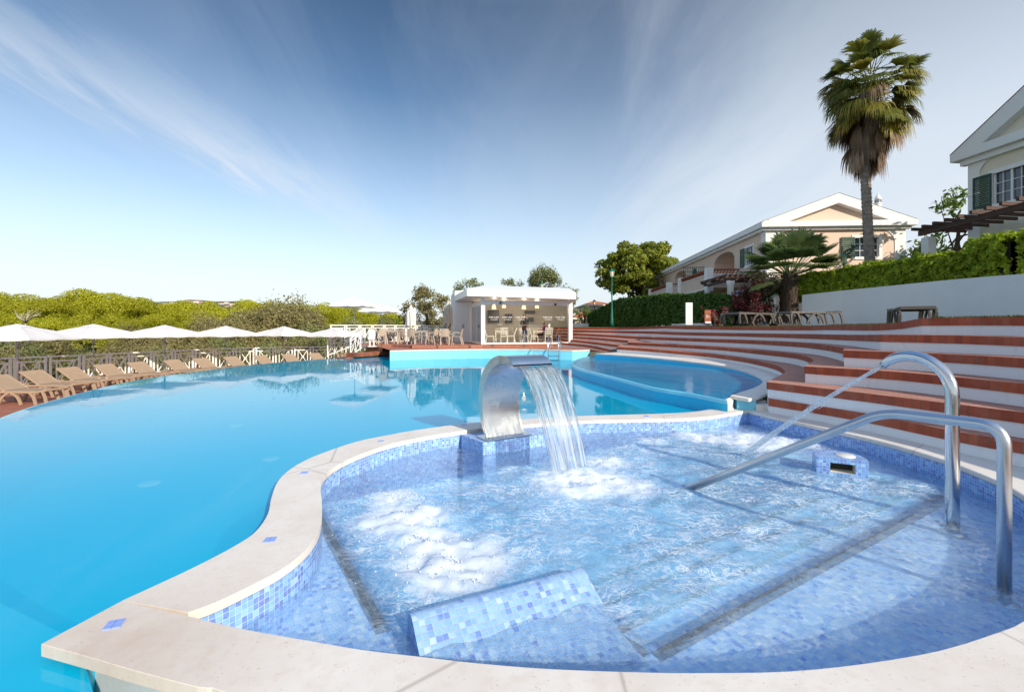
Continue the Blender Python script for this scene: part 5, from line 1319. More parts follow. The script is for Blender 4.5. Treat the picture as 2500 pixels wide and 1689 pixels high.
# seated person in a cap, facing left
V=[(0,0,.52),(0,.01,.70),(0,.03,.88),(0,.03,1.0),(0,.05,1.07),(0,.08,1.16),(0,.08,1.235)]; Rd=[(.165,.13),(.15,.12),(.165,.12),(.12,.09),.052,(.08,.092),(.068,.08)]; E=[(0,1),(1,2),(2,3),(3,4),(4,5),(5,6)]
for s_ in (-1,1):
    i=len(V); V+=[(s_*.185,.04,.98),(s_*.235,.12,.74),(s_*.14,.36,.78)]; Rd+=[.058,.045,.032]; E+=[(3,i),(i,i+1),(i+1,i+2)]
    hand(V,E,Rd,i+2,(-s_*.4,.9,-.05),(1,0,0),.3)
    j=len(V); V+=[(s_*.10,.10,.50),(s_*.12,.44,.50),(s_*.12,.46,.09),(s_*.125,.58,.03)]; Rd+=[.095,.065,.045,.036]; E+=[(0,j),(j,j+1),(j+1,j+2),(j+2,j+3)]
zo=[(M_plum,lambda c:c.z<.60),(M_skin,lambda c:c.z>1.04 or c.y>.28),(M_mag,lambda c:True)]
sx_,sy_,_=PX(1329.5,28.5,0); sp_=thing('person','seated person in a tan cap and magenta top at the cafe table','person',(sx_,sy_,.602),R(82))
b_=skin_body('body',V,E,Rd,0,zo); b_.parent=sp_
mb=MB(); mb.lathe([(.105,-.01),(.105,.03),(.085,.09),(.04,.115),(.001,.12)],(0,.07,1.215),16); mb.box((0,.19,1.218),(.13,.13,.016)); mb.build('cap',M_cap,sp_,world=False)
mb=MB(); mb.lathe([(.07,-.10),(.098,-.03),(.10,.02)],(0,.055,1.20),14); mb.build('hair',simple('grey_hair',(.30,.27,.23),.7),sp_,world=False)
mb=MB()
for k in (-1,1): mb.lathe([(.001,-.008),(.01,0),(.001,.008)],(k*.032,.168,1.175),8)
mb.build('eyes',M_hair,sp_,world=False)
# ================================================================ foliage
def leaf_mat(name,c1,c2,c3=None,trans=.35,rough=.6):
    t=NT(name); a=t.n('Attribute'); a.attribute_name='rnd'; ob=t.n('ObjectInfo')
    st=[(0.,c1),(.55,c2),(1.,c3 or c2)]
    v=t.obj(); n=t.noise(v,.8,2)
    f=t.math('ADD',t.math('MULTIPLY',a.outputs['Fac'],.65),t.math('MULTIPLY',n,.35))
    col=t.ramp(f,st); h=t.n('HueSaturation'); t.l(col,h.inputs['Color']); t.l(t.math('ADD',.82,t.math('MULTIPLY',ob.outputs['Random'],.36)),h.inputs['Value'])
    b=t.bsdf(h.outputs[0],rough,0,.3); tl_=t.n('BsdfTranslucent'); t.l(h.outputs[0],tl_.inputs['Color'])
    m=t.n('MixShader'); m.inputs[0].default_value=trans; t.l(b,m.inputs[1]); t.l(tl_.outputs[0],m.inputs[2]); t.surf(m.outputs[0]); return t.mat
M_pineL=leaf_mat('sunny_pine_needles',(.16,.18,.008),(.38,.39,.012),(.52,.48,.03),.3)
M_pineD=leaf_mat('pine_needles',(.09,.13,.014),(.27,.32,.03),(.52,.50,.07),.4)
M_olive_l=leaf_mat('olive_brown_leaves',(.13,.125,.05),(.26,.23,.09),(.42,.36,.16),.35)
M_grey_l=leaf_mat('grey_green_leaves',(.10,.13,.045),(.21,.24,.085),(.36,.36,.15),.35)
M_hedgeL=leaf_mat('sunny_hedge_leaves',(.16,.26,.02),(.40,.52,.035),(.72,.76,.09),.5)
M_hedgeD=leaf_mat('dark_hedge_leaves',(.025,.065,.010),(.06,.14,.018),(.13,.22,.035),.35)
M_green=leaf_mat('mid_green_leaves',(.05,.10,.018),(.13,.21,.035),(.27,.34,.07),.4)
M_redl=leaf_mat('dark_red_leaves',(.045,.010,.012),(.09,.018,.02),(.20,.03,.05),.3)
M_pale=leaf_mat('pale_dry_plumes',(.16,.13,.07),(.32,.27,.14),(.42,.37,.22),.3)
M_bark=simple('rough_bark',(.10,.07,.048),.9,var=.3,scale=4,bump=.8,bscale=14)
def leaf_arrays(cen,nrm,size,aspect=1.6,droop=0.,r=None):
    """one quad per leaf"""
    n=len(cen); r=r if r is not None else rng
    nrm=nrm+r.normal(0,.55,(n,3)); nrm/=np.linalg.norm(nrm,axis=1,keepdims=True)+1e-9
    t=r.normal(0,1,(n,3)); t-=nrm*(t*nrm).sum(1,keepdims=True); t/=np.linalg.norm(t,axis=1,keepdims=True)+1e-9
    t[:,2]-=droop; b=np.cross(nrm,t)
    s=(size*r.uniform(.6,1.35,n))[:,None]
    a=cen-t*s*aspect*.5; c=cen+t*s*aspect*.5
    return np.stack([a,cen+b*s*.5,c,cen-b*s*.5],1)      # diamond
def leaf_mesh(name,quads,mats,extra=None,mi=None):
    n=len(quads); v=quads.reshape(-1,3); nv=len(v)
    me=bpy.data.meshes.new(name); ev,ef=extra if extra else ([],[])
    me.vertices.add(nv+len(ev)); co=np.concatenate([v,np.array(ev,float).reshape(-1,3)]) if len(ev) else v
    me.vertices.foreach_set('co',co.astype(np.float32).ravel())
    loops=list(range(nv)); starts=np.arange(n)*4; tot=np.full(n,4)
    el=[k+nv for f in ef for k in f]
    me.loops.add(nv+len(el)); me.loops.foreach_set('vertex_index',np.concatenate([np.arange(nv),np.array(el,int)]).astype(np.int32))
    es=[];p=nv
    for f in ef: es.append(p); p+=len(f)
    me.polygons.add(n+len(ef)); me.polygons.foreach_set('loop_start',np.concatenate([starts,np.array(es,int)]).astype(np.int32))
    for m in mats: me.materials.append(m)
    mm=np.zeros(n+len(ef),np.int32)
    if mi is not None: mm[:n]=mi
    if len(ef): mm[n:]=len(mats)-1
    me.polygons.foreach_set('material_index',mm)
    at=me.attributes.new('rnd','FLOAT','FACE'); at.data.foreach_set('value',rng.random(n+len(ef)).astype(np.float32))
    me.update(calc_edges=True); me.validate(); return me
def blob_points(lobes,density,shell=(.72,1.04),zbias=-.35):
    C=[];Nn=[]
    for (cx,cy,cz,rx,ry,rz) in lobes:
        n=int(density*(rx*ry+rx*rz+ry*rz)); d=rng.normal(0,1,(n,3)); d/=np.linalg.norm(d,axis=1,keepdims=True)
        d=d[d[:,2]>zbias-rng.random(len(d))*.5]
        rr=rng.uniform(shell[0],shell[1],(len(d),1)); bump_=1+.10*np.sin(d[:,:1]*9+cx*3)*np.sin(d[:,1:2]*8+cy*2)
        C.append(np.array([cx,cy,cz])+d*rr*bump_*np.array([rx,ry,rz])); Nn.append(d)
    return np.concatenate(C),np.concatenate(Nn)
def obj_from(name,me,parent=None):
    o=bpy.data.objects.new(name,me); COL.objects.link(o)
    if parent is not None: o.parent=parent
    return o
def trunk_mesh(h,r0,r1,branches,bend=.2):
    mb=MB(); pts=smooth_poly([(0,0,0),(bend*.3,.1*bend,h*.4),(bend,-.1*bend,h*.75),(bend*.8,0,h)],4); n=len(pts)
    mb.tube(pts,[r0+(r1-r0)*k/(n-1) for k in range(n)],10)
    for (x,y,z,f) in branches:
        b=pts[int(f*(n-1))]; m=b.lerp(Vector((x,y,z)),.5)+Vector((0,0,-.06*h*.3)); mb.tube(smooth_poly([b,m,(x,y,z)],3),[r1*.9,r1*.7,r1*.55,r1*.42,r1*.32,r1*.25,r1*.2][:7],7)
    return mb
# umbrella pines: dome of needle clumps on a forked trunk
def pine_proto(seed,Rr,H_,dome,mat,nl=70,dens=34,leaf=.20):
    r=random.Random(seed); lobes=[]
    for k in range(nl):
        a=r.uniform(0,6.283); f=math.sqrt(r.random()); x,y=Rr*f*math.cos(a),Rr*f*math.sin(a)
        top=H_+dome*math.sqrt(max(0,1-f*f*.92)); s=r.uniform(.20,.36)*Rr*(1.05-.3*f)
        z=top-s*.45-(r.random()**2)*dome*.55+r.uniform(-.1,.12)*dome
        lobes.append((x,y,z,s,s,s*r.uniform(.55,.75)))
    for k in range(nl//3):
        a=r.uniform(0,6.283); lobes.append((Rr*.95*math.cos(a),Rr*.95*math.sin(a),H_+r.uniform(-.35,.25)*dome,Rr*.16,Rr*.16,Rr*.10))
    C,Nn=blob_points(lobes,dens,(.84,1.05),-.12); q=leaf_arrays(C,Nn,np.full(len(C),leaf),1.9)
    cm=leaf_mesh('crown',q,[mat]); tb=trunk_mesh(H_+dome*.2,.28*Rr/5,.16*Rr/5,[(l[0]*.7,l[1]*.7,l[2]-.3,r.uniform(.5,.9)) for l in lobes[:10]],.6)
    return cm,tb
def make_tree(name,label,cat,cm,tmb,loc,rz,sc,group,bark=None):
    root=thing(name,label,cat,(0,0,0),0,group); obj_from('crown',cm,root); tmb.build('trunk',bark or M_bark,root)
    root.location=loc; root.rotation_euler=(0,0,rz); root.scale=sc; return root
protoP=[]
for s_ in (1,2,3):
    cm,tb=pine_proto(s_,5.0,5.2,3.0,M_pineL,36,230,.098)
    protoP.append(make_tree('umbrella_pine','x','tree',cm,tb,(0,0,0),0,(1,1,1),'umbrella pines of the wood beyond the fence'))
# (u of centre, v of crown top, distance, crown radius, number)
pines=[(-60,722,58,5.5),(75,735,50,4.2),(30,722,85,8),(165,722,62,4.6),(255,714,66,6.5),(330,733,52,4.2),(395,738,78,5.5),(120,778,43,3.6),(215,800,40,3.2),(290,768,45,4.2),(360,775,42,3.),(480,741,74,6.5),(575,752,66,4.5),(648,736,80,6.),(430,764,50,3.6),(780,738,82,5.5),(830,746,76,6.),(735,748,90,5.0),(880,757,72,4.5),(945,766,66,4.),(240,742,100,7),(520,750,110,8),(700,745,120,7),(20,772,46,4),(600,770,52,3.4)]
wordp=['broad','flat-topped','rounded','low','tall']
for i,(u,v,d,rr) in enumerate(pines):
    x,y,zt=PD(u,v,d); hz_=8.2*rr/5.0; zt_=zt; sc=rr/5.0; zg=zt_-8.15*sc
    lab='%s yellow-green umbrella pine in the wood, %s from the left'%(wordp[i%5],(ordn+['fourteenth','fifteenth','sixteenth','seventeenth','eighteenth','nineteenth','twentieth','twenty-first','twenty-second','twenty-third','twenty-fourth','twenty-fifth','twenty-sixth'])[sorted(range(len(pines)),key=lambda k:pines[k][0]).index(i)])
    if i<3: o=protoP[i]; o['label']=lab
    else: o=copy_tree(protoP[i%3],label=lab)
    o.location=(x,y,zg); o.rotation_euler=(0,0,i*1.3); o.scale=(sc,sc,sc)
# olive-brown bushes and small trees behind the fence
def bush_proto(seed,mat,W_,H_,nl,dens,leaf,asp=2.2,spiky=0.):
    r=random.Random(seed); lobes=[]
    for k in range(nl):
        a=r.uniform(0,6.283); f=math.sqrt(r.random()); z=r.uniform(.12,.95)*H_; wz=math.sin(math.pi*min(1,.25+.72*z/H_))**.7
        s=r.uniform(.16,.30)*W_; lobes.append((W_*f*wz*math.cos(a)*.8,W_*f*wz*math.sin(a)*.8,z,s,s,s*r.uniform(.8,1.3)))
    C,Nn=blob_points(lobes,dens,(.45,1.12),-.9)
    if spiky:
        k=rng.random(len(C))<.25; C[k]+=Nn[k]*rng.exponential(spiky,(k.sum(),1))
    q=leaf_arrays(C,Nn,np.full(len(C),leaf),asp)
    tb=MB()
    for k in range(6):
        a=r.uniform(0,6.28); l=lobes[k]; tb.tube(smooth_poly([(.1*math.cos(a),.1*math.sin(a),-.3),(l[0]*.5,l[1]*.5,l[2]*.5),(l[0],l[1],l[2])],3),[.07,.065,.06,.05,.04,.03,.02],6)
    return leaf_mesh('foliage',q,[mat]),tb
def bush_root(name,label,cat,me,tb,group):
    root=thing(name,label,cat,(0,0,0),0,group); obj_from('foliage',me,root); tb.build('branches',M_bark,root); return root
bp_=[]
for s_,m_ in ((11,M_olive_l),(12,M_grey_l),(13,M_olive_l)):
    me,tb=bush_proto(s_,m_,2.6,4.6,60,420,.055,2.2,.07); bp_.append(bush_root('wild_bush','x','bush',me,tb,'wild bushes beyond the fence'))
bushes=[(-40,800,26,1.0,1),(60,838,27,.9,1),(110,822,30,.9,0),(300,838,31,.9,2),(345,800,37,1.0,0),(420,815,34,1.0,2),(470,800,37,1.1,0),(525,770,40,1.15,0),(560,815,36,.9,1),(640,745,42,1.5,0),(690,728,45,1.55,2),(735,752,43,1.35,0),(600,785,38,1.1,2),(770,790,36,1.1,1),(680,830,33,.9,1),(835,775,44,1.1,1),(880,785,48,1.1,1),(740,830,32,.7,0),(925,775,52,1.0,1),(960,790,46,.9,0),(0,850,24,.7,0),(180,850,30,.7,1),(240,855,30,.6,2),(400,850,31,.7,1),(500,845,33,.7,0)]
names3=['olive-brown','grey-green','dry brownish']
for i,(u,v,d,sc,k) in enumerate(bushes):
    x,y,zt=PD(u,v,d); rank=sorted(range(len(bushes)),key=lambda q_:bushes[q_][0]).index(i)
    pos=(ordn+['fourteenth','fifteenth','sixteenth','seventeenth','eighteenth','nineteenth','twentieth','twenty-first','twenty-second','twenty-third','twenty-fourth','twenty-fifth'])[rank]
    lab='%s wild bush beyond the white railing, %s from the left'%(names3[k],pos)
    used_=[b for b in bushes[:i] if b[4]==k]
    o=bp_[k] if not used_ else copy_tree(bp_[k])
    o['label']=lab; sz=(zt+6.)/4.9; o.location=(x,y,-6.0 if sz*4.9<20 else zt-9); 
    o.rotation_euler=(0,0,i*2.1); s1=sc*1.25; o.scale=(s1,s1,sz)
# leafy trees by the cafe
def leafy(seed,mat,W_,H_,trunk,nl,dens,leaf,label,u,v,d,name='leafy_tree',cat='tree',asp=2.4):
    r=random.Random(seed); lobes=[]
    for k in range(nl):
        a=r.uniform(0,6.283); f=r.random()**.6; z=r.uniform(0,1); wz=math.sin(math.pi*(.18+.76*z))**.8
        s=r.uniform(.13,.24)*W_; lobes.append((W_*f*wz*math.cos(a),W_*f*wz*math.sin(a),trunk+z*H_,s,s,s*r.uniform(.8,1.25)))
    C,Nn=blob_points(lobes,dens,(.35,1.15),-.95); k=rng.random(len(C))<.2; C[k]+=Nn[k]*rng.exponential(.06*W_*.4,(k.sum(),1))
    q=leaf_arrays(C,Nn,np.full(len(C),leaf),asp)
    x,y,zt=PD(u,v,d); tb=trunk_mesh(trunk+H_*.6,.16,.07,[(l[0]*.8,l[1]*.8,l[2],r.uniform(.45,.95)) for l in lobes[:12]],.3)
    return make_tree(name,label,cat,leaf_mesh('crown',q,[mat]),tb,(x,y,zt-trunk-H_*1.08),r.uniform(0,6),(1,1,1),None)
leafy(21,M_olive_l,2.3,5.2,1.6,57,208,.085,'olive-brown leafy tree behind the furled parasols left of the cafe',1040,694,39)
leafy(22,M_olive_l,1.5,3.4,2.6,33,234,.085,'smaller brownish tree touching the left wall of the cafe',1085,706,38)
leafy(23,M_grey_l,2.0,3.,3.4,39,195,.085,'thin grey-green tree rising behind the left end of the cafe roof',1150,676,42)
leafy(24,M_grey_l,2.9,3.8,3.5,57,208,.085,'large rounded olive tree behind the right half of the cafe roof',1328,650,44)
leafy(25,M_grey_l,1.6,2.4,3.5,26,195,.085,'small pale tree behind the middle of the cafe roof',1246,676,43)
leafy(26,M_grey_l,1.5,4.4,1.2,33,208,.085,'drooping olive tree to the right of the cafe pavilion',1395,698,38)
leafy(27,M_green,1.3,1.6,.8,18,80,.1,'small dark bush at the corner between parasol and railing',988,752,40,'small_tree')
# dead white shrub
mb=MB(); base=Vector(PD(62,790,34))
for k in range(26):
    a=rng.uniform(0,6.28); l=rng.uniform(.5,1.5); p1=base+Vector((math.cos(a)*l*.4,math.sin(a)*l*.3,l*.45)); p2=p1+Vector((math.cos(a)*l*.4,.2,l*rng.uniform(.1,.5))); mb.tube([base,p1,p2],[.035,.022,.008],5)
mb.tube([base+Vector((0,0,-6)),base],[.09,.05],6)
tag(mb.build('dead_shrub',simple('bleached_twigs',(.42,.37,.29),.8)),'bare bleached shrub among the pines above the leftmost parasols','shrub')
# round dark pine beside the long house
lob=[]; r=random.Random(5)
for k in range(190):
    d_=Vector((r.gauss(0,1),r.gauss(0,1),r.gauss(0,1))).normalized(); f=r.uniform(.62,1.); s=r.uniform(.55,1.0)
    if d_.z<-.55: continue
    lob.append((d_.x*4.2*f,d_.y*4.2*f,8.0+d_.z*3.9*f,s,s,s*.7))
C,Nn=blob_points(lob,190,(.72,1.06),-.4); q=leaf_arrays(C,Nn,np.full(len(C),.17),2.2)
x,y,zt=PD(1556,600,52); tb=trunk_mesh(7.2,.35,.16,[(l[0]*.8,l[1]*.8,l[2]-.2,r.uniform(.4,.95)) for l in lob[:16]],.8)
make_tree('stone_pine','big round stone pine at the left end of the long peach house','tree',leaf_mesh('crown',q,[M_pineD]),tb,(x,y,zt-11.9),.6,(1.0,1.0,1.04),None)

# ---------------------------------------------------------------- hedges
def hedge(name,label,path,h0,h1,wd,mats,dens,leaf,zoff=0.,cat='hedge',wob=.10):
    path=[Vector(p) for p in path]; C=[];Nn=[]
    segs=[(a,b) for a,b in zip(path,path[1:])]; n=len(segs)
    ev=[];ef=[]
    for i,(a,b) in enumerate(segs):
        L=(b-a).length; t_=(b-a)/L; s_=Vector((t_.y,-t_.x,0)).normalized(); ha=h0+(h1-h0)*i/n if not hasattr(h0,'__len__') else h0[i]; hb=h0+(h1-h0)*(i+1)/n if not hasattr(h0,'__len__') else h0[i+1]
        for side in (-1,1,0):
            area=L*((ha+hb)/2 if side else wd); m=int(area*dens); f=rng.random(m); g=rng.random(m); hh_=ha+(hb-ha)*f
            if side: y_=np.full(m,side*wd/2); z_=g*hh_; nn=np.tile(np.array(s_)*side,(m,1))
            else: y_=(g-.5)*wd; z_=hh_; nn=np.tile(np.array((0,0,1.)),(m,1))
            p=np.array(a)[None,:]+np.outer(f*L,np.array(t_))+np.outer(y_,np.array(s_)); p[:,2]+=z_
            nz=np.array([noise.noise((float(q_[0])*1.6,float(q_[1])*1.6,float(q_[2])*1.6)) for q_ in p]); nz2=np.array([noise.noise((float(q_[0])*4.6,float(q_[1])*4.6,float(q_[2])*4.6)) for q_ in p])
            p+=nn*((nz*wob+nz2*wob*.8)+rng.normal(0,.035,m)-rng.random(m)*.05)[:,None]; C.append(p); Nn.append(nn)
        k=len(ev); w2=wd/2-.16
        for (q_,hq) in ((a,ha),(b,hb)):
            for sd in (-1,1):
                for z_ in (0,max(.05,hq-.2)): e=q_+s_*sd*w2; ev.append((e.x,e.y,e.z+z_))
        ef+=[(k,k+1,k+5,k+4),(k+2,k+6,k+7,k+3),(k+1,k+3,k+7,k+5)]
        if i==0: ef.append((k,k+2,k+3,k+1))
        if i==n-1: ef.append((k+4,k+5,k+7,k+6))
    C=np.concatenate(C);Nn=np.concatenate(Nn); q=leaf_arrays(C,Nn,np.full(len(C),leaf),1.8); o=obj_from(name,leaf_mesh(name,q,list(mats),(ev,ef)))
    return tag(o,label,cat)
M_core=simple('hedge_twigs',(.02,.022,.012),.95)
LZ=1.64
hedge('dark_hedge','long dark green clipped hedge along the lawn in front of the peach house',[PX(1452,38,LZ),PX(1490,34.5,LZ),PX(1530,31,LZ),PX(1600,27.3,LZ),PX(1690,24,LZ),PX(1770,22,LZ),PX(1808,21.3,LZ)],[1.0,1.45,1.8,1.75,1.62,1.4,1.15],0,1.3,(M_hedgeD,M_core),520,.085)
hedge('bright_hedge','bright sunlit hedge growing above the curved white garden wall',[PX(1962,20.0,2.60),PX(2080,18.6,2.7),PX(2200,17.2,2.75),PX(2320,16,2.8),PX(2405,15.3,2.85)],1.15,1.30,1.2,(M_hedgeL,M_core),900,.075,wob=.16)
hedge('tall_hedge_bush','taller leafy shrub at the right edge above the white wall',[PX(2405,14.9,2.85),PX(2500,13.9,2.85),PX(2600,13.2,2.85)],1.42,1.5,1.3,(M_hedgeL,M_core),800,.085,wob=.3)

# ---------------------------------------------------------------- palms
def fan_frond(mbq,base,dirv,petiole,fan,droop,nleaf=26,spread=2.5,tipdroop=.35,w_=.035):
    """petiole and a pleated fan of leaflets; quads appended to list"""
    d=Vector(dirv).normalized(); up=Vector((0,0,1)); s_=d.cross(up)
    if s_.length<.1: s_=Vector((1,0,0))
    s_.normalize(); n_=s_.cross(d).normalized()
    hub=base+d*petiole+Vector((0,0,-droop*petiole*.35))
    dd=(d+Vector((0,0,-droop*.8))).normalized(); s2=s_; n2=s2.cross(dd).normalized()
    out=[]
    pw=s_*.022; out.append((base-pw,base+pw,hub+pw*.7,hub-pw*.7)); pn=n_*.018; out.append((base-pn,base+pn,hub+pn*.7,hub-pn*.7))
    for k in range(nleaf):
        a=(k/(nleaf-1)-.5)*spread; L=fan*(1-.22*abs(a)/1.3)*rng.uniform(.86,1.08)
        dr=(dd*math.cos(a)+s2*math.sin(a)).normalized(); sd=dr.cross(n2).normalized(); cup=n2*(.10*abs(math.sin(a)))
        p0=hub; p1=hub+dr*L*.5+cup*L*.4; p2=p1+dr*L*.28+Vector((0,0,-tipdroop*L*.18)); p3=p2+dr*L*.13+Vector((0,0,-tipdroop*L*.42))
        w1=w_*L; out.append((p0-sd*w1*.15,p0+sd*w1*.15,p1+sd*w1,p1-sd*w1)); out.append((p1-sd*w1,p1+sd*w1,p2+sd*w1*.7,p2-sd*w1*.7)); out.append((p2-sd*w1*.7,p2+sd*w1*.7,p3+sd*w1*.12,p3-sd*w1*.12))
    return out
def fronds_mesh(name,frs,mat):
    q=np.array([[tuple(p) for p in quad] for f in frs for quad in f]); me=leaf_mesh(name,q,[mat])
    ids=np.concatenate([np.full(len(f),rng.random()) for f in frs]); me.attributes['rnd'].data.foreach_set('value',np.clip(ids+rng.normal(0,.07,len(ids)),0,1).astype(np.float32)); return me
def rand_dir(z0,z1):
    z=rng.uniform(z0,z1); a=rng.uniform(0,6.283); c_=math.sqrt(max(0,1-z*z)); return Vector((c_*math.cos(a),c_*math.sin(a),z))
M_frond=leaf_mat('fan_palm_fronds',(.07,.10,.016),(.19,.21,.035),(.48,.38,.07),.45,.45)
M_frondy=leaf_mat('yellowing_fronds',(.20,.19,.025),(.42,.35,.06),(.55,.36,.11),.35,.5)
M_dead=leaf_mat('dead_fronds',(.13,.09,.06),(.29,.20,.135),(.50,.35,.24),.25,.8)
M_frond2=leaf_mat('young_palm_fronds',(.05,.10,.03),(.16,.23,.075),(.36,.42,.15),.45,.4)
def palm_trunk(mb,pts,r,rows,per,sz):
    mb.tube(pts,r,14)
    n=len(pts)
    for j in range(rows):
        f=(j+.5)/rows*(n-1); k=int(f); p=Vector(pts[k]).lerp(Vector(pts[min(k+1,n-1)]),f-k); rr=r[k]
        for i in range(per):
            a=2*math.pi*(i+.5*(j%2))/per+rng.normal(0,.08); o_=Vector((math.cos(a),math.sin(a),0)); s_=Vector((-o_.y,o_.x,0)); q_=p+o_*rr*.93
            w_=sz*rng.uniform(.8,1.2); h=sz*rng.uniform(1.,1.6)
            mb.face(mb.vert(q_-s_*w_*.5,q_+s_*w_*.5,q_+s_*w_*.22+o_*sz*.45+Vector((0,0,h)),q_-s_*w_*.22+o_*sz*.45+Vector((0,0,h))))
            mb.face(mb.vert(q_+s_*w_*.22+o_*sz*.45+Vector((0,0,h)),q_-s_*w_*.22+o_*sz*.45+Vector((0,0,h)),q_-s_*w_*.2+Vector((0,0,h*.9)),q_+s_*w_*.2+Vector((0,0,h*.9))))
M_ptrunk=simple('palm_trunk_boots',(.36,.31,.27),.9,var=.28,scale=7,bump=.6,bscale=25,c2=(.19,.15,.12))
d_=21.; pb_=Vector(PX(2131,d_,2.6)); 
pt_=Vector(PD(2113,372,d_)); hub=Vector(PD(2126,206,d_))
palm=thing('fan_palm','very tall fan palm with a skirt of dead fronds above the hedge','palm tree',tuple(pb_))
mb=MB(); tp=[Vector(p) for p in smooth_poly([pb_,pb_.lerp(pt_,.45)+Vector((-.06,0,0)),pt_,hub],8)]; palm_trunk(mb,tp,[.205-.035*k/len(tp) for k in range(len(tp))],62,8,.10); mb.build('trunk',M_ptrunk,palm)
fr=[]; 
for k in range(120):
    h_=rng.uniform(-1.25,.75); dv=rand_dir(max(-.75,-.55+.35*h_),min(.98,.75+.45*h_)); b=hub+Vector((0,0,h_*.8))+dv*.12; up_f=max(0,dv.z)
    fr.append(fan_frond(None,b,dv+Vector((0,0,.2)),rng.uniform(.65,1.4)*(1-.15*up_f),rng.uniform(.85,1.12),rng.uniform(.2,.75)*(1-.8*up_f),24,rng.uniform(1.3,2.3),rng.uniform(.15,1.0)*(1-.7*up_f)))
c=obj_from('green_fronds',fronds_mesh('green_fronds',fr,M_frond)); c.data.transform(wmat(palm).inverted()); c.parent=palm
fr=[]
for k in range(20):
    dv=rand_dir(-.65,.2); b=hub+Vector((0,0,rng.uniform(-1.4,.2)))+dv*.12; fr.append(fan_frond(None,b,dv,rng.uniform(.7,1.15),rng.uniform(.8,1.05),rng.uniform(.7,1.3),24,2.4,rng.uniform(.9,1.4)))
c=obj_from('yellow_fronds',fronds_mesh('yellow_fronds',fr,M_frondy)); c.data.transform(wmat(palm).inverted()); c.parent=palm
fr=[]
for k in range(64):
    a=rng.uniform(0,6.283); dv=Vector((math.cos(a)*.30,math.sin(a)*.30,-rng.uniform(.35,1.0))); f=rng.random(); b=hub.lerp(pt_,.30+f*.45)+Vector((math.cos(a),math.sin(a),0))*.22
    fr.append(fan_frond(None,b,dv,rng.uniform(.35,.7),rng.uniform(.65,.95),rng.uniform(.6,1.3),16,1.0,1.3,.05))
for k in range(20):
    dv=rand_dir(-.7,.15); b=hub+Vector((0,0,rng.uniform(-1.6,0)))+dv*.1; fr.append(fan_frond(None,b,dv,rng.uniform(.6,1.2),rng.uniform(.7,.95),rng.uniform(.7,1.3),18,1.5,1.3,.045))
c=obj_from('dead_skirt',fronds_mesh('dead_skirt',fr,M_dead)); c.data.transform(wmat(palm).inverted()); c.parent=palm
# young palm
d_=19.6; yb=Vector(PX(1925,d_,LZ+.1)); yh=Vector(PD(1927,676,d_))
yp=thing('young_fan_palm','short bushy fan palm with a stout shaggy trunk beside the white wall','palm tree',tuple(yb))
mb=MB(); tp=[Vector(p) for p in smooth_poly([yb,yb.lerp(yh,.5),yh],8)]; palm_trunk(mb,tp,[.36-.10*k/len(tp) for k in range(len(tp))],24,10,.16); mb.build('trunk',simple('shaggy_palm_trunk',(.10,.07,.05),.9,var=.3,scale=9,bump=.7,bscale=30,c2=(.045,.03,.022)),yp)
fr=[]
for k in range(54):
    dv=rand_dir(.15,.98) if k<42 else rand_dir(-.25,.15); b=yh+dv*.08; fr.append(fan_frond(None,b,dv,rng.uniform(1.0,1.4),rng.uniform(.9,1.12),rng.uniform(.0,.2) if k<42 else rng.uniform(.3,.8),30,2.9,rng.uniform(.02,.35),.042))
c=obj_from('fronds',fronds_mesh('fronds',fr,M_frond2)); c.data.transform(wmat(yp).inverted()); c.parent=yp
# mixed shrub, red below and pale plumes on top; green bush behind
me,tb=bush_proto(31,M_redl,.95,1.9,30,330,.06,2.2,.08); o=bush_root('red_shrub','dark red shrub below the short palm','shrub',me,tb,None); x,y,_=PX(1835,19.8,0); o.location=(x,y,LZ)
me,tb=bush_proto(32,M_pale,.8,1.0,24,330,.055,3.2,.12); o=bush_root('plume_shrub','pale plumed shrub rising over the dark red one','shrub',me,tb,None); x,y,_=PX(1860,20.4,0); o.location=(x,y,LZ+1.35)
me,tb=bush_proto(33,M_hedgeD,.8,2.1,26,330,.06,2.,.06); o=bush_root('green_shrub','dark green shrub between the red shrub and the short palm','shrub',me,tb,None); x,y,_=PX(1885,20.6,0); o.location=(x,y,LZ)
me,tb=bush_proto(34,M_redl,.5,.7,14,420,.06,3.,.12); o=bush_root('wispy_red_plant','low wispy reddish plants beside the white pillar','plant',me,tb,None); x,y,_=PX(1755,20.0,0); o.location=(x,y,LZ); o.scale=(2.0,.8,1)
me,tb=bush_proto(35,M_green,1.7,3.4,30,120,.11,2.6,.2); o=bush_root('leafy_shrub','green shrubs between the two houses behind the bright hedge','shrub',me,tb,None); x,y,_=PX(2270,25,0); o.location=(x,y,3.2)
leafy(41,M_green,2.0,5.6,.8,24,55,.13,'feathery tree leaning out beside the right-hand house',2345,432,23.5,'feathery_tree','tree',3.2)
me,tb=bush_proto(36,M_green,.55,.9,14,240,.07,2.2,.1); o=bush_root('pot_plant','small leafy bush on the lawn edge before the orange roofed house','bush',me,tb,None); x,y,_=PX(1431,40,0); o.location=(x,y,1.5); o.scale=(2,2,2)
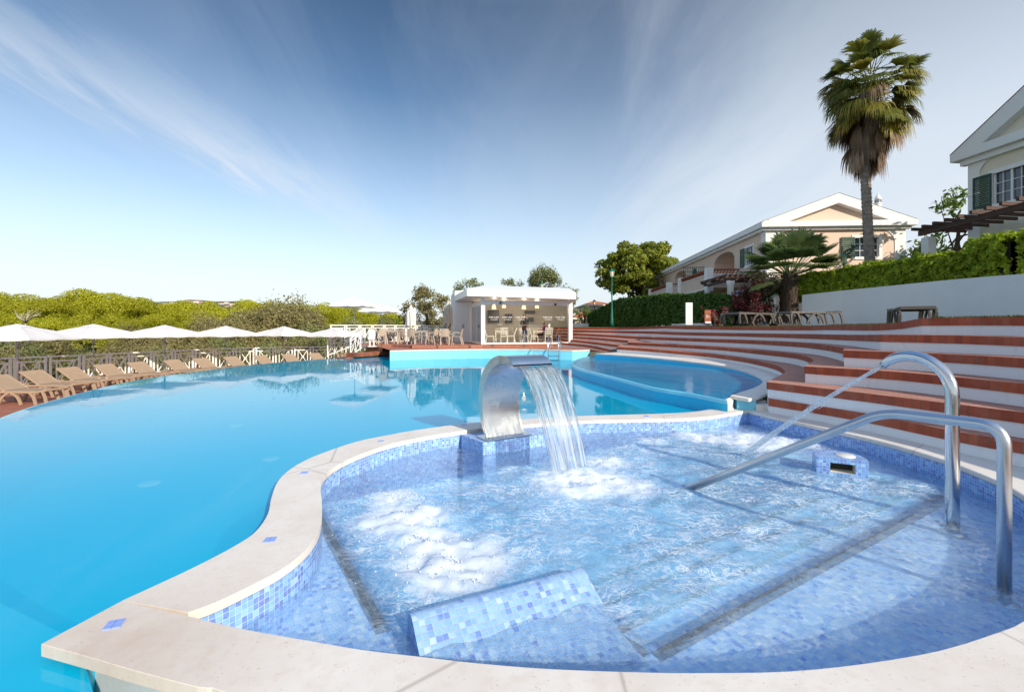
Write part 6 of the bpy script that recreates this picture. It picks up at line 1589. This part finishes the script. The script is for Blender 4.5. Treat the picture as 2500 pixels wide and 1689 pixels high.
# ================================================================ houses
M_peach=simple('peach_render',(.72,.56,.45),.85,var=.035,scale=.6,bump=.2,bscale=20,coords='world')
M_cream=simple('cream_render',(.76,.69,.55),.85,var=.035,scale=.6,bump=.2,bscale=20,coords='world')
M_trim=simple('white_trim',(.82,.81,.79),.75,var=.03,scale=1,bump=.1,coords='world')
M_shut=simple('dark_green_shutter',(.012,.075,.045),.5,var=.1); M_tile=None
def tile_mat(name,c1,c2):
    t=NT(name); v=t.obj(); wv=t.n('TexWave'); wv.inputs['Scale'].default_value=2.6; t.l(v,wv.inputs['Vector'])
    col=t.mix(t.ramp(t.noise(v,2.5,4,.6),[(.35,0.),(.7,1.)]),c1,c2); col=t.mix(t.math('MULTIPLY',wv.outputs['Fac'],.35),col,tuple(x*.5 for x in c1))
    t.surf(t.bsdf(col,.8,0,.3,t.bump(wv.outputs['Fac'],.6,.05))); return t.mat
M_tile=tile_mat('terracotta_roof_tiles',(.50,.15,.06),(.60,.22,.10)); M_brickrail=simple('terracotta_lattice',(.36,.11,.05),.8,var=.15)
M_pane=NT('window_glass'); M_pane.surf(M_pane.bsdf((.03,.05,.07),.05,0,.8)); M_pane=M_pane.mat
M_brown=simple('dark_brown_timber',(.085,.04,.028),.7,var=.2); M_awn=None
def stripe_mat():
    t=NT('blue_striped_awning'); v=t.uv(); s=t.n('SeparateXYZ'); t.l(v,s.inputs[0]); f=t.math('FRACT',t.math('MULTIPLY',s.outputs[0],7.)); t.surf(t.bsdf(t.mix(t.ramp(f,[(.5,0.),(.52,1.)],'CONSTANT'),(.16,.22,.42),(.70,.72,.76)),.8)); return t.mat
class Fr:
    """building frame: o origin, a along the front, b into the depth, z up"""
    def __init__(s,o,a): s.o=Vector(o); s.a=Vector(a).normalized(); s.b=Vector((-s.a.y,s.a.x,0)); s.ang=math.atan2(s.a.y,s.a.x)
    def p(s,a,b,z): q_=s.o+s.a*a+s.b*b; return (q_.x,q_.y,z)
    def box(s,mb,a0,a1,b0,b1,z0,z1,m=0): c=s.p((a0+a1)/2,(b0+b1)/2,(z0+z1)/2); mb.box(c,(abs(a1-a0),abs(b1-b0),abs(z1-z0)),s.ang,m)
def wall_open(mb,F,axis,fix,u0,u1,z0,z1,openings,depth,m=0,mi=None):
    """wall in the plane axis=fix with rectangular or arched openings (a0,a1,z0,z1,arch,depth)"""
    P_=(lambda u,z,d=0: F.p(fix+d,u,z)) if axis=='a' else (lambda u,z,d=0: F.p(u,fix+d,z))
    ops=sorted(openings); cur=u0
    for (a0,a1,zz0,zz1,arch,dp) in ops:
        mb.quad(P_(cur,z0),P_(a0,z0),P_(a0,z1),P_(cur,z1),None,m)
        if zz0>z0: mb.quad(P_(a0,z0),P_(a1,z0),P_(a1,zz0),P_(a0,zz0),None,m)
        n=10 if arch else 1; tops=[]
        for k in range(n+1):
            f=k/n; tops.append((a0+(a1-a0)*f, zz1-(arch*(1-math.sqrt(max(0,1-(2*f-1)**2))) if arch else 0)))
        for (x0,y0),(x1,y1) in zip(tops,tops[1:]): 
            mb.quad(P_(x0,y0),P_(x1,y1),P_(x1,z1),P_(x0,z1),None,m); mb.quad(P_(x0,y0),P_(x0,y0,dp),P_(x1,y1,dp),P_(x1,y1),None,m)
        mb.quad(P_(a0,zz0),P_(a0,zz0,dp),P_(a0,tops[0][1],dp),P_(a0,tops[0][1]),None,m); mb.quad(P_(a1,zz0),P_(a1,tops[-1][1]),P_(a1,tops[-1][1],dp),P_(a1,zz0,dp),None,m)
        mb.quad(P_(a0,zz0),P_(a1,zz0),P_(a1,zz0,dp),P_(a0,zz0,dp),None,m)
        if abs(dp)>.5: mb.quad(P_(a0-.3,zz0,dp),P_(a1+.3,zz0,dp),P_(a1+.3,zz1,dp),P_(a0-.3,zz1,dp),None,m)
        cur=a1
    mb.quad(P_(cur,z0),P_(u1,z0),P_(u1,z1),P_(cur,z1),None,m)
def window(F,axis,fix,u0,u1,z0,z1,root,sgn,shutters=(1,1),open_=True):
    """sgn: outward direction along the fixed axis"""
    P_=(lambda u,d,z: F.p(fix+sgn*d,u,z)) if axis=='a' else (lambda u,d,z: F.p(u,fix+sgn*d,z))
    def bx(mb,ua,ub,da,db,za,zb_,m=0):
        if axis=='a': F.box(mb,min(fix+sgn*da,fix+sgn*db),max(fix+sgn*da,fix+sgn*db),ua,ub,za,zb_,m)
        else: F.box(mb,ua,ub,min(fix+sgn*da,fix+sgn*db),max(fix+sgn*da,fix+sgn*db),za,zb_,m)
    mb=MB(); t_=.16
    bx(mb,u0-t_,u0,-.02,.035,z0-t_,z1+t_); bx(mb,u1,u1+t_,-.02,.035,z0-t_,z1+t_); bx(mb,u0,u1,-.02,.034,z1,z1+t_); bx(mb,u0,u1,-.02,.06,z0-t_,z0)
    w_=mb.build('window',M_trim,root)
    mb=MB(); bx(mb,u0,u1,-.12,-.10,z0,z1); mb.build('pane',M_pane,w_)
    mb=MB(); um=(u0+u1)/2; bx(mb,um-.035,um+.035,-.10,-.04,z0,z1)
    for f in (.34,.67): bx(mb,u0,u1,-.10,-.06,z0+(z1-z0)*f-.012,z0+(z1-z0)*f+.012)
    for q0,q1 in ((u0,u0+.05),(u1-.05,u1),((u0+um)/2-.01,(u0+um)/2+.01),((u1+um)/2-.01,(u1+um)/2+.01)): bx(mb,q0,q1,-.10,-.05,z0,z1)
    mb.build('sash',M_trim,w_)
    for sd,on in ((-1,shutters[0]),(1,shutters[1])):
        if not on: continue
        ww=(u1-u0)*.55; ua,ub=(u0-ww-.02,u0-.02) if sd<0 else (u1+.02,u1+ww+.02); mb=MB()
        bx(mb,ua,ua+.05,.04,.085,z0-.04,z1+.04); bx(mb,ub-.05,ub,.04,.085,z0-.04,z1+.04); bx(mb,ua+.05,ub-.05,.04,.085,z0-.04,z0+.03); bx(mb,ua+.05,ub-.05,.04,.085,z1-.03,z1+.04)
        n=16
        for k in range(n): z_=z0+.03+(z1-z0-.06)*(k+.5)/n; bx(mb,ua+.05,ub-.05,.05+.012*(k%2),.075,z_-.018,z_+.024)
        mb.build('shutter',M_shut,root)
# ---- long peach house
H1=Fr((14.9,26.7,0),(1,-.068,0)); BL_=31.0; AW=7.7; ZG=1.5; ZE=7.35
h1=thing('peach_house','long peach two-storey house with a white gable and green shutters','house',(18,40,ZG))
mb=MB()
wall_open(mb,H1,'b',0,0,AW,ZG,ZE,[(4.95,6.3,5.62,6.72,0,.12)],.12)
wall_open(mb,H1,'a',0,0,BL_,ZG,ZE,[(1.62,2.72,5.5,6.62,0,.12),(4.4,8.1,4.45,6.95,.55,1.7),(15,18.4,4.45,6.95,.5,1.7)],.12)
mb.quad(H1.p(AW,0,ZG),H1.p(AW,BL_,ZG),H1.p(AW,BL_,ZE),H1.p(AW,0,ZE)); mb.quad(H1.p(AW,BL_,ZG),H1.p(0,BL_,ZG),H1.p(0,BL_,ZE),H1.p(AW,BL_,ZE))
mb.build('walls',M_peach,h1)
# eaves: gable end with raking white boards, cornice and roof
ov=.42; ap=9.22; am=AW/2
mb=MB(); H1.box(mb,-ov,AW+ov,-ov,.1,ZE,ZE+.30); H1.box(mb,-ov*.55,AW+ov*.55,-ov*.5,.05,ZE-.16,ZE); H1.box(mb,-ov,.1,.1,BL_+ov,ZE,ZE+.30); H1.box(mb,-ov*.55,.05,.05,BL_,ZE-.16,ZE); mb.build('cornice',M_trim,h1)
mb=MB(); 
for (a0,a1) in ((-ov,am),(AW+ov,am)):
    for (b0,dz0,dz1) in ((-ov+.02,0,.42),):
        q0,q1=H1.p(a0,b0,ZE+.30),H1.p(a1,b0,ap); q2,q3=H1.p(a1,b0,ap-.55),H1.p(a0+(1.5 if a0<am else -1.5),b0,ZE+.30)
        mb.quad(q0,q3,q2,q1) if a0<am else mb.quad(q0,q1,q2,q3)
        r0,r1,r2,r3=[tuple(Vector(x)+H1.b*.35) for x in (q0,q1,q2,q3)]; mb.quad(q3,r3,r2,q2); mb.quad(q0,q1,r1,r0)
mb.build('gable_boards',M_trim,h1)
mb=MB(); mb.face(mb.vert(H1.p(0,-.06,ZE+.3),H1.p(AW,-.06,ZE+.3),H1.p(am,-.06,ap-.3))); mb.build('gable_wall',M_peach,h1)
mb=MB(); 
for a0 in (-ov,AW+ov):
    mb.quad(H1.p(a0,-ov,ZE+.32),H1.p(am,-ov,ap+.02),H1.p(am,BL_+ov,ap+.02),H1.p(a0,BL_+ov,ZE+.32))
mb.build('roof',simple('pale_roof_tiles',(.50,.40,.33),.8,var=.12,coords='world'),h1)
for bxs in (((-.03,.55,-.035,.0),(-.035,0,.0,.55)),((AW-.55,AW+.03,-.034,0),),((-.035,0,BL_-.6,BL_),)):
    mb=MB()
    for q4 in bxs: H1.box(mb,*q4,ZG,ZE-.16)
    mb.build('pilaster',M_trim,h1)
# curved spandrel of the corner pilasters
for (a0,s_) in ((.55,1),(AW-.55,-1)):
    ctr=[(a0,ZE-.16)]+[(a0+s_*.75*(1-math.cos(t_*math.pi/2/8)),ZE-.16-.75*(1-math.sin(t_*math.pi/2/8)) ) for t_ in range(9)]
    arc=[(a0+s_*(.8-.8*math.cos(t_*math.pi/16)),ZE-.96+.8*math.sin(t_*math.pi/16)) for t_ in range(9)]
    mb=MB(); pts=[(a0,ZE-.16)]+arc; iv=mb.vert(*[H1.p(x,-.033,z) for x,z in pts]); mb.face(iv if s_<0 else iv[::-1]); mb.build('corner_spandrel',M_trim,h1)
window(H1,'b',0,4.95,6.3,5.62,6.72,h1,-1,(1,0)); window(H1,'a',0,1.62,2.72,5.5,6.62,h1,-1,(0,1))
for b0 in (24.4,28.0): window(H1,'a',0,b0,b0+1.1,4.9,6.4,h1,-1,(0,0)); mb=MB(); H1.box(mb,-.10,-.04,b0,b0+1.1,4.9,6.4); mb.build('shutter',M_shut,h1)
# balconies
bal=MB(); 
for (b0,b1) in ((3.6,10.2),(13.2,20.5)):
    H1.box(bal,-2.0,0,b0,b1,4.20,4.42); H1.box(bal,-2.0,-1.86,b0,b1,4.42,5.05); H1.box(bal,-1.86,0,b0,b0+.14,4.42,5.05); H1.box(bal,-1.86,0,b1-.14,b1,4.42,5.05)
bal.build('balcony',M_peach,h1)
mb=MB(); mr=MB()
for (b0,b1) in ((3.6,10.2),(13.2,20.5)):
    H1.box(mb,-2.05,-1.81,b0-.02,b1+.02,5.05,5.12); H1.box(mb,-1.81,0,b0-.04,b0+.2,5.05,5.12); H1.box(mb,-2.04,-1.86,b0,b1,4.12,4.20)
    for b in (b0,b1-.5): H1.box(mb,-2.12,-1.7,b-.05,b+.5,4.0,5.55)
    H1.box(mr,-2.02,-1.84,b0+.5,b1-.5,5.38,5.46); H1.box(mr,-1.7,0,b0+.02,b0+.18,5.38,5.46)
    for k in range(26):
        f=b0+.5+(b1-b0-1.)*k/26; mr.bar(H1.p(-1.93,f,5.12),H1.p(-1.93,f+.2,5.38),.06,.05)
    for k in range(8): f=-1.7+1.7*k/8; mr.bar(H1.p(f,b0+.1,5.12),H1.p(f+.16,b0+.1,5.38),.06,.05)
mb.build('balcony_trim',M_trim,h1); mr.build('balcony_rail',M_brickrail,h1)
# green lattice screen and folded parasol on the balcony
mb=MB(); 
for k in range(12): f=8.4+1.6*k/11; mb.bar(H1.p(-.15-1.6*k/11,9.9,5.1),H1.p(-.15-1.6*k/11,9.9,6.45),.03,.03)
for z in (5.15,5.45,5.75,6.05,6.4): mb.bar(H1.p(-.1,9.9,z),H1.p(-1.85,9.9,z),.03,.03)
mb.build('balcony_screen',M_shut,h1)
mb=MB(); mb.lathe([(.05,4.45),(.16,5.0),(.2,5.9),(.06,6.2)],H1.p(-1.2,8.9,0),10); mb.build('furled_parasol',M_shut,h1)
# lower row: pergola, columns, awning, far balcony
pgm=MB()
for b in (-.3,1.1,2.4,3.7): H1.box(pgm,-2.45,.0,b-.06,b+.06,4.42,4.56)
for k in range(9): f=-2.4+.3*k; H1.box(pgm,f-.04,f+.04,-.5,4.0,4.56,4.64)
H1.box(pgm,-2.2,-2.04,-.5,4.0,4.26,4.42); pgm.build('pergola',M_brown,h1)
for b in (-.25,3.5):
    mb=MB(); mb.lathe([(.17,ZG),(.17,4.0),(.22,4.1),(.22,4.26)],H1.p(-2.12,b,0),14); mb.build('column',M_trim,h1)
mb=MB(); A=[H1.p(-.05,b,4.1) for b in (.2,3.3)]; B=[H1.p(-2.0,b,3.25) for b in (.2,3.3)]; mb.ribbon(B,A); mb.ribbon([tuple(Vector(p)+Vector((0,0,-.32))) for p in B],B); mb.build('awning',stripe_mat(),h1)
mb=MB(); H1.box(mb,.02,.06,.4,3.2,1.7,3.6); mb.build('patio_door',M_pane,h1)
# chimney in the local style
mb=MB(); cp=H1.p(7.15,1.3,0); mb.lathe([(.30,7.6),(.27,8.2),(.17,8.93),(.16,8.96),(.19,9.0),(.19,9.04),(.15,9.06),(.15,9.25),(.18,9.27),(.17,9.34),(.11,9.47),(.04,9.53),(.04,9.62),(.01,9.66)],cp,18)
ch=mb.build('chimney',M_trim,h1)
mb=MB()
for k in range(10): a=k*math.pi/5; mb.box((cp[0]+.15*math.cos(a),cp[1]+.15*math.sin(a),9.155),(.03,.04,.15),a)
mb.build('vent_slits',M_dark,ch)
# ---- right-hand house
H2=Fr((19.1,19.0,0),(.097,-1,0)); # front runs towards the camera; depth axis b to the right
h2=thing('cream_house','cream house with white gable and dark green shutters at the right edge','house',(22,15,2.85))
ZG2=2.85; ZE2=8.4; W2=6.0
mb=MB(); wall_open(mb,H2,'b',0,0,W2,ZG2,ZE2,[(.86,2.05,6.40,7.62,0,.14)],.14)
mb.quad(H2.p(0,0,ZG2),H2.p(0,8,ZG2),H2.p(0,8,ZE2),H2.p(0,0,ZE2)); mb.quad(H2.p(W2,0,ZG2),H2.p(W2,8,ZG2),H2.p(W2,8,ZE2),H2.p(W2,0,ZE2)); mb.build('walls',M_cream,h2)
mb=MB(); H2.box(mb,-.42,W2+.42,-.42,.05,ZE2+.1,ZE2+.45); H2.box(mb,-.2,W2+.2,-.2,.05,ZE2-.12,ZE2+.1); H2.box(mb,-.42,.05,.05,8,ZE2+.1,ZE2+.45); mb.build('cornice',M_trim,h2)
am2=W2/2; ap2=ZE2+.45+2.07
mb=MB()
for (a0,a1) in ((-.45,am2),(W2+.45,am2)):
    q0,q1=H2.p(a0,-.40,ZE2+.40),H2.p(a1,-.40,ap2); q2,q3=H2.p(a1,-.40,ap2-.75),H2.p(a0+(1.15 if a0<am2 else -1.15),-.40,ZE2+.42)
    mb.quad(q0,q3,q2,q1); r0,r1,r2,r3=[tuple(Vector(x)+H2.b*.4) for x in (q0,q1,q2,q3)]; mb.quad(q3,r3,r2,q2); mb.quad(q0,q1,r1,r0); mb.quad(q0,r0,r3,q3)
mb.build('gable_boards',M_trim,h2)
mb=MB(); mb.face(mb.vert(H2.p(0,-.06,ZE2+.4),H2.p(W2,-.06,ZE2+.4),H2.p(am2,-.06,ap2-.3))); mb.build('gable_wall',M_cream,h2)
mb=MB()
for a0 in (-.45,W2+.45): mb.quad(H2.p(a0,-.42,ZE2+.44),H2.p(am2,-.42,ap2+.03),H2.p(am2,8,ap2+.03),H2.p(a0,8,ZE2+.44))
mb.build('roof',M_tile,h2)
mb=MB(); H2.box(mb,-.03,.40,-.04,0,ZG2,ZE2-.12); H2.box(mb,-.04,0,0,.4,ZG2,ZE2-.12); H2.box(mb,-.06,.44,-.07,0,6.95,7.05)
arc=[(.40+(.55-.55*math.cos(t_*math.pi/16)),ZE2-.67+.55*math.sin(t_*math.pi/16)) for t_ in range(9)]
iv=mb.vert(*[H2.p(x,-.038,z) for x,z in [(.40,ZE2-.12)]+arc]); mb.face(iv[::-1]); mb.build('pilaster',M_trim,h2)
window(H2,'b',0,.86,2.05,6.40,7.62,h2,-1,(1,1))
mb=MB(); H2.box(mb,.90,1.25,.16,.20,6.45,7.6); H2.box(mb,1.7,2.0,.16,.20,6.45,7.6); mb.build('curtain',M_canvas,h2)
# pergola of the right house
pg_=thing('pergola','dark brown timber pergola on white posts before the cream house','pergola',PX(2265,19.1,2.85))
b0=Vector(PD(2245,571,19.3)); b1=Vector(PD(2520,497,14.3)); bd=(b1-b0); mb=MB(); mb.bar(b0,b1,.12,.20); mb.build('beam',M_brown,pg_)
sd_=Vector((1,.15,0)).normalized()
for k in range(9):
    p=b0+bd*(.02+.96*k/8)+Vector((0,0,.16)); mb=MB(); mb.bar(p-sd_*.45,p+sd_*2.2,.09,.12); mb.build('rafter',M_brown,pg_)
pp2=Vector(PX(2267,18.9,0)); mb=MB(); mb.box((pp2.x,pp2.y,4.05),(.34,.34,2.4)); bev(mb.build('post',M_trim,pg_),.02,2)
# ---- curved white garden wall
wl=[PX(1958,19.2,LZ-.05),PX(2060,18.0,LZ-.05),PX(2180,16.4,LZ-.05),PX(2300,14.9,LZ-.05),PX(2420,13.4,LZ-.05),PX(2520,12.3,LZ-.05),PX(2700,10.8,LZ-.05)]
vt=[720,709,697,685,674.5,667,650]; tz=[EYE-(v-HV)*p[1]/FPX for p,v in zip(wl,vt)]
gw=[Vector(p) for p in smooth_poly(wl,5)]; tzs=[p.x for p in smooth_poly([(z,0,0) for z in tz],5)]
mb=MB(); bk=[p+Vector((.26,.22,0)) for p in gw]
fr_=[(p.x,p.y,p.z) for p in gw]; ftp=[(p.x,p.y,z) for p,z in zip(gw,tzs)]; btp=[(p.x,p.y,z) for p,z in zip(bk,tzs)]; bbt=[(p.x,p.y,p.z) for p in bk]
mb.ribbon(fr_,ftp); mb.ribbon(ftp,btp); mb.ribbon(btp,bbt); mb.quad(fr_[0],ftp[0],btp[0],bbt[0]); o=mb.build('garden_wall',M_white); tag(o,'curved white garden wall along the top of the lawn','wall')
mb=MB(); t1_=[(p.x,p.y,2.72) for p in bk]+[(34,8,2.9),(40,30,2.9),(30,34,2.9),(22.9,25.6,2.9),(18.5,24,2.75)]; mb.poly([t1_]); struct(mb.build('upper_lawn',M_lawn))
# ================================================================ lawn furniture and lamps
gL='grey loungers on the lawn'
lp=lounger('sun_lounger','taupe lounger at the left end of the lawn row, below the white pillar',gL,M_greyf,M_greys,0.02)
pos=[(1787,17.6,1.2,'taupe lounger at the left end of the lawn row, nearest the white pillar'),(1835,16.6,.35,'taupe lounger second in the lawn row, in front of the red shrub'),(1878,17.6,.3,'taupe lounger third in the lawn row, partly hidden in front of the short palm'),(1975,15.6,.12,'taupe lounger at the right end of the lawn row, before the white wall'),(2222,11.6,1.0,'taupe lounger standing alone against the white wall on the right')]
for i,(u,d,rz,lab) in enumerate(pos):
    o=lp if i==0 else copy_tree(lp); o['label']=lab; x,y,_=PX(u,d,0); o.location=(x,y,[1.64,1.64,1.64,1.635,1.585][i]); o.rotation_euler=(0,0,rz)
def lamp_post(label,u,v0,d,zg,mat,h_head=.55,thick=.06,name='street_lamp'):
    x,y,zt=PD(u,v0,d); r=thing(name,label,'street lamp',(x,y,zg)); H_=zt-h_head
    mb=MB(); mb.lathe([(thick*2.0,zg),(thick*2.0,zg+.25),(thick*1.3,zg+.9),(thick,zg+1.0),(thick*.75,H_-.1),(thick*1.3,H_-.05),(thick*1.3,H_)],(x,y,0),12); mb.build('post',mat,r)
    s_=h_head; mb=MB(); mb.lathe([(.10*s_/.55,H_),(.155*s_/.55,H_+s_*.62)],(x,y,0),6,smooth=False); mb.build('lantern_glass',M_lglass,r)
    mb=MB(); mb.lathe([(.19*s_/.55,H_+s_*.62),(.17*s_/.55,H_+s_*.68),(.08*s_/.55,H_+s_*.86),(.03*s_/.55,H_+s_*.92),(.03*s_/.55,H_+s_)],(x,y,0),6,smooth=False)
    for k in range(6):
        a=2*math.pi*k/6; c_=math.cos(a),math.sin(a); f=s_/.55; mb.bar((x+.10*f*c_[0],y+.10*f*c_[1],H_),(x+.157*f*c_[0],y+.157*f*c_[1],H_+s_*.63),.02,.02)
    mb.build('lantern_roof',mat,r); return r
M_lglass=simple('frosted_lantern',(.72,.66,.48),.4,var=.02); M_lgreen=simple('green_lamp_paint',(.012,.16,.115),.4,var=.05); M_ldark=simple('dark_lamp_paint',(.03,.02,.03),.5)
lamp_post('tall green lamp post with a lantern on the lawn by the dark hedge',1494,655,27.,1.62,M_lgreen,.50,.042)
lamp_post('thin dark lamp post in front of the orange roofed house',1451,731,42.,1.5,M_ldark,.5,.05)
lamp_post('green lantern showing above the bright hedge before the peach house',2060,618,20.5,2.6,M_lgreen,.45,.05)
lamp_post('green lantern peeping over the cafe roof',1323,688,36.,.8,M_lgreen,.5,.05)
# white notice pillar and red number sign
x,y,_=PX(1682,19.,0); zt=EYE-(739-HV)*19/FPX; r=thing('notice_pillar','flat white pillar with small rows of writing on the lawn edge','sign',(x,y,LZ-.02))
mb=MB(); mb.box((x,y,(zt+LZ-.02)/2),(.27,.09,zt-LZ+.02),R(-6)); bev(mb.build('pillar',M_trim,r),.008,2)
mb=MB()
for k in range(14): mb.box((x-.0+.01*(k%3),y-.05,zt-.12-.055*k),(.17-.03*(k%4),.004,.012),R(-6))
mb.build('small_print',simple('grey_print',(.45,.45,.45),.7),r)
x,y,_=PX(1727.5,19.6,0); r=thing('number_sign','small red brick sign reading 51 among the plants below the hedge','sign',(x,y,LZ))
mb=MB(); mb.box((x,y,2.0),(.26,.07,.52)); mb.build('brick_slab',M_brickrail,r); text('51',(x,y-.04,1.93),.17,0,r,'number'); 
mb=MB(); mb.box((x,y-.02,1.73),(.24,.10,.07)); mb.build('base_strip',M_trim,r)
# white kerb line behind the lawn
kerb=[PX(1462,36,1.66),PX(1540,30,1.72),PX(1640,24.6,1.73),PX(1760,21,1.72)]; mb=MB(); k2=[Vector(p) for p in smooth_poly(kerb,4)]; slab(mb,[tuple(p) for p in k2]+[tuple(p+Vector((.1,.35,0))) for p in k2[::-1]],1.73,.13); o=mb.build('kerb',M_trim); tag(o,None,None,None,'structure')
# ---- orange roofed houses beyond the hedge
def small_house(label,u0,u1,v_e,v_r,d,dep,zg,rot=0.,win=True):
    a=Vector(PD(u0,v_e,d)); b=Vector(PD(u1,v_e,d)); Wd=b.x-a.x; zr=EYE-(v_r-HV)*d/FPX; F=Fr((a.x,d,0),(math.cos(rot),math.sin(rot),0)); r=thing('orange_roof_house',label,'house',(a.x+Wd/2,d,zg))
    mb=MB(); 
    for (p,q_) in (((0,0),(Wd,0)),((Wd,0),(Wd,dep)),((Wd,dep),(0,dep)),((0,dep),(0,0))): mb.quad(F.p(p[0],p[1],zg),F.p(q_[0],q_[1],zg),F.p(q_[0],q_[1],a.z),F.p(p[0],p[1],a.z))
    mb.build('walls',M_cream if win else M_peach,r)
    mb=MB(); e=.35; c4=[F.p(-e,-e,a.z),F.p(Wd+e,-e,a.z),F.p(Wd+e,dep+e,a.z),F.p(-e,dep+e,a.z)]; k0=F.p(Wd*.42,dep*.5,zr); k1=F.p(Wd*.58,dep*.5,zr)
    iv=mb.vert(*c4,k0,k1); 
    for f in ((0,1,5,4),(1,2,5),(2,3,4,5),(3,0,4)): mb.face([iv[t_] for t_ in f])
    mb.build('roof',M_tile,r)
    mb=MB(); mb.ribbon([(p[0],p[1],p[2]-.16) for p in c4],[(p[0],p[1],p[2]-.005) for p in c4],closed=True); mb.build('eaves_board',M_trim,r)
    if win:
        for f in (.22,.66):
            mb=MB(); F.box(mb,Wd*f,Wd*f+1.,-.06,.02,a.z-1.9,a.z-.7); mb.build('shutter',M_shut,r)
    return r
small_house('far cream house with orange roof and green shutters beyond the dark hedge',1428,1500,744,731,62,8,1.)
small_house('low annex with bright orange pyramid roof right of the cafe',1404,1450,776,761,50,4,1.,0,False)
mb=MB(); x,y,_=PX(1412,37,0)
mb.box((x,y,1.62),(1.6,.3,.55)); tag(mb.build('low_wall',M_trim),'low white wall end beside the cafe at the top of the steps','wall')
# ---- town on the far ridge
M_townw=simple('far_white_wall',(.74,.70,.66),.9,var=.03,coords='world'); M_townr=simple('far_roof',(.45,.24,.17),.9,coords='world')
def town_house(): 
    mb=MB(); mb.box((0,0,2.5),(9,7,5)); mb.box((5.4,.5,1.8),(4,5,3.6))
    for (c_,w_,d__,z0) in ((0,9.6,7.6,5.),(5.4,4.4,5.6,3.6)):
        i=mb.vert((c_-w_/2,-d__/2,z0),(c_+w_/2,-d__/2,z0),(c_+w_/2,d__/2,z0),(c_-w_/2,d__/2,z0),(c_,-d__*.1,z0+1.5),(c_,d__*.1,z0+1.5))
        for f in ((0,1,4),(1,2,5,4),(2,3,5),(3,0,4,5)): mb.face([i[t_] for t_ in f],None,1)
    return mb.build('town_house',[M_townw,M_townr])
th=None; hill=[]
def ridge(u): return 733+ (0 if u<560 else (u-560)*.10) + 3*math.sin(u*.05)
for i in range(64):
    f=rng.random(); u=405+f*(590-405) if i<46 else 715+rng.random()*260; v=ridge(u)+rng.uniform(3,24) if i<46 else ridge(u)+rng.uniform(-2,14); d=900-(v-ridge(u))*9+rng.uniform(-10,10)
    if th is None: th=o=town_house(); tag(o,'tiny white house of the town on the far ridge','house','white houses of the town on the far ridge')
    else: o=th.copy(); COL.objects.link(o)
    x,y,z=PD(u,v,d); s_=rng.uniform(.7,1.35); o.location=(x,y,z-5*s_); o.rotation_euler=(0,0,rng.uniform(-.5,.5)); o.scale=(s_,s_,s_*rng.uniform(.8,1.15))
# the ridge itself
mb=MB(); A=[];B=[];C_=[]
for k in range(130):
    u=-1780+k*32; zz=ridge(max(380,min(u,1100)))+noise.noise((u*.02,0,0))*3+(0 if 380<u<1300 else 4)
    A.append(PD(u,842,300)); B.append(PD(u,zz+16,760)); C_.append(PD(u,zz+1,930))
D_2=[PD(-1780+k*32,790,1600) for k in range(130)]
mb.ribbon(A,B,smooth=True); mb.ribbon(B,C_,smooth=True); mb.ribbon(C_,D_2,smooth=True)
struct(mb.build('hills',simple('scrubby_hillside',(.17,.16,.12),.95,var=.4,scale=.02,c2=(.085,.09,.05),coords='world',bscale=.1)))
